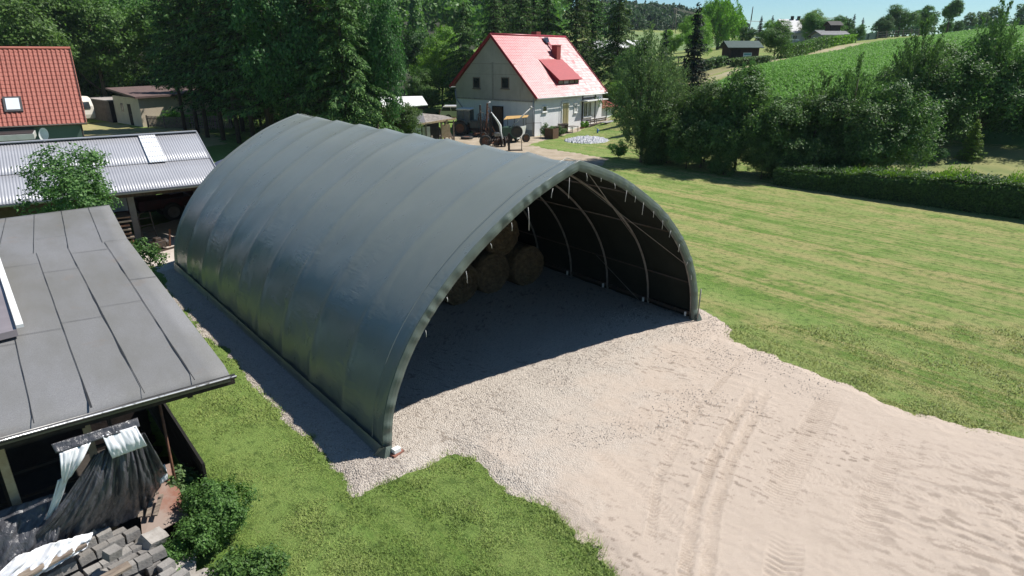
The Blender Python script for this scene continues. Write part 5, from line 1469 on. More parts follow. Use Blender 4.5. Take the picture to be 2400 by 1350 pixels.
# wheel rake with pale drawbar, nearer
K = empty('wheel_rake', (-1.2, 48.6, 0), R(12), 'dark old farm rake with two wheels and pale curved arm nearest the tunnel tent', 'farm rake')
m = MB(); m.bar((-.45, 0, .2), (-.38, 0, 2.45), .16, .2); m.build('mast', M['wood_dark'], K)
m = MB(); m.tube([(-.36, 0, 2.5), (.1, -.05, 1.9), (.3, -.08, 1.55), (.36, -.1, 1.0), (.55, -.3, .1)], [.05, .07, .10, .06, .05], 8); m.build('curved_arm', M['white_paint'], K, True)
for p in ((-.85, -.2), (.1, .3)): wheel(K, (p[0], p[1], .45), .45, .2, 'y', 'rust')
for p in ((.35, -.25), (.62, -.25)): wheel(K, (p[0], p[1], .38), .38, .07, 'x', 'rust')
m = MB(); m.bar((-1.0, 0, .5), (.9, 0, .5), .1); m.bar((-.4, -.5, .3), (.3, .6, .6), .08); m.bar((-.4, 0, 1.7), (.2, .1, .6), .06); m.build('frame', M['rust'], K)
rs = random.Random(5)
for k in range(14):
    x = -.9 + .13 * k; m = MB(); m.tube([(x, -.1, .75), (x + .05, -.35, .5), (x, -.42, .1)], .02, 5); m.build('tine', M['black_iron'], K)
m = MB(); m.box(-.15, .25, -.22, .1, .75, 1.05); m.build('tank', M['steel'], K, bevel=.05)
# green box trailer with auger
Gx = empty('box_trailer', (.15, 51.3, 0), R(-28), 'green box trailer with white side standing before the gable door', 'trailer')
gb = simple('box_green', (.05, .11, .075), .6, (.07, .12, .09), 3)
m = MB(); m.box(-.75, .55, -.55, .55, .35, .42); m.box(-.78, .55, -.58, -.53, .35, 1.15); m.box(-.78, .55, .53, .58, .35, 1.15); m.box(-.80, -.75, -.55, .55, .35, 1.15); m.build('body', gb, Gx)
m = MB(); m.add([(.55, -.58, .3), (.55, .58, .3), (.75, .58, 1.25), (.75, -.58, 1.25), (.60, -.58, .3), (.60, .58, .3), (.80, .58, 1.25), (.80, -.58, 1.25)], [(0, 1, 2, 3), (7, 6, 5, 4), (0, 4, 5, 1), (2, 6, 7, 3), (0, 3, 7, 4), (1, 5, 6, 2)]); m.build('tailboard', M['white_paint'], Gx)
m = MB(); m.box(-.73, .54, -.52, .52, .9, .94); m.build('load_cover', M['rubber'], Gx)
for y in (-.66, .66): wheel(Gx, (-.1, y, .3), .3, .14, 'y', 'rust')
m = MB(); m.tube([(-.25, 51.25, .98), (1.5, 51.6, 2.62)], .05, 8); m.tube([(1.42, 51.58, 2.54), (1.56, 51.62, 2.68)], .085, 8); o = m.build('auger_pole', simple('auger_grey', (.52, .50, .47), .6, (.4, .38, .36), 6), None, True)
tag(o, 'long pale grain auger pole rising slantwise out of the green trailer', 'auger')
yb = empty('board_table', (.3, 53.3, 0), R(8), 'thin yellow board lying on slender poles behind the green trailer', 'board')
m = MB(); m.slab([(-1.05, -.5, 1.60), (.9, -.35, 1.74), (1.15, .5, 1.84), (-.7, .4, 1.78)], .03); m.build('board', simple('yellow_board', (.52, .33, .12), .7, (.44, .27, .10), 2), yb)
for p in ((-.7, -.3), (-.1, .1), (.6, -.2), (.9, .3)): m = MB(); m.tube([(p[0], p[1], 0), (p[0], p[1], 1.66)], .025, 6); m.build('pole', M['black_iron'], yb)
m = MB(); m.tube([(.9, .3, 1.2), (2.2, .5, 1.2)], .02, 6); m.tube([(2.2, .5, 0), (2.2, .5, 1.25)], .02, 6); m.tube([(1.6, .4, 0), (1.6, .4, 1.3)], .02, 6); m.build('rail', M['black_iron'], yb)
Lf = empty('feed_frame', (.2, 46.4, 0), R(5), 'dark iron frame with wheel and base plate standing alone in front of the trailer', 'iron frame')
m = MB(); m.bar((-.42, 0, 0), (-.42, 0, 1.25), .16, .14); m.build('post', M['wood_dark'], Lf)
m = MB(); m.box(-.4, .55, -.25, .25, .0, .06); m.build('base_plate', M['black_iron'], Lf)
m = MB(); m.tube([(.5, 0, 0), (.5, 0, .6), (.42, 0, .95), (.1, 0, 1.05)], .03, 6); m.build('hoop', M['black_iron'], Lf, True)
wheel(Lf, (.15, -.05, 1.35), .42, .1, 'y', 'black_iron')
for (x, y, r, w, lab) in ((2.0 - .9, 51.0, .34, .14, 'spoked rusty wheel leaning at right of the green trailer'), (-3.7, 53.0, .5, .2, 'black tyre lying flat on the ground left of the hay tedder')):
    e = empty('loose_wheel', (x, y, r * (1 if r < .4 else 0) + (.12 if r > .4 else 0)), .4, lab, 'wheel')
    if r > .4: e.rotation_euler = (R(90), 0, .4)
    wheel(e, (0, 0, 0), r, w, 'y', 'rust')
m = MB(); m.tube([(0, 0, 0), (0, 0, .55)], .07, 8); m.tube([(0, 0, .45), (.16, 0, .42)], .035, 6); m.bar((0, 0, .55), (-.25, 0, .68), .03); o = m.build('water_pump', simple('pump_blue', (.05, .16, .33), .5), None, True); o.location = (7.2, 54.6, .1); tag(o, 'small blue hand pump standing at the white stones', 'pump')

# ------------------------------------------------------------------ foliage builders
def leaf_quads(P, Nn, size, rng, aspect=.6, droop=0.0):
    """one folded four-corner leaf per point, facing roughly along Nn"""
    n = len(P)
    Nn = Nn / (np.linalg.norm(Nn, axis=1)[:, None] + 1e-9)
    t = rng.randn(n, 3); t -= Nn * (t * Nn).sum(1)[:, None]
    if droop: t[:, 2] -= droop * 2
    t /= np.linalg.norm(t, axis=1)[:, None] + 1e-9
    b = np.cross(Nn, t)
    s = (size * (.6 + .8 * rng.rand(n)))[:, None]
    a0 = P - t * s * .5; a1 = P + t * s * .5
    m0 = P + b * s * .5 * aspect + Nn * s * .08; m1 = P - b * s * .5 * aspect + Nn * s * .08
    V = np.stack([a0, m0, a1, m1], 1).reshape(-1, 3)
    F = np.arange(4 * n).reshape(-1, 4)
    return V, F

def crown(rng, H, Rr, z0, nc, nl, leaf, top=.75, flat=.85, tufts=14, squash=1.0, core=.35):
    """clumpy broadleaf crown: lobes -> tufts -> leaves"""
    lobes = []
    cz = (H + z0) / 2; hz = (H - z0) / 2
    for k in range(nc):
        d = rng.randn(3); d /= np.linalg.norm(d)
        r = rng.rand() ** .45 * .72
        p = np.array([d[0] * Rr * r * 1.05, d[1] * Rr * r * 1.05, cz + d[2] * hz * r])
        rel = (p[2] - z0) / (H - z0)
        rad = Rr * (.30 + .22 * rng.rand()) * (1.12 - .45 * rel ** 2 * (1 - top) * 2)
        lobes.append((p, rad))
    w = np.array([r ** 2 for _, r in lobes]); w /= w.sum()
    cnt = rng.multinomial(nl, w); Ps = []; Ns = []
    for (p, r), c in zip(lobes, cnt):
        td = rng.randn(tufts, 3); td[:, 2] += .25; td /= np.linalg.norm(td, axis=1)[:, None]
        tr = r * (.72 + .38 * rng.rand(tufts)); ti = rng.randint(0, tufts, c)
        g = rng.randn(c, 3) * r * .17
        q = td[ti] * tr[ti][:, None] + g
        q[:, 2] *= flat
        Ps.append(p + q); Ns.append(td[ti] * .9 + rng.randn(c, 3) * .55 + np.array([0, 0, .45]))
    P = np.concatenate(Ps); Nn = np.concatenate(Ns)
    keep = (np.hypot(P[:, 0], P[:, 1]) / Rr) ** 2 + ((P[:, 2] - cz) / hz) ** 2 > core ** 2
    keep &= P[:, 2] > .05
    return leaf_quads(P[keep], Nn[keep], leaf, rng), lobes

def limbs(H, z0, r0, lobes, mat_r=.5, n=9):
    m = MB()
    top = z0 + (H - z0) * .62
    m.tube([(0, 0, -.3), (.02 * H * .1, 0, z0 * .5), (.0, .03, z0), (.05, .02, (z0 + top) / 2), (.02, .05, top)], [r0 * 1.25, r0, r0 * .85, r0 * .55, r0 * .2], 8)
    for p, r in lobes[:n]:
        zz = min(max(z0 * .8, p[2] - r * 1.2), top * .9)
        a = Vector((0, 0, zz)); b = Vector(p)
        mid = (a + b) / 2 + Vector((0, 0, -.08 * (b - a).length))
        m.tube([a, mid, b], [r0 * .4, r0 * .25, r0 * .08], 6)
    return m

def mesh_of(m, name, mat):
    o = m.build(name, mat, None, True); me = o.data; bpy.data.objects.remove(o); return me

PROTO = {}
def broadleaf(key, seed, H, Rr, z0, nc, nl, leaf, mat, r0=.22, bark='bark', **k):
    rng = np.random.RandomState(seed)
    (V, F), lobes = crown(rng, H, Rr, z0, nc, nl, leaf, **k)
    PROTO[key] = (np_mesh('crown', V, F, M[mat]), mesh_of(limbs(H, z0, r0, lobes), 'trunk', M[bark]), H)

def spruce(key, seed, H, Rr, z0, mat, dens=1.0, bare=0.0, leaf=.34, whorl=.42, droop=.35):
    rng = np.random.RandomState(seed); Ps = []; Ns = []; Ts = []; tr = MB()
    tr.tube([(0, 0, -.3), (0, 0, H * .5), (.03, 0, H * .98)], [.008 * H + .04, .006 * H + .03, .02], 8)
    z = z0
    while z < H - .15:
        rel = (z - z0) / (H - z0); L = Rr * (1 - rel) ** .82 * (.8 + .35 * rng.rand()) + .12
        nb = int(4 + 4 * (1 - rel) + rng.randint(0, 3))
        a0 = rng.rand() * 6.28
        for b in range(nb):
            a = a0 + 6.283 * b / nb + rng.randn() * .22; Lb_ = L * (.7 + .45 * rng.rand())
            zb = z + rng.randn() * .12
            npt = max(6, int(Lb_ * 26 * dens))
            s = rng.rand(npt) ** .75
            # spine rises a little then bows down, tip lifting
            zz = zb + Lb_ * (.10 * s - droop * s ** 1.6 + .10 * s ** 4)
            wd = (.34 * Lb_ * (1 - s) ** .7 * s ** .35 + .10)
            lat = (rng.rand(npt) * 2 - 1) * wd
            x = np.cos(a) * s * Lb_ - np.sin(a) * lat; y = np.sin(a) * s * Lb_ + np.cos(a) * lat
            hang = np.abs(rng.randn(npt)) * .20 * (1 - .5 * s) * min(1, Lb_)
            Ps.append(np.stack([x, y, zz - hang - .12 * np.abs(lat) / (wd + .01)], 1))
            Ns.append(np.stack([np.cos(a) * .35 + rng.randn(npt) * .5, np.sin(a) * .35 + rng.randn(npt) * .5, .75 + rng.randn(npt) * .4], 1))
            Ts.append(np.stack([np.cos(a) * .6 - np.sin(a) * np.sign(lat) * .6, np.sin(a) * .6 + np.cos(a) * np.sign(lat) * .6, -.45 - .4 * rng.rand(npt)], 1))
            if Lb_ > .8 and whorl < .6: tr.tube([(0, 0, zb), (math.cos(a) * Lb_ * .5, math.sin(a) * Lb_ * .5, zb + Lb_ * (.05 - droop * .33)), (math.cos(a) * Lb_ * .9, math.sin(a) * Lb_ * .9, zb + Lb_ * (.09 - droop * .84 + .06))], [.035, .022, .008], 4, False)
        z += whorl * (.75 + .5 * rng.rand()) * (1 - .35 * rel)
    # bare dead twigs low on the trunk
    for k in range(int(bare)):
        a = rng.rand() * 6.28; zz = z0 * rng.rand(); L = .3 + rng.rand() * .8
        tr.tube([(0, 0, zz), (math.cos(a) * L, math.sin(a) * L, zz - .1 * L)], [.02, .006], 4, False)
    P = np.concatenate(Ps); Nn = np.concatenate(Ns); T = np.concatenate(Ts); n = len(P)
    Nn /= np.linalg.norm(Nn, axis=1)[:, None]
    T -= Nn * (T * Nn).sum(1)[:, None]; T /= np.linalg.norm(T, axis=1)[:, None] + 1e-9
    B_ = np.cross(Nn, T); s = (leaf * (.6 + .7 * rng.rand(n)))[:, None]
    V = np.stack([P - T * s * .5, P + B_ * s * .17, P + T * s * .5, P - B_ * s * .17], 1).reshape(-1, 3)
    PROTO[key] = (np_mesh('crown', V, np.arange(4 * n).reshape(-1, 4), M[mat]), mesh_of(tr, 'trunk', M['bark']), H)

def strands(key, seed, H, Rr, z0, mat, ns=420, per=60, leaf=.16, up=False, r0=.15, bark='bark_pale', spread=.5):
    """birch or willow: fine leaves along many thin hanging (or rising) shoots"""
    rng = np.random.RandomState(seed); Ps = []; tr = MB()
    tr.tube([(0, 0, -.3), (.05, 0, H * .4), (.0, .05, H * .9)], [r0, r0 * .6, r0 * .12], 7)
    for k in range(ns):
        d = rng.randn(3); d /= np.linalg.norm(d); r = rng.rand() ** .4
        c = np.array([d[0] * Rr * r, d[1] * Rr * r, (H + z0) / 2 + d[2] * (H - z0) / 2 * r])
        if up:                     # narrow towards the top
            c[:2] *= (1 - .7 * ((c[2] - z0) / (H - z0)) ** 1.4)
        L = (H - z0) * (.14 + .16 * rng.rand()); t = rng.rand(per)
        out = np.array([c[0], c[1], 0]) / (Rr + 1e-6)
        if up: q = c + np.outer(t, out * L * .6 + np.array([0, 0, L])) + np.outer(t ** 2, out * L * .3 - np.array([0, 0, L * .25]))
        else: q = c + np.outer(t, out * L * spread) - np.outer(t ** 1.5, np.array([0, 0, L]))
        Ps.append(q + rng.randn(per, 3) * .07 * (Rr / 2))
        if k % 6 == 0:
            tr.tube([(0, 0, max(.3, c[2] * .55)), (c[0] * .5, c[1] * .5, c[2] * .8), tuple(c)], [r0 * .3, r0 * .16, r0 * .05], 4, False)
    P = np.concatenate(Ps); P = P[P[:, 2] > .05]
    V, F = leaf_quads(P, rng.randn(len(P), 3) + np.array([0, 0, .5]), leaf, rng, .5, .8)
    PROTO[key] = (np_mesh('crown', V, F, M[mat]), mesh_of(tr, 'trunk', M[bark]), H)

def plant(key, x, y, s=1.0, rz=0.0, label='', cat='tree', group=None, name='broadleaf_tree', z=None, sx=None, sz=None, mat=None):
    cr, tr, H_ = PROTO[key]
    z = tz(x, y) if z is None else z
    e = empty(name, (x, y, z), rz, label, cat, group, scale=((sx or s), (sx or s), (sz or s)))
    link('trunk', tr, e)
    c = link('crown', cr, e)
    if mat:
        c.material_slots[0].link = 'OBJECT'; c.material_slots[0].material = M[mat]
    return e

broadleaf('oak_a', 1, 12, 4.2, 2.0, 16, 26000, .26, 'leaf_mid', tufts=22)
broadleaf('oak_b', 2, 12, 4.6, 1.6, 20, 28000, .25, 'leaf_mid', tufts=20)
broadleaf('oak_c', 3, 12, 3.8, 2.6, 13, 22000, .27, 'leaf_mid', tufts=18)
broadleaf('bush_a', 4, 5.5, 2.6, -.5, 18, 30000, .15, 'leaf_hedge', .10, tufts=26)
broadleaf('bush_b', 5, 5.5, 2.4, -.4, 16, 28000, .15, 'leaf_hedge', .10, tufts=24)
broadleaf('clump', 15, 7.6, 3.6, -.8, 20, 34000, .17, 'leaf_hedge', .16, tufts=26)
broadleaf('shrub', 6, 1.6, .8, .1, 10, 7000, .075, 'leaf_mid', .03, tufts=18, core=.2)
broadleaf('far_tree', 7, 10, 3.8, 1.2, 11, 3200, .55, 'leaf_far', .2, tufts=12)
spruce('spruce_a', 8, 16, 3.2, 3.0, 'needle', 1.0, 20)
spruce('spruce_b', 9, 16, 2.7, 4.5, 'needle', 1.0, 40)
spruce('spruce_c', 10, 13, 3.9, 1.2, 'needle', 3.0, 6, droop=.55, whorl=.80, leaf=.30)
spruce('spruce_d', 11, 7, 1.35, .5, 'needle_blue', 2.0, 0, .22, .26, .22)
strands('birch', 12, 7.2, 1.9, .4, 'leaf_grey', 620, 52, .12, True, .10)
strands('willow', 13, 10, 4.2, 2.2, 'leaf_bright', 360, 60, .35, False, .3)
strands('shoots', 14, 6.0, 1.7, 1.2, 'leaf_hedge', 120, 70, .13, True, .07)

WG = 'trees of the wood behind the houses'
rt = random.Random(17)
# wooded slope behind the left house (individual trees)
left = [(-58, 62, 1.25), (-50, 66, 1.35), (-63, 76, 1.5), (-45.5, 74, 1.3), (-52, 82, 1.55), (-38, 80, 1.35), (-44, 90, 1.6), (-58, 92, 1.7), (-31, 82, 1.3), (-35, 93, 1.55), (-70, 88, 1.6), (-26, 88, 1.45), (-49, 104, 1.8), (-64, 108, 1.9), (-36, 108, 1.7), (-80, 104, 1.9), (-24, 100, 1.5), (-40, 124, 2.0), (-58, 128, 2.0), (-78, 128, 2.0), (-90, 120, 2.0)]
for i, (x, y, s) in enumerate(left):
    plant(['oak_a', 'oak_b', 'oak_c'][i % 3], x, y, s * .98, rt.uniform(0, 6), 'tall leafy tree in the dense wood behind the orange-roofed house', 'tree', WG)
for i in range(9):
    plant(['bush_a', 'bush_b'][i % 2], -57 + i * 4.6 + rt.uniform(-1, 1), 83 + rt.uniform(-2, 3), 1.25, rt.uniform(0, 6), 'dark undergrowth bush at the foot of the wood behind the orange-roofed house', 'bush', 'undergrowth of the wood', 'bush', mat='leaf_dark')
# spruce row with bare trunks
srow = [(-30.0, 59.6, .98, 'spruce_b', 'spruce with bare lower trunk beside the picket fence, leftmost of the row'), (-27.6, 57.0, 1.05, 'spruce_b', None), (-25.4, 54.0, 1.08, 'spruce_b', None), (-23.4, 52.4, 1.12, 'spruce_a', None), (-21.4, 50.6, 1.1, 'spruce_b', None), (-19.6, 49.0, 1.12, 'spruce_b', None),
        (-17.8, 47.6, 1.1, 'spruce_a', 'dark spruce at the right end of the bare-trunked row'), (-24.2, 58.4, 1.15, 'spruce_b', None), (-20.5, 55.6, 1.2, 'spruce_a', None), (-27.0, 62.5, 1.2, 'spruce_a', None), (-17.0, 53.0, 1.15, 'spruce_b', None)]
for x, y, s, k, lab in srow:
    plant(k, x, y, s, rt.uniform(0, 6), lab or 'dark spruce with thin bare trunk in the row behind the barn', 'spruce', 'spruce row behind the barn' , 'spruce_tree')
for x, y, s in ((-24.5, 63.5, 1.25), (-20.5, 61, 1.2), (-16.8, 58.5, 1.2), (-28.5, 67, 1.2), (-14.5, 62, 1.2)):
    plant('spruce_c', x, y, s, rt.uniform(0, 6), 'dark spruce deep in the stand behind the bare trunked row', 'spruce', 'spruces deep in the stand', 'spruce_tree', sx=.95)
# big mixed trees behind the tent
plant('oak_b', -15.6, 46.0, .98, 1.0, 'broad leafy tree with small bright leaves left of the hanging spruce', 'tree', None, sx=.74, sz=1.0, mat='leaf_dark')
plant('spruce_a', -13.3, 45.6, 1.0, 1.2, 'dark spruce close behind the hanging spruce on its left', 'spruce', None, 'spruce_tree')
plant('spruce_a', -16.4, 50.5, 1.15, 2.2, 'tall dark spruce behind the broad leafy tree', 'spruce', None, 'spruce_tree')
plant('spruce_c', -11.3, 44.8, 1.02, 2.0, 'large spruce with hanging lit boughs and pale trunk behind the tunnel tent', 'spruce', None, 'spruce_tree', mat='needle_lit')
plant('oak_a', -9.6, 46.4, .95, 4.0, 'leafy tree reaching low over the shack at right of the hanging spruce', 'tree', None, sx=.5, sz=.92, mat='leaf_dark')
plant('oak_c', -14.6, 51.0, 1.15, 3.0, 'tall leafy tree standing behind the hanging spruce', 'tree', mat='leaf_dark')
plant('bush_a', -8.3, 48.6, .62, 1.0, 'low round bush hanging over the left end of the wooden shack', 'bush')
# gap with the bright slope, trees left of the house
plant('oak_b', -8.6, 82, .72, 2.0, 'bright green rounded tree at the lawn edge behind the parked car', 'tree', None, mat='leaf_bright')
plant('bush_b', -10.5, 78, .9, 2.4, 'bright bush right of the white roofed shed', 'bush', None, mat='leaf_mid')
plant('bush_a', -6.3, 80, .95, .4, 'dark rounded bush left of the farmhouse gable', 'bush')
plant('oak_c', -13, 90, .85, 1.4, 'slender tree with bluish dark leaves in the gap left of the farmhouse', 'tree', None, mat='leaf_dark')
plant('oak_a', -10.5, 96, .8, 3.4, 'yellow green tree in the gap left of the farmhouse', 'tree', None, mat='leaf_bright')
for i, (x, y, s, k) in enumerate([(-5.4, 77, 1.0, 'spruce_c'), (-2.2, 82, 1.05, 'spruce_a'), (1.0, 78, 1.05, 'spruce_a'), (4.2, 81, 1.08, 'spruce_c'), (7.4, 79, 1.05, 'spruce_a'), (9.6, 82, 1.1, 'spruce_a'), (12.0, 77, 1.0, 'spruce_c'), (2.8, 88, 1.15, 'spruce_a'), (-1.0, 90, 1.2, 'spruce_a')]):
    lab = {0: 'spruce with lit boughs left of the farmhouse gable', 6: 'large spruce at the right end of the farmhouse roof', 4: 'tall dark spruce behind the right half of the red roof'}.get(i, 'dark spruce behind the red farmhouse roof')
    plant(k, x, y, s, rt.uniform(0, 6), lab, 'spruce', 'spruces behind the farmhouse', 'spruce_tree', z=tz(x, y) - .5)
plant('bush_b', 13.2, 74, .9, 1.0, 'light green tree between the far end of the farmhouse and the birch', 'tree', None, mat='leaf_mid')
plant('bush_a', 11.5, 70, .5, 2.0, 'small bush behind the tiled lean-to', 'bush', None, mat='leaf_bright')

# hedgerow to the right of the tent
plant('birch', 8.3, 41.2, 1.0, 0, 'airy grey green birch at the left end of the hedge row', 'birch', None, 'birch_tree', sx=1.15, sz=.98)
plant('birch', 9.7, 42.0, .78, 2.1, 'lower birch growing right behind the tall one at the hedge end', 'birch', None, 'birch_tree', sx=1.0, sz=.80)
plant('spruce_d', 14.6, 54, 1.22, 0, 'narrow dark conifer rising behind the birch and hedge bushes', 'conifer', None, 'conifer_tree', z=tz(14.6, 54) - .2)
plant('spruce_d', 12.9, 57.5, .95, 2, 'short bluish conifer left of the narrow dark one', 'conifer', None, 'conifer_tree')
HB = [(9.9, 40.9, .80, 'bush_a', 'dark bush between the birch and the tallest hedge bush'), (11.6, 39.2, .90, 'bush_b', 'dense bush left of the tallest hedge bush'), (13.2, 37.8, 1.04, 'bush_b', 'tallest dense bush of the hedge row'), (15.0, 36.3, .88, 'bush_a', 'dark bush in the middle of the hedge row below the maize field'),
      (16.6, 35.6, .80, 'bush_b', 'lower bush just left of the sparse tall shoots'), (18.4, 35.3, .88, 'bush_a', 'bush with tall shoots standing behind the start of the trimmed hedge'), (20.2, 34.6, .92, 'bush_b', 'broad bush with bright lower right side in the hedge row'), (12.4, 41.2, .84, 'bush_b', 'bush growing behind the front bushes near the birch'),
      (8.9, 40.6, .42, 'bush_a', 'low bush at the foot of the birch on the lawn edge'), (10.6, 38.8, .46, 'bush_b', 'low bush on the lawn edge below the dark bush'), (12.3, 36.9, .44, 'bush_a', 'low bush on the lawn edge below the tallest bush'), (13.9, 35.3, .46, 'bush_b', 'low bush at the left end of the trimmed hedge')]
for x, y, s, k, lab in HB:
    plant(k, x, y, s, rt.uniform(0, 6), lab, 'bush', 'bushes of the hedge row', 'hedge_bush')
plant('shoots', 13.4, 38.2, .95, 1, 'spray of upright shoots over the tallest hedge bush', 'shoots', None, 'tall_shoots')
plant('shoots', 18.6, 35.8, 1.0, 3, 'sparse tall shoots sticking up in front of the maize field', 'shoots', None, 'tall_shoots')
plant('shoots', 17.2, 36.6, .86, 5, 'thin lower shoots left of the sparse tall ones', 'shoots', None, 'tall_shoots')
BT = [(26.6, 41.6, .78, 'clump', .84, .86, 'large dark bush at the left part of the clump at the right border'), (30.6, 42.4, 1.0, 'clump', .98, .96, 'largest dark bush of the clump at the right border'), (34.6, 41.6, 1.0, 'clump', 1.0, .98, 'dark bush cut by the right border of the view'), (28.8, 46.0, 1.0, 'clump', .9, .80, 'bush behind the large dark clump'), (37.0, 44.5, 1.0, 'clump', 1.0, .9, 'bush at the far right behind the dark clump')]
for x, y, s, k, sx, sz, lab in BT:
    plant(k, x, y, s, rt.uniform(0, 6), lab, 'bush', 'dark bush clump at the right', 'large_bush', sx=sx, sz=sz)
plant('shoots', 25.2, 41.6, 1.0, 2, 'upright shoots at the left edge of the dark clump', 'shoots', None, 'tall_shoots', sz=1.2)
plant('shoots', 29.6, 41.5, 1.0, 4, 'upright shoots over the dark clump at the right', 'shoots', None, 'tall_shoots', sz=1.35)
plant('spruce_d', 27.6, 38.6, .34, 0, 'small bright young tree in the strip before the dark clump', 'young tree', None, 'young_tree', mat='leaf_bright', sx=.55)
plant('shrub', 25.2, 38.2, .8, 0, 'small dark shrub left of the young tree behind the trimmed hedge', 'shrub', None, 'shrub', mat='leaf_dark')
plant('shrub', 32.2, 37.6, 1.1, 2, 'yellowish shrub at the right border behind the trimmed hedge', 'shrub', None, 'shrub', mat='leaf_bright')

# trimmed hedge: leafy box with a woody core
def hedge(a, b, w, h0, h1, n, label, seed):
    rng = np.random.RandomState(seed); a = np.array(a); b = np.array(b); d = b - a; L = np.hypot(*d); d /= L; nn = np.array([-d[1], d[0]])
    e = empty('trimmed_hedge', (a[0], a[1], 0), math.atan2(d[1], d[0]), label, 'hedge')
    t = rng.rand(n) * L; k = rng.rand(n)
    top = h0 + (h1 - h0) * t / L + .16 * np.array(fbm(t * .9, t * 0 + 1, 3, 4))
    y = np.where(k < .40, -w / 2, np.where(k < .55, w / 2, (rng.rand(n) - .5) * w))
    z = np.where(k < .55, rng.rand(n) ** .8 * top, top)
    bul = .18 * fbm(t * 1.3, z * 1.6, 3, 8)
    y = y + np.where(k < .40, -bul - np.abs(rng.randn(n)) * .06, np.where(k < .55, bul, 0)); z = z + np.where(k >= .55, np.abs(rng.randn(n)) * .10 + bul, 0)
    P = np.stack([t, y, z + .02], 1); N_ = np.stack([rng.randn(n) * .5, np.where(k < .4, -1, np.where(k < .55, 1, 0)) + rng.randn(n) * .5, np.where(k >= .55, 1, .3) + rng.randn(n) * .4], 1)
    V, F = leaf_quads(P, N_, .11, rng, .62)
    link('foliage', np_mesh('foliage', V, F, M['leaf_dark']), e)
    k2 = n // 6; t = rng.rand(k2) * L; tp = h0 + (h1 - h0) * t / L + .16 * np.array(fbm(t * .9, t * 0 + 1, 3, 4)); hh = np.abs(rng.randn(k2)) * .22 * np.clip(fbm(t * .8, t * 0 + 4, 3, 9) * 2 + .8, .1, 1.6)
    P = np.stack([t, (rng.rand(k2) - .5) * w * .95, tp + hh], 1); V, F = leaf_quads(P, rng.randn(k2, 3) * np.array([1, 1, .3]), .14, rng, .3, -.8)
    link('top_growth', np_mesh('top_growth', V, F, M['leaf_bright']), e)
    m = MB(); m.add([(.1, -w / 2 + .1, 0), (L - .1, -w / 2 + .1, 0), (L - .1, w / 2 - .1, 0), (.1, w / 2 - .1, 0), (.1, -w / 2 + .14, h0 - .14), (L - .1, -w / 2 + .14, h1 - .14), (L - .1, w / 2 - .14, h1 - .14), (.1, w / 2 - .14, h0 - .14)], [(3, 2, 1, 0), (4, 5, 6, 7), (0, 1, 5, 4), (1, 2, 6, 5), (2, 3, 7, 6), (3, 0, 4, 7)])
    m.build('branches', M['wood_dark'], e)
    return e
hedge((14.6, 34.4), (29.5, 19.6), 1.9, 0.75, 1.75, 90000, 'trimmed hedge with weedy top running to the right border', 4)

# far slope: single trees and bushes
FT = [('willow', 40.0, 132, 1.0, None, 'large round weeping willow on the slope right of the narrow conifer', 'willow', 1.05, 1.0),
      ('oak_b', 30.5, 115, .62, 'leaf_bright', 'bright green round bush tree in front of the willow', 'bush', None, None),
      ('oak_a', 27.5, 100, .5, 'leaf_bright', 'bright bush left of the garden hut', 'bush', None, None),
      ('oak_c', 24.5, 104, .48, 'leaf_bright', 'yellow green bush left behind the narrow conifer', 'bush', None, None),
      ('oak_a', 32.6, 84, .36, 'leaf_mid', 'dense dark bush beside the garden hut', 'bush', .50, .44),
      ('oak_b', 46.5, 122, .42, 'leaf_bright', 'light bush behind the garden hut', 'bush', None, None),
      ('oak_c', 42.0, 122, .38, 'leaf_dark', 'dark low bush behind the garden hut roof', 'bush', None, None),
      ('oak_a', 55.0, 124, .50, 'leaf_mid', 'bush in front of the grey roofed far house', 'bush', None, None),
      ('oak_b', 65.0, 148, .62, 'leaf_bright', 'round tree right of the grey roofed far house', 'tree', None, None),
      ('oak_c', 60.0, 128, .42, 'leaf_mid', 'bush between the two far cabins', 'bush', None, None),
      ('oak_a', 56.6, 112, .28, 'leaf_mid', 'trimmed dark bush at the near end of the long hedge', 'bush', None, None),
      ('oak_b', 72, 152, .50, 'leaf_mid', 'bush on the ridge left of the wire fence', 'bush', None, None),
      ('far_tree', 77, 158, .52, 'leaf_dark', 'rounded dark tree left of the ridge tree group', 'tree', None, None),
      ('oak_a', 86, 152, .70, 'leaf_mid', 'large tree in the middle of the ridge tree group', 'tree', .72, .64),
      ('oak_b', 81.5, 150, .44, 'leaf_dark', 'dark tree at the left of the ridge tree group', 'tree', None, None),
      ('oak_c', 92, 154, .80, 'leaf_mid', 'tallest tree at the right of the ridge tree group', 'tree', .55, .66),
      ('oak_a', 94, 148, .28, 'leaf_mid', 'low bush right of the ridge tree group', 'bush', None, None),
      ('oak_b', 99, 152, .28, 'leaf_dark', 'dark low bush beside the lone tree', 'bush', None, None)]
for k, x, y, s, mt, lab, cat, sx, sz in FT:
    nm = {'willow': 'willow_tree', 'bush': 'bush', 'tree': 'broadleaf_tree'}[cat]
    plant(k, x, y, s, rt.uniform(0, 6), lab, cat, None, nm, mat=mt, sx=sx, sz=sz, z=tz(x, y) - .3)
# lone tree on the ridge with two stems
broadleaf('lone', 31, 9, 3.1, 2.9, 14, 14000, .30, 'leaf_mid', .26, tufts=16)
plant('lone', 90.0, 141.5, .72, 0, 'lone round-crowned tree with bare double trunk on the ridge', 'tree')
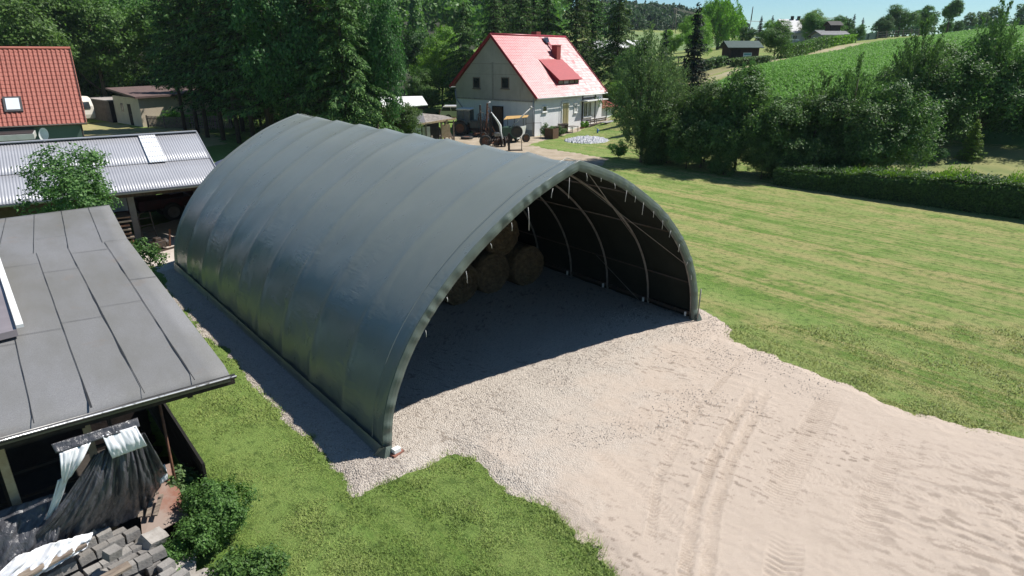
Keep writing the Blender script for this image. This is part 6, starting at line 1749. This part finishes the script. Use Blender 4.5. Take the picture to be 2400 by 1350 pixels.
# hazy tree line and far conifers on the skyline
for i in range(15):
    x = 118 + i * 5.4 + rt.uniform(-1.5, 1.5); y = 205 + rt.uniform(-6, 6)
    plant('far_tree', x, y, rt.uniform(.62, .86), rt.uniform(0, 6), 'wind-blown grey green tree in the hazy row on the right skyline', 'tree', 'hazy tree row on the skyline', z=tz(x, y) - 1.0, mat='leaf_grey')
for i in range(12):
    x = 70 + i * 3.0 + rt.uniform(-1, 1); y = 190 + rt.uniform(-5, 5)
    plant('spruce_d', x, y, rt.uniform(.85, 1.15), rt.uniform(0, 6), 'small dark conifer in the row on the far skyline', 'conifer', 'conifers on the skyline', 'conifer_tree', z=tz(x, y) - .6)

# woods that read as one mass
def wood(name, pts, label, seed, mat, size=(6, 4.0), leaves=150, leaf=1.0, conifer=.3):
    rng = np.random.RandomState(seed); Vs = []; nb = 0; Fs = []
    Z = terrain(np.array([p[0] for p in pts]), np.array([p[1] for p in pts]))
    for (x, y), z in zip(pts, Z):
        H_ = size[0] * (1.4 + .8 * rng.rand()); r = size[1] * (.7 + .5 * rng.rand())
        n = leaves
        d = rng.randn(n, 3); d /= np.linalg.norm(d, axis=1)[:, None]; d[:, 2] = np.abs(d[:, 2]) * 1.0 - .35 * rng.rand(n)
        if rng.rand() < conifer:
            t = rng.rand(n) ** .6; a = rng.rand(n) * 6.283; rr = r * .65 * (t + .05)
            P = np.stack([np.cos(a) * rr, np.sin(a) * rr, H_ * 1.15 * (1 - t)], 1); d = np.stack([np.cos(a), np.sin(a), .6 + 0 * a], 1)
        else:
            lob = rng.randn(7, 3) * np.array([.42, .42, .3]); li = rng.randint(0, 7, n)
            P = (lob[li] + d * .55 * (.85 + .3 * rng.rand(n))[:, None]) * r; P[:, 2] = P[:, 2] * 1.0 + H_ - r * .9
            low = rng.rand(n) < .15; P[low, 2] *= rng.rand(low.sum())
        V, F = leaf_quads(P + np.array([x, y, z - .3]), d + rng.randn(n, 3) * .4, leaf, rng, .8)
        Vs.append(V); Fs.append(F + nb); nb += len(V)
    o = link(name, np_mesh(name, np.concatenate(Vs), np.concatenate(Fs), M[mat]))
    tag(o, label, 'wood', kind='stuff'); return o
rng = np.random.RandomState(5)
def scatter(n, x0, x1, y0, y1, ok=lambda x, y: True):
    out = []
    while len(out) < n:
        x = rng.uniform(x0, x1); y = rng.uniform(y0, y1)
        if ok(x, y): out.append((x, y))
    return out
wood('wooded_hill', scatter(560, -170, 22, 112, 330, lambda x, y: abs(x + 30) < y * .62 and x < y * .07), 'bright green wooded hill rising behind the farmhouse and spruces', 6, 'leaf_forest', (6.5, 4.6), 330, 1.0, .12)
wood('far_wood', scatter(620, 20, 190, 268, 440, lambda x, y: x < .175 * y + max(0, (y - 268)) * .55 and x > .10 * y), 'dark mixed wood on the far hill behind the meadow', 7, 'leaf_far', (3.9, 3.0), 170, 1.1, .4)
wood('meadow_grove', scatter(26, 28, 41, 232, 262), 'dark grove at the left edge of the far meadow', 8, 'leaf_far', (4.6, 3.2), 260, .9, .2)
wood('ridge_scrub', scatter(50, 95, 190, 195, 230), 'hazy low scrub under the tree row on the right skyline', 9, 'leaf_far', (2.2, 2.6), 120, .8, .0)

# ------------------------------------------------------------------ things on the far slope
def far(name, x, y, rz, label, cat, dz=0.0): return empty(name, (x, y, tz(x, y) + dz), rz, label, cat)
hut = far('garden_hut', 27.2, 80.5, R(2), 'small dark wooden garden hut with green roof and a sign on its wall', 'hut')
hm_ = simple('hut_boards', (.075, .045, .035), .9, (.045, .028, .022), 3, .3, 20, stretch=(6, 6, .5))
m = MB(); m.box(-1.75, 1.75, -1.2, 1.4, -.4, 1.75); m.prism([(-1.2, 1.75), (1.4, 1.75), (.1, 2.25)], -1.75, 1.75, 'x'); m.build('wall', hm_, hut)
gr_ = simple('green_felt', (.05, .085, .075), .8, (.04, .065, .06), 2)
m = MB(); m.slab([(-2.15, -1.7, 1.66), (2.1, -1.7, 1.66), (2.1, .1, 2.42), (-2.15, .1, 2.42)], .08); m.slab([(-2.15, .1, 2.42), (2.1, .1, 2.42), (2.1, 1.8, 1.62), (-2.15, 1.8, 1.62)], .08); m.build('roof', gr_, hut)
m = MB(); m.box(-1.55, -.45, -1.23, -1.20, -.1, 1.45); m.build('door', M['wood_dark'], hut)
m = MB(); m.box(-.1, .9, -1.235, -1.205, .25, 1.1); sg = m.build('sign', M['white_paint'], hut)
tl = simple('sign_teal', (.16, .42, .40), .6)
m = MB(); m.box(-.02, .82, -1.245, -1.236, .82, 1.02); m.box(.04, .36, -1.245, -1.236, .40, .72); m.box(.44, .78, -1.245, -1.236, .40, .72); m.build('sign_print', tl, sg)
m = MB(); m.box(1.75, 1.78, -.7, -.1, .4, 1.3); m.build('window', M['glass_dark'], hut)
m = MB(); m.box(-2.7, -1.8, -1.0, .6, -.4, .5); m.build('log_store', M['wood_dark'], hut)
def house(name, x, y, rz, w, d, hw_, hr, wall, roof, label, cat='house', chim=0):
    e = far(name, x, y, rz, label, cat, -.4)
    m = MB(); m.box(-w / 2, w / 2, -d / 2, d / 2, 0, hw_); m.prism([(-d / 2, hw_), (d / 2, hw_), (0, hr)], -w / 2 + .03, w / 2 - .03, 'x'); m.build('wall', wall, e)
    m = MB()
    for s in (-1, 1):
        q = [(-w / 2 - .3, s * (d / 2 + .35), hw_ - .15), (w / 2 + .3, s * (d / 2 + .35), hw_ - .15), (w / 2 + .3, 0, hr + .12), (-w / 2 - .3, 0, hr + .12)]
        m.slab(q if s < 0 else q[::-1], .08)
    m.build('roof', roof, e)
    for k in range(chim):
        m = MB(); m.box(-.9 + 1.6 * k, -.4 + 1.6 * k, -.25, .25, hr - .3, hr + .75); m.build('chimney', M['black_iron'], e)
    for k in range(2):
        m = MB(); m.box(-w * .25 + k * w * .4, -w * .25 + k * w * .4 + .9, -d / 2 - .04, -d / 2, hw_ * .45, hw_ * .45 + .8); m.build('window', M['glass_dark'], e)
    return e
greyroof = simple('slate_grey_roof', (.42, .43, .46), .6, (.36, .37, .40), .8)
pale = simple('pale_wall', (.52, .50, .46), .9, (.45, .43, .4), 1)
house('grey_roof_house', 62.5, 152, R(12), 7.5, 6, 2.6, 5.3, pale, greyroof, 'distant house with pale grey roof and two small chimneys on the slope', chim=2)
house('long_white_building', 22.0, 139, R(8), 11, 5, 2.4, 3.6, simple('dim_wall', (.16, .15, .15), .9), M['white_paint'], 'long low building with white roof beside the birch top', 'building')
house('white_annex', 15.8, 128, R(8), 4.5, 4, 2.8, 4.0, pale, M['white_paint'], 'small white roofed building just right of the big spruce', 'building')
house('dark_cabin', 55.8, 121, R(6), 4.2, 3.6, 1.7, 2.5, simple('cabin_dark', (.10, .09, .085), .9), simple('cabin_roof', (.10, .13, .12), .8), 'low dark cabin behind the long hedge on the slope', 'cabin')
house('grey_cabin', 52.2, 112, R(6), 4.6, 3.2, 1.9, 2.3, simple('cabin_grey', (.30, .31, .33), .9), simple('cabin_roof2', (.19, .19, .19), .8), 'grey cabin with flat pale roof beside the trimmed bush', 'cabin')
house('brick_tower', 53.4, 114, R(6), 1.7, 1.7, 3.4, 3.8, simple('tower_brick', (.06, .042, .038), .9), simple('tower_roof', (.05, .045, .045), .8), 'small square brick block rising over the grey cabin', 'hut')
# pole mast, power pylon, pale rail
p = far('pole_mast', 52.0, 150, 0, 'tall thin dark pole with thickened top on the slope', 'pole', -.5)
m = MB(); m.tube([(0, 0, 0), (.05, 0, 3.5), (.2, 0, 6.8)], [.09, .07, .06], 6); m.build('shaft', M['steel'], p, True)
m = MB(); m.tube([(.16, 0, 5.8), (.25, 0, 8.6)], [.12, .09], 6); m.build('antenna', M['black_iron'], p, True)
py = far('power_pylon', 62.0, 262, 0, 'grey timber power pylon standing on the far meadow', 'pylon')
for x in (-.7, .7): m = MB(); m.tube([(x, 0, -.5), (x * .3, 0, 9)], .13, 6); m.build('leg', M['wood_grey'], py, True)
for z in (2.5, 5): m = MB(); m.bar((-.6, 0, z), (.6, 0, z), .12); m.build('brace', M['wood_grey'], py)
m = MB(); m.bar((-1.3, 0, 8.6), (1.3, 0, 8.6), .14); m.build('crossarm', M['wood_grey'], py)
a = Vector((62, 262, tz(62, 262) + 8.6)); b = Vector((120, 250, tz(120, 250) + 7.0))
for k in (-1.2, 0, 1.2):
    m = MB(); m.tube([a + Vector((k, 0, 0)).lerp(Vector((0, 0, 0)), 0) + (b - a) * t + Vector((0, 0, -3.0 * 4 * t * (1 - t))) for t in np.linspace(0, 1, 14)], .035, 4)
    o = m.build('power_line', M['steel']); tag(o, 'thin power line sagging away from the timber pylon to the right', 'power line', 'power lines')
rl_ = far('pale_railing', 44.5, 146, R(-4), 'long pale railing with thin posts below the far wood', 'railing', .6)
m = MB(); m.bar((0, 0, 2.1), (17, 1, 1.2), .18, .22); m.build('rail', M['white_paint'], rl_)
for k in range(5): m = MB(); m.bar((k * 4, .2 * k, -.5), (k * 4, .2 * k, 3.6 - .2 * k), .1); m.build('post', M['steel'], rl_)
# fences and hedges on the slope
def slope_fence(x0, y0, x1, y1, hgt, mat, label, n, mesh=True):
    e = far('wire_fence', x0, y0, 0, label, 'fence'); z0 = tz(x0, y0)
    for k in range(n + 1):
        x = (x1 - x0) * k / n; y = (y1 - y0) * k / n; z = tz(x0 + x, y0 + y) - z0
        m = MB(); m.bar((x, y, z - .3), (x, y, z + hgt), .14); m.build('post', M['wood_grey'] if mesh else mat, e)
    if mesh:
        m = MB()
        for k in range(n):
            for q in range(3):
                f = lambda t: Vector(((x1 - x0) * t, (y1 - y0) * t, tz(x0 + (x1 - x0) * t, y0 + (y1 - y0) * t) - z0 + hgt * (.25 + .3 * q)))
                m.bar(f(k / n), f((k + 1) / n), .03)
        m.build('wire', M['steel'], e)
    else:
        m = MB()
        for k in range(n):
            f = lambda t, h_: ((x1 - x0) * t, (y1 - y0) * t, tz(x0 + (x1 - x0) * t, y0 + (y1 - y0) * t) - z0 + h_)
            m.slab([f(k / n, 0), f((k + 1) / n, 0), f((k + 1) / n, hgt), f(k / n, hgt)], .03)
        m.build('screen', mat, e)
slope_fence(64, 128, 70.5, 132, 1.2, simple('green_net', (.05, .11, .09), .8), 'green net fence screen at the edge of the dry verge', 3, False)
slope_fence(71, 132.5, 88, 145, 1.4, None, 'wire fence on wooden posts along the ridge bushes', 6)
slope_fence(15.5, 96, 23, 93, 1.2, None, 'old wire fence left of the garden hut', 5)
def slope_hedge(pts, w, h, n, label, mat, seed, leaf=.22):
    rng = np.random.RandomState(seed); P = []; x0, y0 = pts[0]; z0 = tz(x0, y0)
    seg = rng.randint(0, len(pts) - 1, n); t = rng.rand(n); A = np.array(pts)
    c = A[seg] * (1 - t)[:, None] + A[seg + 1] * t[:, None]
    k = rng.rand(n); off = rng.randn(n, 2) * w * .4
    z = terrain(c[:, 0], c[:, 1]) - z0 + np.where(k < .5, rng.rand(n) * h, h + rng.rand(n) * .15)
    Q = np.stack([c[:, 0] + off[:, 0] - x0, c[:, 1] + off[:, 1] - y0, z], 1)
    V, F = leaf_quads(Q, rng.randn(n, 3) + np.array([0, -.6, .6]), leaf, rng, .7)
    o = link('slope_hedge', np_mesh('slope_hedge', V, F, M[mat])); o.location = (x0, y0, z0); tag(o, label, 'hedge', 'hedges on the slope'); return o
slope_hedge([(34.2, 86), (40, 93), (48, 103)], .9, 1.5, 9000, 'long green hedge running up right of the garden hut', 'leaf_mid', 1)
slope_hedge([(48.5, 103.5), (55, 110)], .9, 1.2, 5000, 'shorter bright hedge continuing up to the trimmed bush', 'leaf_bright', 2)
slope_hedge([(19.0, 76), (24.5, 78)], .7, 1.0, 3500, 'low scrubby hedge left of the garden hut', 'leaf_grey', 3)
slope_hedge([(25, 76), (29.5, 77.5)], .9, .7, 2600, 'weedy growth in front of the garden hut', 'leaf_grey', 4)

# maize field: leafy plants in rows
def maize(n=170000):
    rng = np.random.RandomState(12)
    poly = [(16.5, 57.5), (20.4, 63.2), (31.0, 77.0), (40.4, 87.6), (69, 115.6), (99.5, 138), (125, 149), (150, 120), (140, 60), (90, 34), (50, 36), (36, 43), (26, 49)]
    x = rng.uniform(15, 150, n * 3); y = rng.uniform(34, 150, n * 3)
    pr = np.clip(55.0 / np.hypot(x, y), .06, 1) ** 1.2
    ok = (sdf_poly(x, y, poly) < 0) & (rng.rand(n * 3) < pr) & (x < y * .98)
    x = x[ok]; y = y[ok]
    # pull towards drilled rows
    a = R(52); p = x * math.cos(a) + y * math.sin(a); q = -x * math.sin(a) + y * math.cos(a); q = np.round(q / .75) * .75 + rng.randn(len(q)) * .09
    x = p * math.cos(a) - q * math.sin(a); y = p * math.sin(a) + q * math.cos(a)
    k = 4; n2 = len(x) * k; X = np.repeat(x, k); Y = np.repeat(y, k); Z = np.repeat(terrain(x, y), k)
    big = np.clip(np.hypot(X, Y) / 75, 1, 1.5)
    th = rng.rand(n2) * 6.283; L = (.26 + .22 * rng.rand(n2)) * big ** .5; w = (.03 + .02 * rng.rand(n2)) * big
    h0 = .05 + .28 * rng.rand(n2); dx, dy = np.cos(th), np.sin(th)
    c0 = np.stack([X, Y, Z + h0], 1); c1 = c0 + np.stack([dx * L * .5, dy * L * .5, L * .42], 1); c2 = c0 + np.stack([dx * L, dy * L, L * .1], 1)
    sd = np.stack([-dy * w, dx * w, np.zeros(n2)], 1)
    V = np.stack([c0, c1 + sd, c2, c1 - sd], 1).reshape(-1, 3)
    o = link('maize_crop', np_mesh('maize_crop', V, np.arange(4 * n2).reshape(-1, 4), leaf_mat('maize_leaf', (.115, .245, .045), .28, (.155, .29, .055), .35, .6, .15)))
    tag(o, 'bright green maize crop covering the hillside field', 'crop', kind='stuff')
maize()

# ------------------------------------------------------------------ near plants
# feathery sapling in front of the barn
def sapling(x, y, H_, Rr, seed, label, n=150):
    rng = np.random.RandomState(seed); Ps = []; Ns = []; Ts = []; tr = MB()
    tr.tube([(0, 0, -.2), (.05, 0, H_ * .5), (.0, .05, H_)], [.06, .04, .01], 6)
    for k in range(n):
        z = H_ * (.22 + .78 * rng.rand()); rel = (z / H_ - .2) / .8; L = Rr * (1.2 - 1.0 * rel ** 1.2) * (.55 + .6 * rng.rand()); a = rng.rand() * 6.283
        d = np.array([math.cos(a), math.sin(a), 0]); s = np.linspace(.15, 1, 12)
        sp_ = np.outer(s, d * L); sp_[:, 2] += z + L * (.55 * s - .35 * s ** 2)
        if k % 2 == 0: tr.tube([tuple(sp_[0] * .2 + np.array([0, 0, z * .8])), tuple(sp_[5]), tuple(sp_[-1])], [.014, .008, .003], 4, False)
        for q in sp_:
            m_ = 20; t = rng.rand(m_) * .34 - .05; ang = a + (rng.rand(m_) - .5) * 3.0
            Ps.append(q + np.stack([np.cos(ang) * t, np.sin(ang) * t, rng.randn(m_) * .05 - .25 * t ** 2], 1))
            Ns.append(rng.randn(m_, 3) * .45 + np.array([0, 0, 1])); Ts.append(np.stack([np.cos(ang), np.sin(ang), -.3 + 0 * ang], 1))
    P = np.concatenate(Ps); Nn = np.concatenate(Ns)
    V, F = leaf_quads(P, Nn, .085, rng, .30)
    e = empty('rowan_sapling', (x, y, 0), 0, label, 'young tree'); link('crown', np_mesh('crown', V, F, leaf_mat('rowan_leaf', (.085, .165, .065), .35)), e); tr.build('trunk', M['bark'], e, True)
def near_bush(u, v, H_, Rr, seed, nl, leaf, mat, label, cat='bush', name='bush', z0=.05):
    rng = np.random.RandomState(seed); (V, F), lobes = crown(rng, H_, Rr, z0, 14, nl, leaf, tufts=26, core=.2)
    x, y, _ = wor(u, v); e = empty(name, (x, y, 0), seed, label, cat)
    link('foliage', np_mesh('foliage', V, F, M[mat]), e); limbs(H_, z0 + .1, .02, lobes).build('stems', M['bark'], e)
near_bush(-2.93, -.38, 1.02, .56, 41, 26000, .036, 'leaf_mid', 'large dense green bush at the lawn edge right of the block heap')
near_bush(-3.02, .62, 1.0, .40, 42, 5000, .075, 'leaf_grey', 'loose grey leaved shrub in the corner under the shed eave', 'shrub', 'shrub')
near_bush(-2.72, .35, .55, .34, 43, 9000, .045, 'leaf_bright', 'small bright weed clump between the shrub and the large bush', 'weeds', 'weed_clump')
near_bush(-2.75, -1.45, .38, .50, 44, 7000, .045, 'leaf_mid', 'bright weeds at the lower border in front of the large bush', 'weeds', 'weed_clump')
near_bush(-3.45, -1.62, .50, .42, 45, 9000, .04, 'leaf_mid', 'weeds growing over the lowest blocks at the border', 'weeds', 'weed_clump')
near_bush(-3.45, -.62, .62, .26, 46, 6000, .04, 'leaf_mid', 'small weed tuft between the blocks and the broken concrete', 'weeds', 'weed_clump')
near_bush(-3.15, .20, .62, .16, 47, 2200, .05, 'leaf_bright', 'tiny bright shoot beside the rusty sheet', 'weeds', 'weed_clump')
M['rowan'] = leaf_mat('rowan_leaf', (.085, .165, .06), .35)
near_bush(-2.35, 12.35, 4.75, 1.15, 52, 9500, .085, 'rowan', 'feathery light green young tree growing between the felt shed and the barn', 'young tree', 'young_tree', 1.2)
near_bush(-1.1, 11.5, 1.75, .5, 53, 2600, .07, 'rowan', 'lower feathery bush right of the young tree behind the felt shed', 'bush', 'bush', .3)
for o, mt in zip(POTS, ('leaf_bright', 'leaf_bright', 'leaf_mid')):
    rng = np.random.RandomState(3); (V, F), _l = crown(rng, .9, .32, .3, 8, 900, .1, tufts=10, core=.1)
    link('foliage', np_mesh('foliage', V, F, M[mt]), o)
plant('shrub', 2.9, 53.6, .8, 0, 'straggly dry shrub at the farmhouse corner', 'shrub', None, 'shrub', mat='leaf_grey')
plant('shrub', 4.1, 54.6, .55, 0, 'low shrub on the verge before the farmhouse barrels', 'shrub', None, 'shrub', mat='leaf_grey')
plant('shrub', -32.4, 62.8, .95, 0, 'bright low hedge bush behind the brown picket fence', 'bush', None, 'bush', mat='leaf_bright', sx=2.2)
plant('shrub', -28.8, 62.8, .95, 2, 'bright bush behind the pale picket fence between the spruces', 'bush', None, 'bush', mat='leaf_bright', sx=1.9)
plant('shrub', 7.2, 43.2, .8, 3, 'small bush at the foot of the birch beside the stones', 'bush', None, 'bush', mat='leaf_mid')
# white stones
def stone_pile(cx, cy, rx, ry, n, seed):
    rng = np.random.RandomState(seed); base = np.array([(1, 0, 0), (-1, 0, 0), (0, 1, 0), (0, -1, 0), (0, 0, 1), (0, 0, -1)], float)
    F0 = np.array([(0, 2, 4), (2, 1, 4), (1, 3, 4), (3, 0, 4), (2, 0, 5), (1, 2, 5), (3, 1, 5), (0, 3, 5)])
    a = rng.rand(n) * 6.283; r = rng.rand(n) ** .5
    c = np.stack([np.cos(a) * r * rx, np.sin(a) * r * ry, .35 * (1 - r ** 2) * rng.rand(n) ** .3 + .03], 1)
    s = .09 * (.6 + .9 * rng.rand(n))
    V = (c[:, None] + base[None] * (s[:, None, None] * (.7 + .6 * rng.rand(n, 6, 1)))).reshape(-1, 3); F = (F0[None] + 6 * np.arange(n)[:, None, None]).reshape(-1, 3)
    o = link('white_stones', np_mesh('white_stones', V, F, simple('white_stone', (.68, .68, .70), .9, (.55, .55, .57), 5))); o.location = (cx, cy, 0); o.rotation_euler.z = R(-20); tag(o, 'bed of white stones on the grass before the birch', 'stones', kind='stuff')
stone_pile(6.1, 51.3, 1.9, 1.5, 1500, 2)

# ------------------------------------------------------------------ grass blades on the near lawn, loose stones on the gravel
def blades(n, seed):
    rng = np.random.RandomState(seed)
    # denser towards the camera
    y = 4.2 + 17 * rng.rand(n) ** 1.7; x = (rng.rand(n) * 2 - 1) * (y * .86 + 1.2)
    du = (x - AX) * CU + (y - AY) * SU; dv = -(x - AX) * SU + (y - AY) * CU
    sd = pad_sd(x, y)
    ok = (sd > -.02 + .06 * rng.randn(n)) & ~((du < -2.7) & (dv > -2.6) & (dv < 9)) & ~((du > 9.6) & (y > 15))
    ok &= rng.rand(n) < np.clip((20 - y) / 10, 0, 1)
    ok &= fbm(x * 2.0, y * 2.0, 3, 61) + .35 * rng.rand(n) > -.16
    x = x[ok]; y = y[ok]; sd = sd[ok]; m_ = len(x)
    tall = np.clip(fbm(x * 1.4, y * 1.4, 3, 71) * 1.6 + .8, .45, 1.5) * (1 + .5 * np.exp(-(sd / .15) ** 2))
    h = (.022 + .030 * rng.rand(m_)) * tall; w = (.0045 + .004 * rng.rand(m_)) * np.clip(y / 8, 1, 2.2)
    th = rng.rand(m_) * 6.283; le = h * (.4 + .8 * rng.rand(m_)); la = rng.rand(m_) * 6.283
    z = np.zeros(m_) - .004
    P0 = np.stack([x - np.cos(th) * w, y - np.sin(th) * w, z], 1); P1 = np.stack([x + np.cos(th) * w, y + np.sin(th) * w, z], 1)
    P2 = np.stack([x + np.cos(la) * le, y + np.sin(la) * le, z + h], 1)
    V = np.stack([P0, P1, P2], 1).reshape(-1, 3)
    return V, np.arange(3 * m_).reshape(-1, 3)
def grass_mat():
    m, N, L, B = new_mat('grass_blade')
    g_ = N.new('ShaderNodeNewGeometry'); v = coords(N, L)
    a = mixcol(N, L, g_.outputs['Random Per Island'], (.13, .235, .045), (.26, .35, .08))
    vr = N.new('ShaderNodeVectorRotate'); vr.inputs['Angle'].default_value = -(YAW + math.pi / 2); vr.rotation_type = 'Z_AXIS'; L.new(v, vr.inputs[0])
    mp = N.new('ShaderNodeMapping'); mp.inputs['Scale'].default_value = (.05, 1.0, 1); mp.inputs['Location'].default_value = (3, 7, 0); L.new(vr.outputs[0], mp.inputs[0])
    pa = ramp(N, L, noise(N, L, 1.0, 2, .5, mp.outputs[0], .3), [(.42, 0.0), (.60, .85)])
    c = mixcol(N, L, pa, a, (.30, .37, .11))
    pb = ramp(N, L, noise(N, L, 1.6, 4, .6, v), [(.5, 0.0), (.72, .8)])
    c = mixcol(N, L, pb, c, (.10, .19, .035))
    sx = N.new('ShaderNodeSeparateXYZ'); L.new(v, sx.inputs[0])
    mr = N.new('ShaderNodeMapRange'); mr.inputs[1].default_value = 2.5; mr.inputs[2].default_value = 11; mr.inputs[4].default_value = .5; L.new(sx.outputs[0], mr.inputs[0])
    c = mixcol(N, L, mr.outputs[0], c, (.36, .35, .125))
    L.new(c, B.inputs['Base Color']); B.inputs['Roughness'].default_value = .6; B.inputs['Specular IOR Level'].default_value = .25
    va = N.new('ShaderNodeVectorMath'); va.operation = 'MULTIPLY_ADD'; va.inputs[1].default_value = (.35, .35, .35); va.inputs[2].default_value = (0, 0, 1)
    L.new(g_.outputs['Normal'], va.inputs[0]); vn = N.new('ShaderNodeVectorMath'); vn.operation = 'NORMALIZE'; L.new(va.outputs[0], vn.inputs[0]); L.new(vn.outputs[0], B.inputs['Normal'])
    t = N.new('ShaderNodeBsdfTranslucent'); L.new(c, t.inputs[0]); mx = N.new('ShaderNodeMixShader'); mx.inputs[0].default_value = .25
    L.new(B.outputs[0], mx.inputs[1]); L.new(t.outputs[0], mx.inputs[2]); L.new(mx.outputs[0], N['Material Output'].inputs[0])
    return m
V, F = blades(900000, 3)
o = link('lawn_grass', np_mesh('lawn_grass', V, F, grass_mat())); tag(o, 'short mown grass blades on the near lawn', 'grass', kind='stuff')

def pebbles(n, seed):
    rng = np.random.RandomState(seed); base = np.array([(1, 0, 0), (-1, 0, 0), (0, 1, 0), (0, -1, 0), (0, 0, .8), (0, 0, -.8)], float)
    F0 = np.array([(0, 2, 4), (2, 1, 4), (1, 3, 4), (3, 0, 4), (2, 0, 5), (1, 2, 5), (3, 1, 5), (0, 3, 5)])
    u = rng.uniform(-1.0, 10.2, n); v = np.where(rng.rand(n) < .55, rng.uniform(-4.0, 1.5, n), rng.uniform(-1, 14, n))
    edge = rng.rand(n) < .35; u = np.where(edge, rng.uniform(-.85, .1, n), u); v = np.where(edge, rng.uniform(-.6, 13.5, n), v)
    x = AX + u * CU - v * SU; y = AY + u * SU + v * CU
    dens = fbm(x * .9, y * .9, 3, 81) + .18
    ok = (pad_sd(x, y) < .10 * rng.rand(n)) & ((rng.rand(n) < np.clip(dens * 2.2, .03, 1)) | edge) & (v > -.25 * u - 1.8 + 1.0 * fbm(x, y, 2, 5))
    x = x[ok]; y = y[ok]; m_ = len(x); s = .006 + .012 * rng.rand(m_) ** 3
    z = drive_h(x, y) + s * .35
    c = np.stack([x, y, z], 1)
    V = (c[:, None] + base[None] * (s[:, None, None] * (.7 + .6 * rng.rand(m_, 6, 1)))).reshape(-1, 3); F = (F0[None] + 6 * np.arange(m_)[:, None, None]).reshape(-1, 3)
    return V, F
mm, N, L, B = new_mat('crushed_stone')
g_ = N.new('ShaderNodeNewGeometry'); L.new(mixcol(N, L, g_.outputs['Random Per Island'], (.36, .31, .265), (.54, .475, .42)), B.inputs['Base Color']); B.inputs['Roughness'].default_value = .95; B.inputs['Specular IOR Level'].default_value = .1
V, F = pebbles(80000, 4)
o = link('gravel_stones', np_mesh('gravel_stones', V, F, mm)); tag(o, 'loose pale crushed stone scattered on the gravel pad', 'gravel', kind='stuff')

# ------------------------------------------------------------------ summer haze between the camera and the far slopes
m = MB(); m.box(-420, 560, -30, 750, -6, 75)
hz = bpy.data.materials.new('haze_air'); hz.use_nodes = True
hn = hz.node_tree.nodes; hn.remove(hn['Principled BSDF'])
pv = hn.new('ShaderNodeVolumePrincipled'); pv.inputs['Color'].default_value = (.72, .86, 1.0, 1); pv.inputs['Density'].default_value = .00014
hz.node_tree.links.new(pv.outputs[0], hn['Material Output'].inputs['Volume'])
o = m.build('haze', hz); o['kind'] = 'stuff'; o['label'] = 'thin bluish summer haze over the valley'
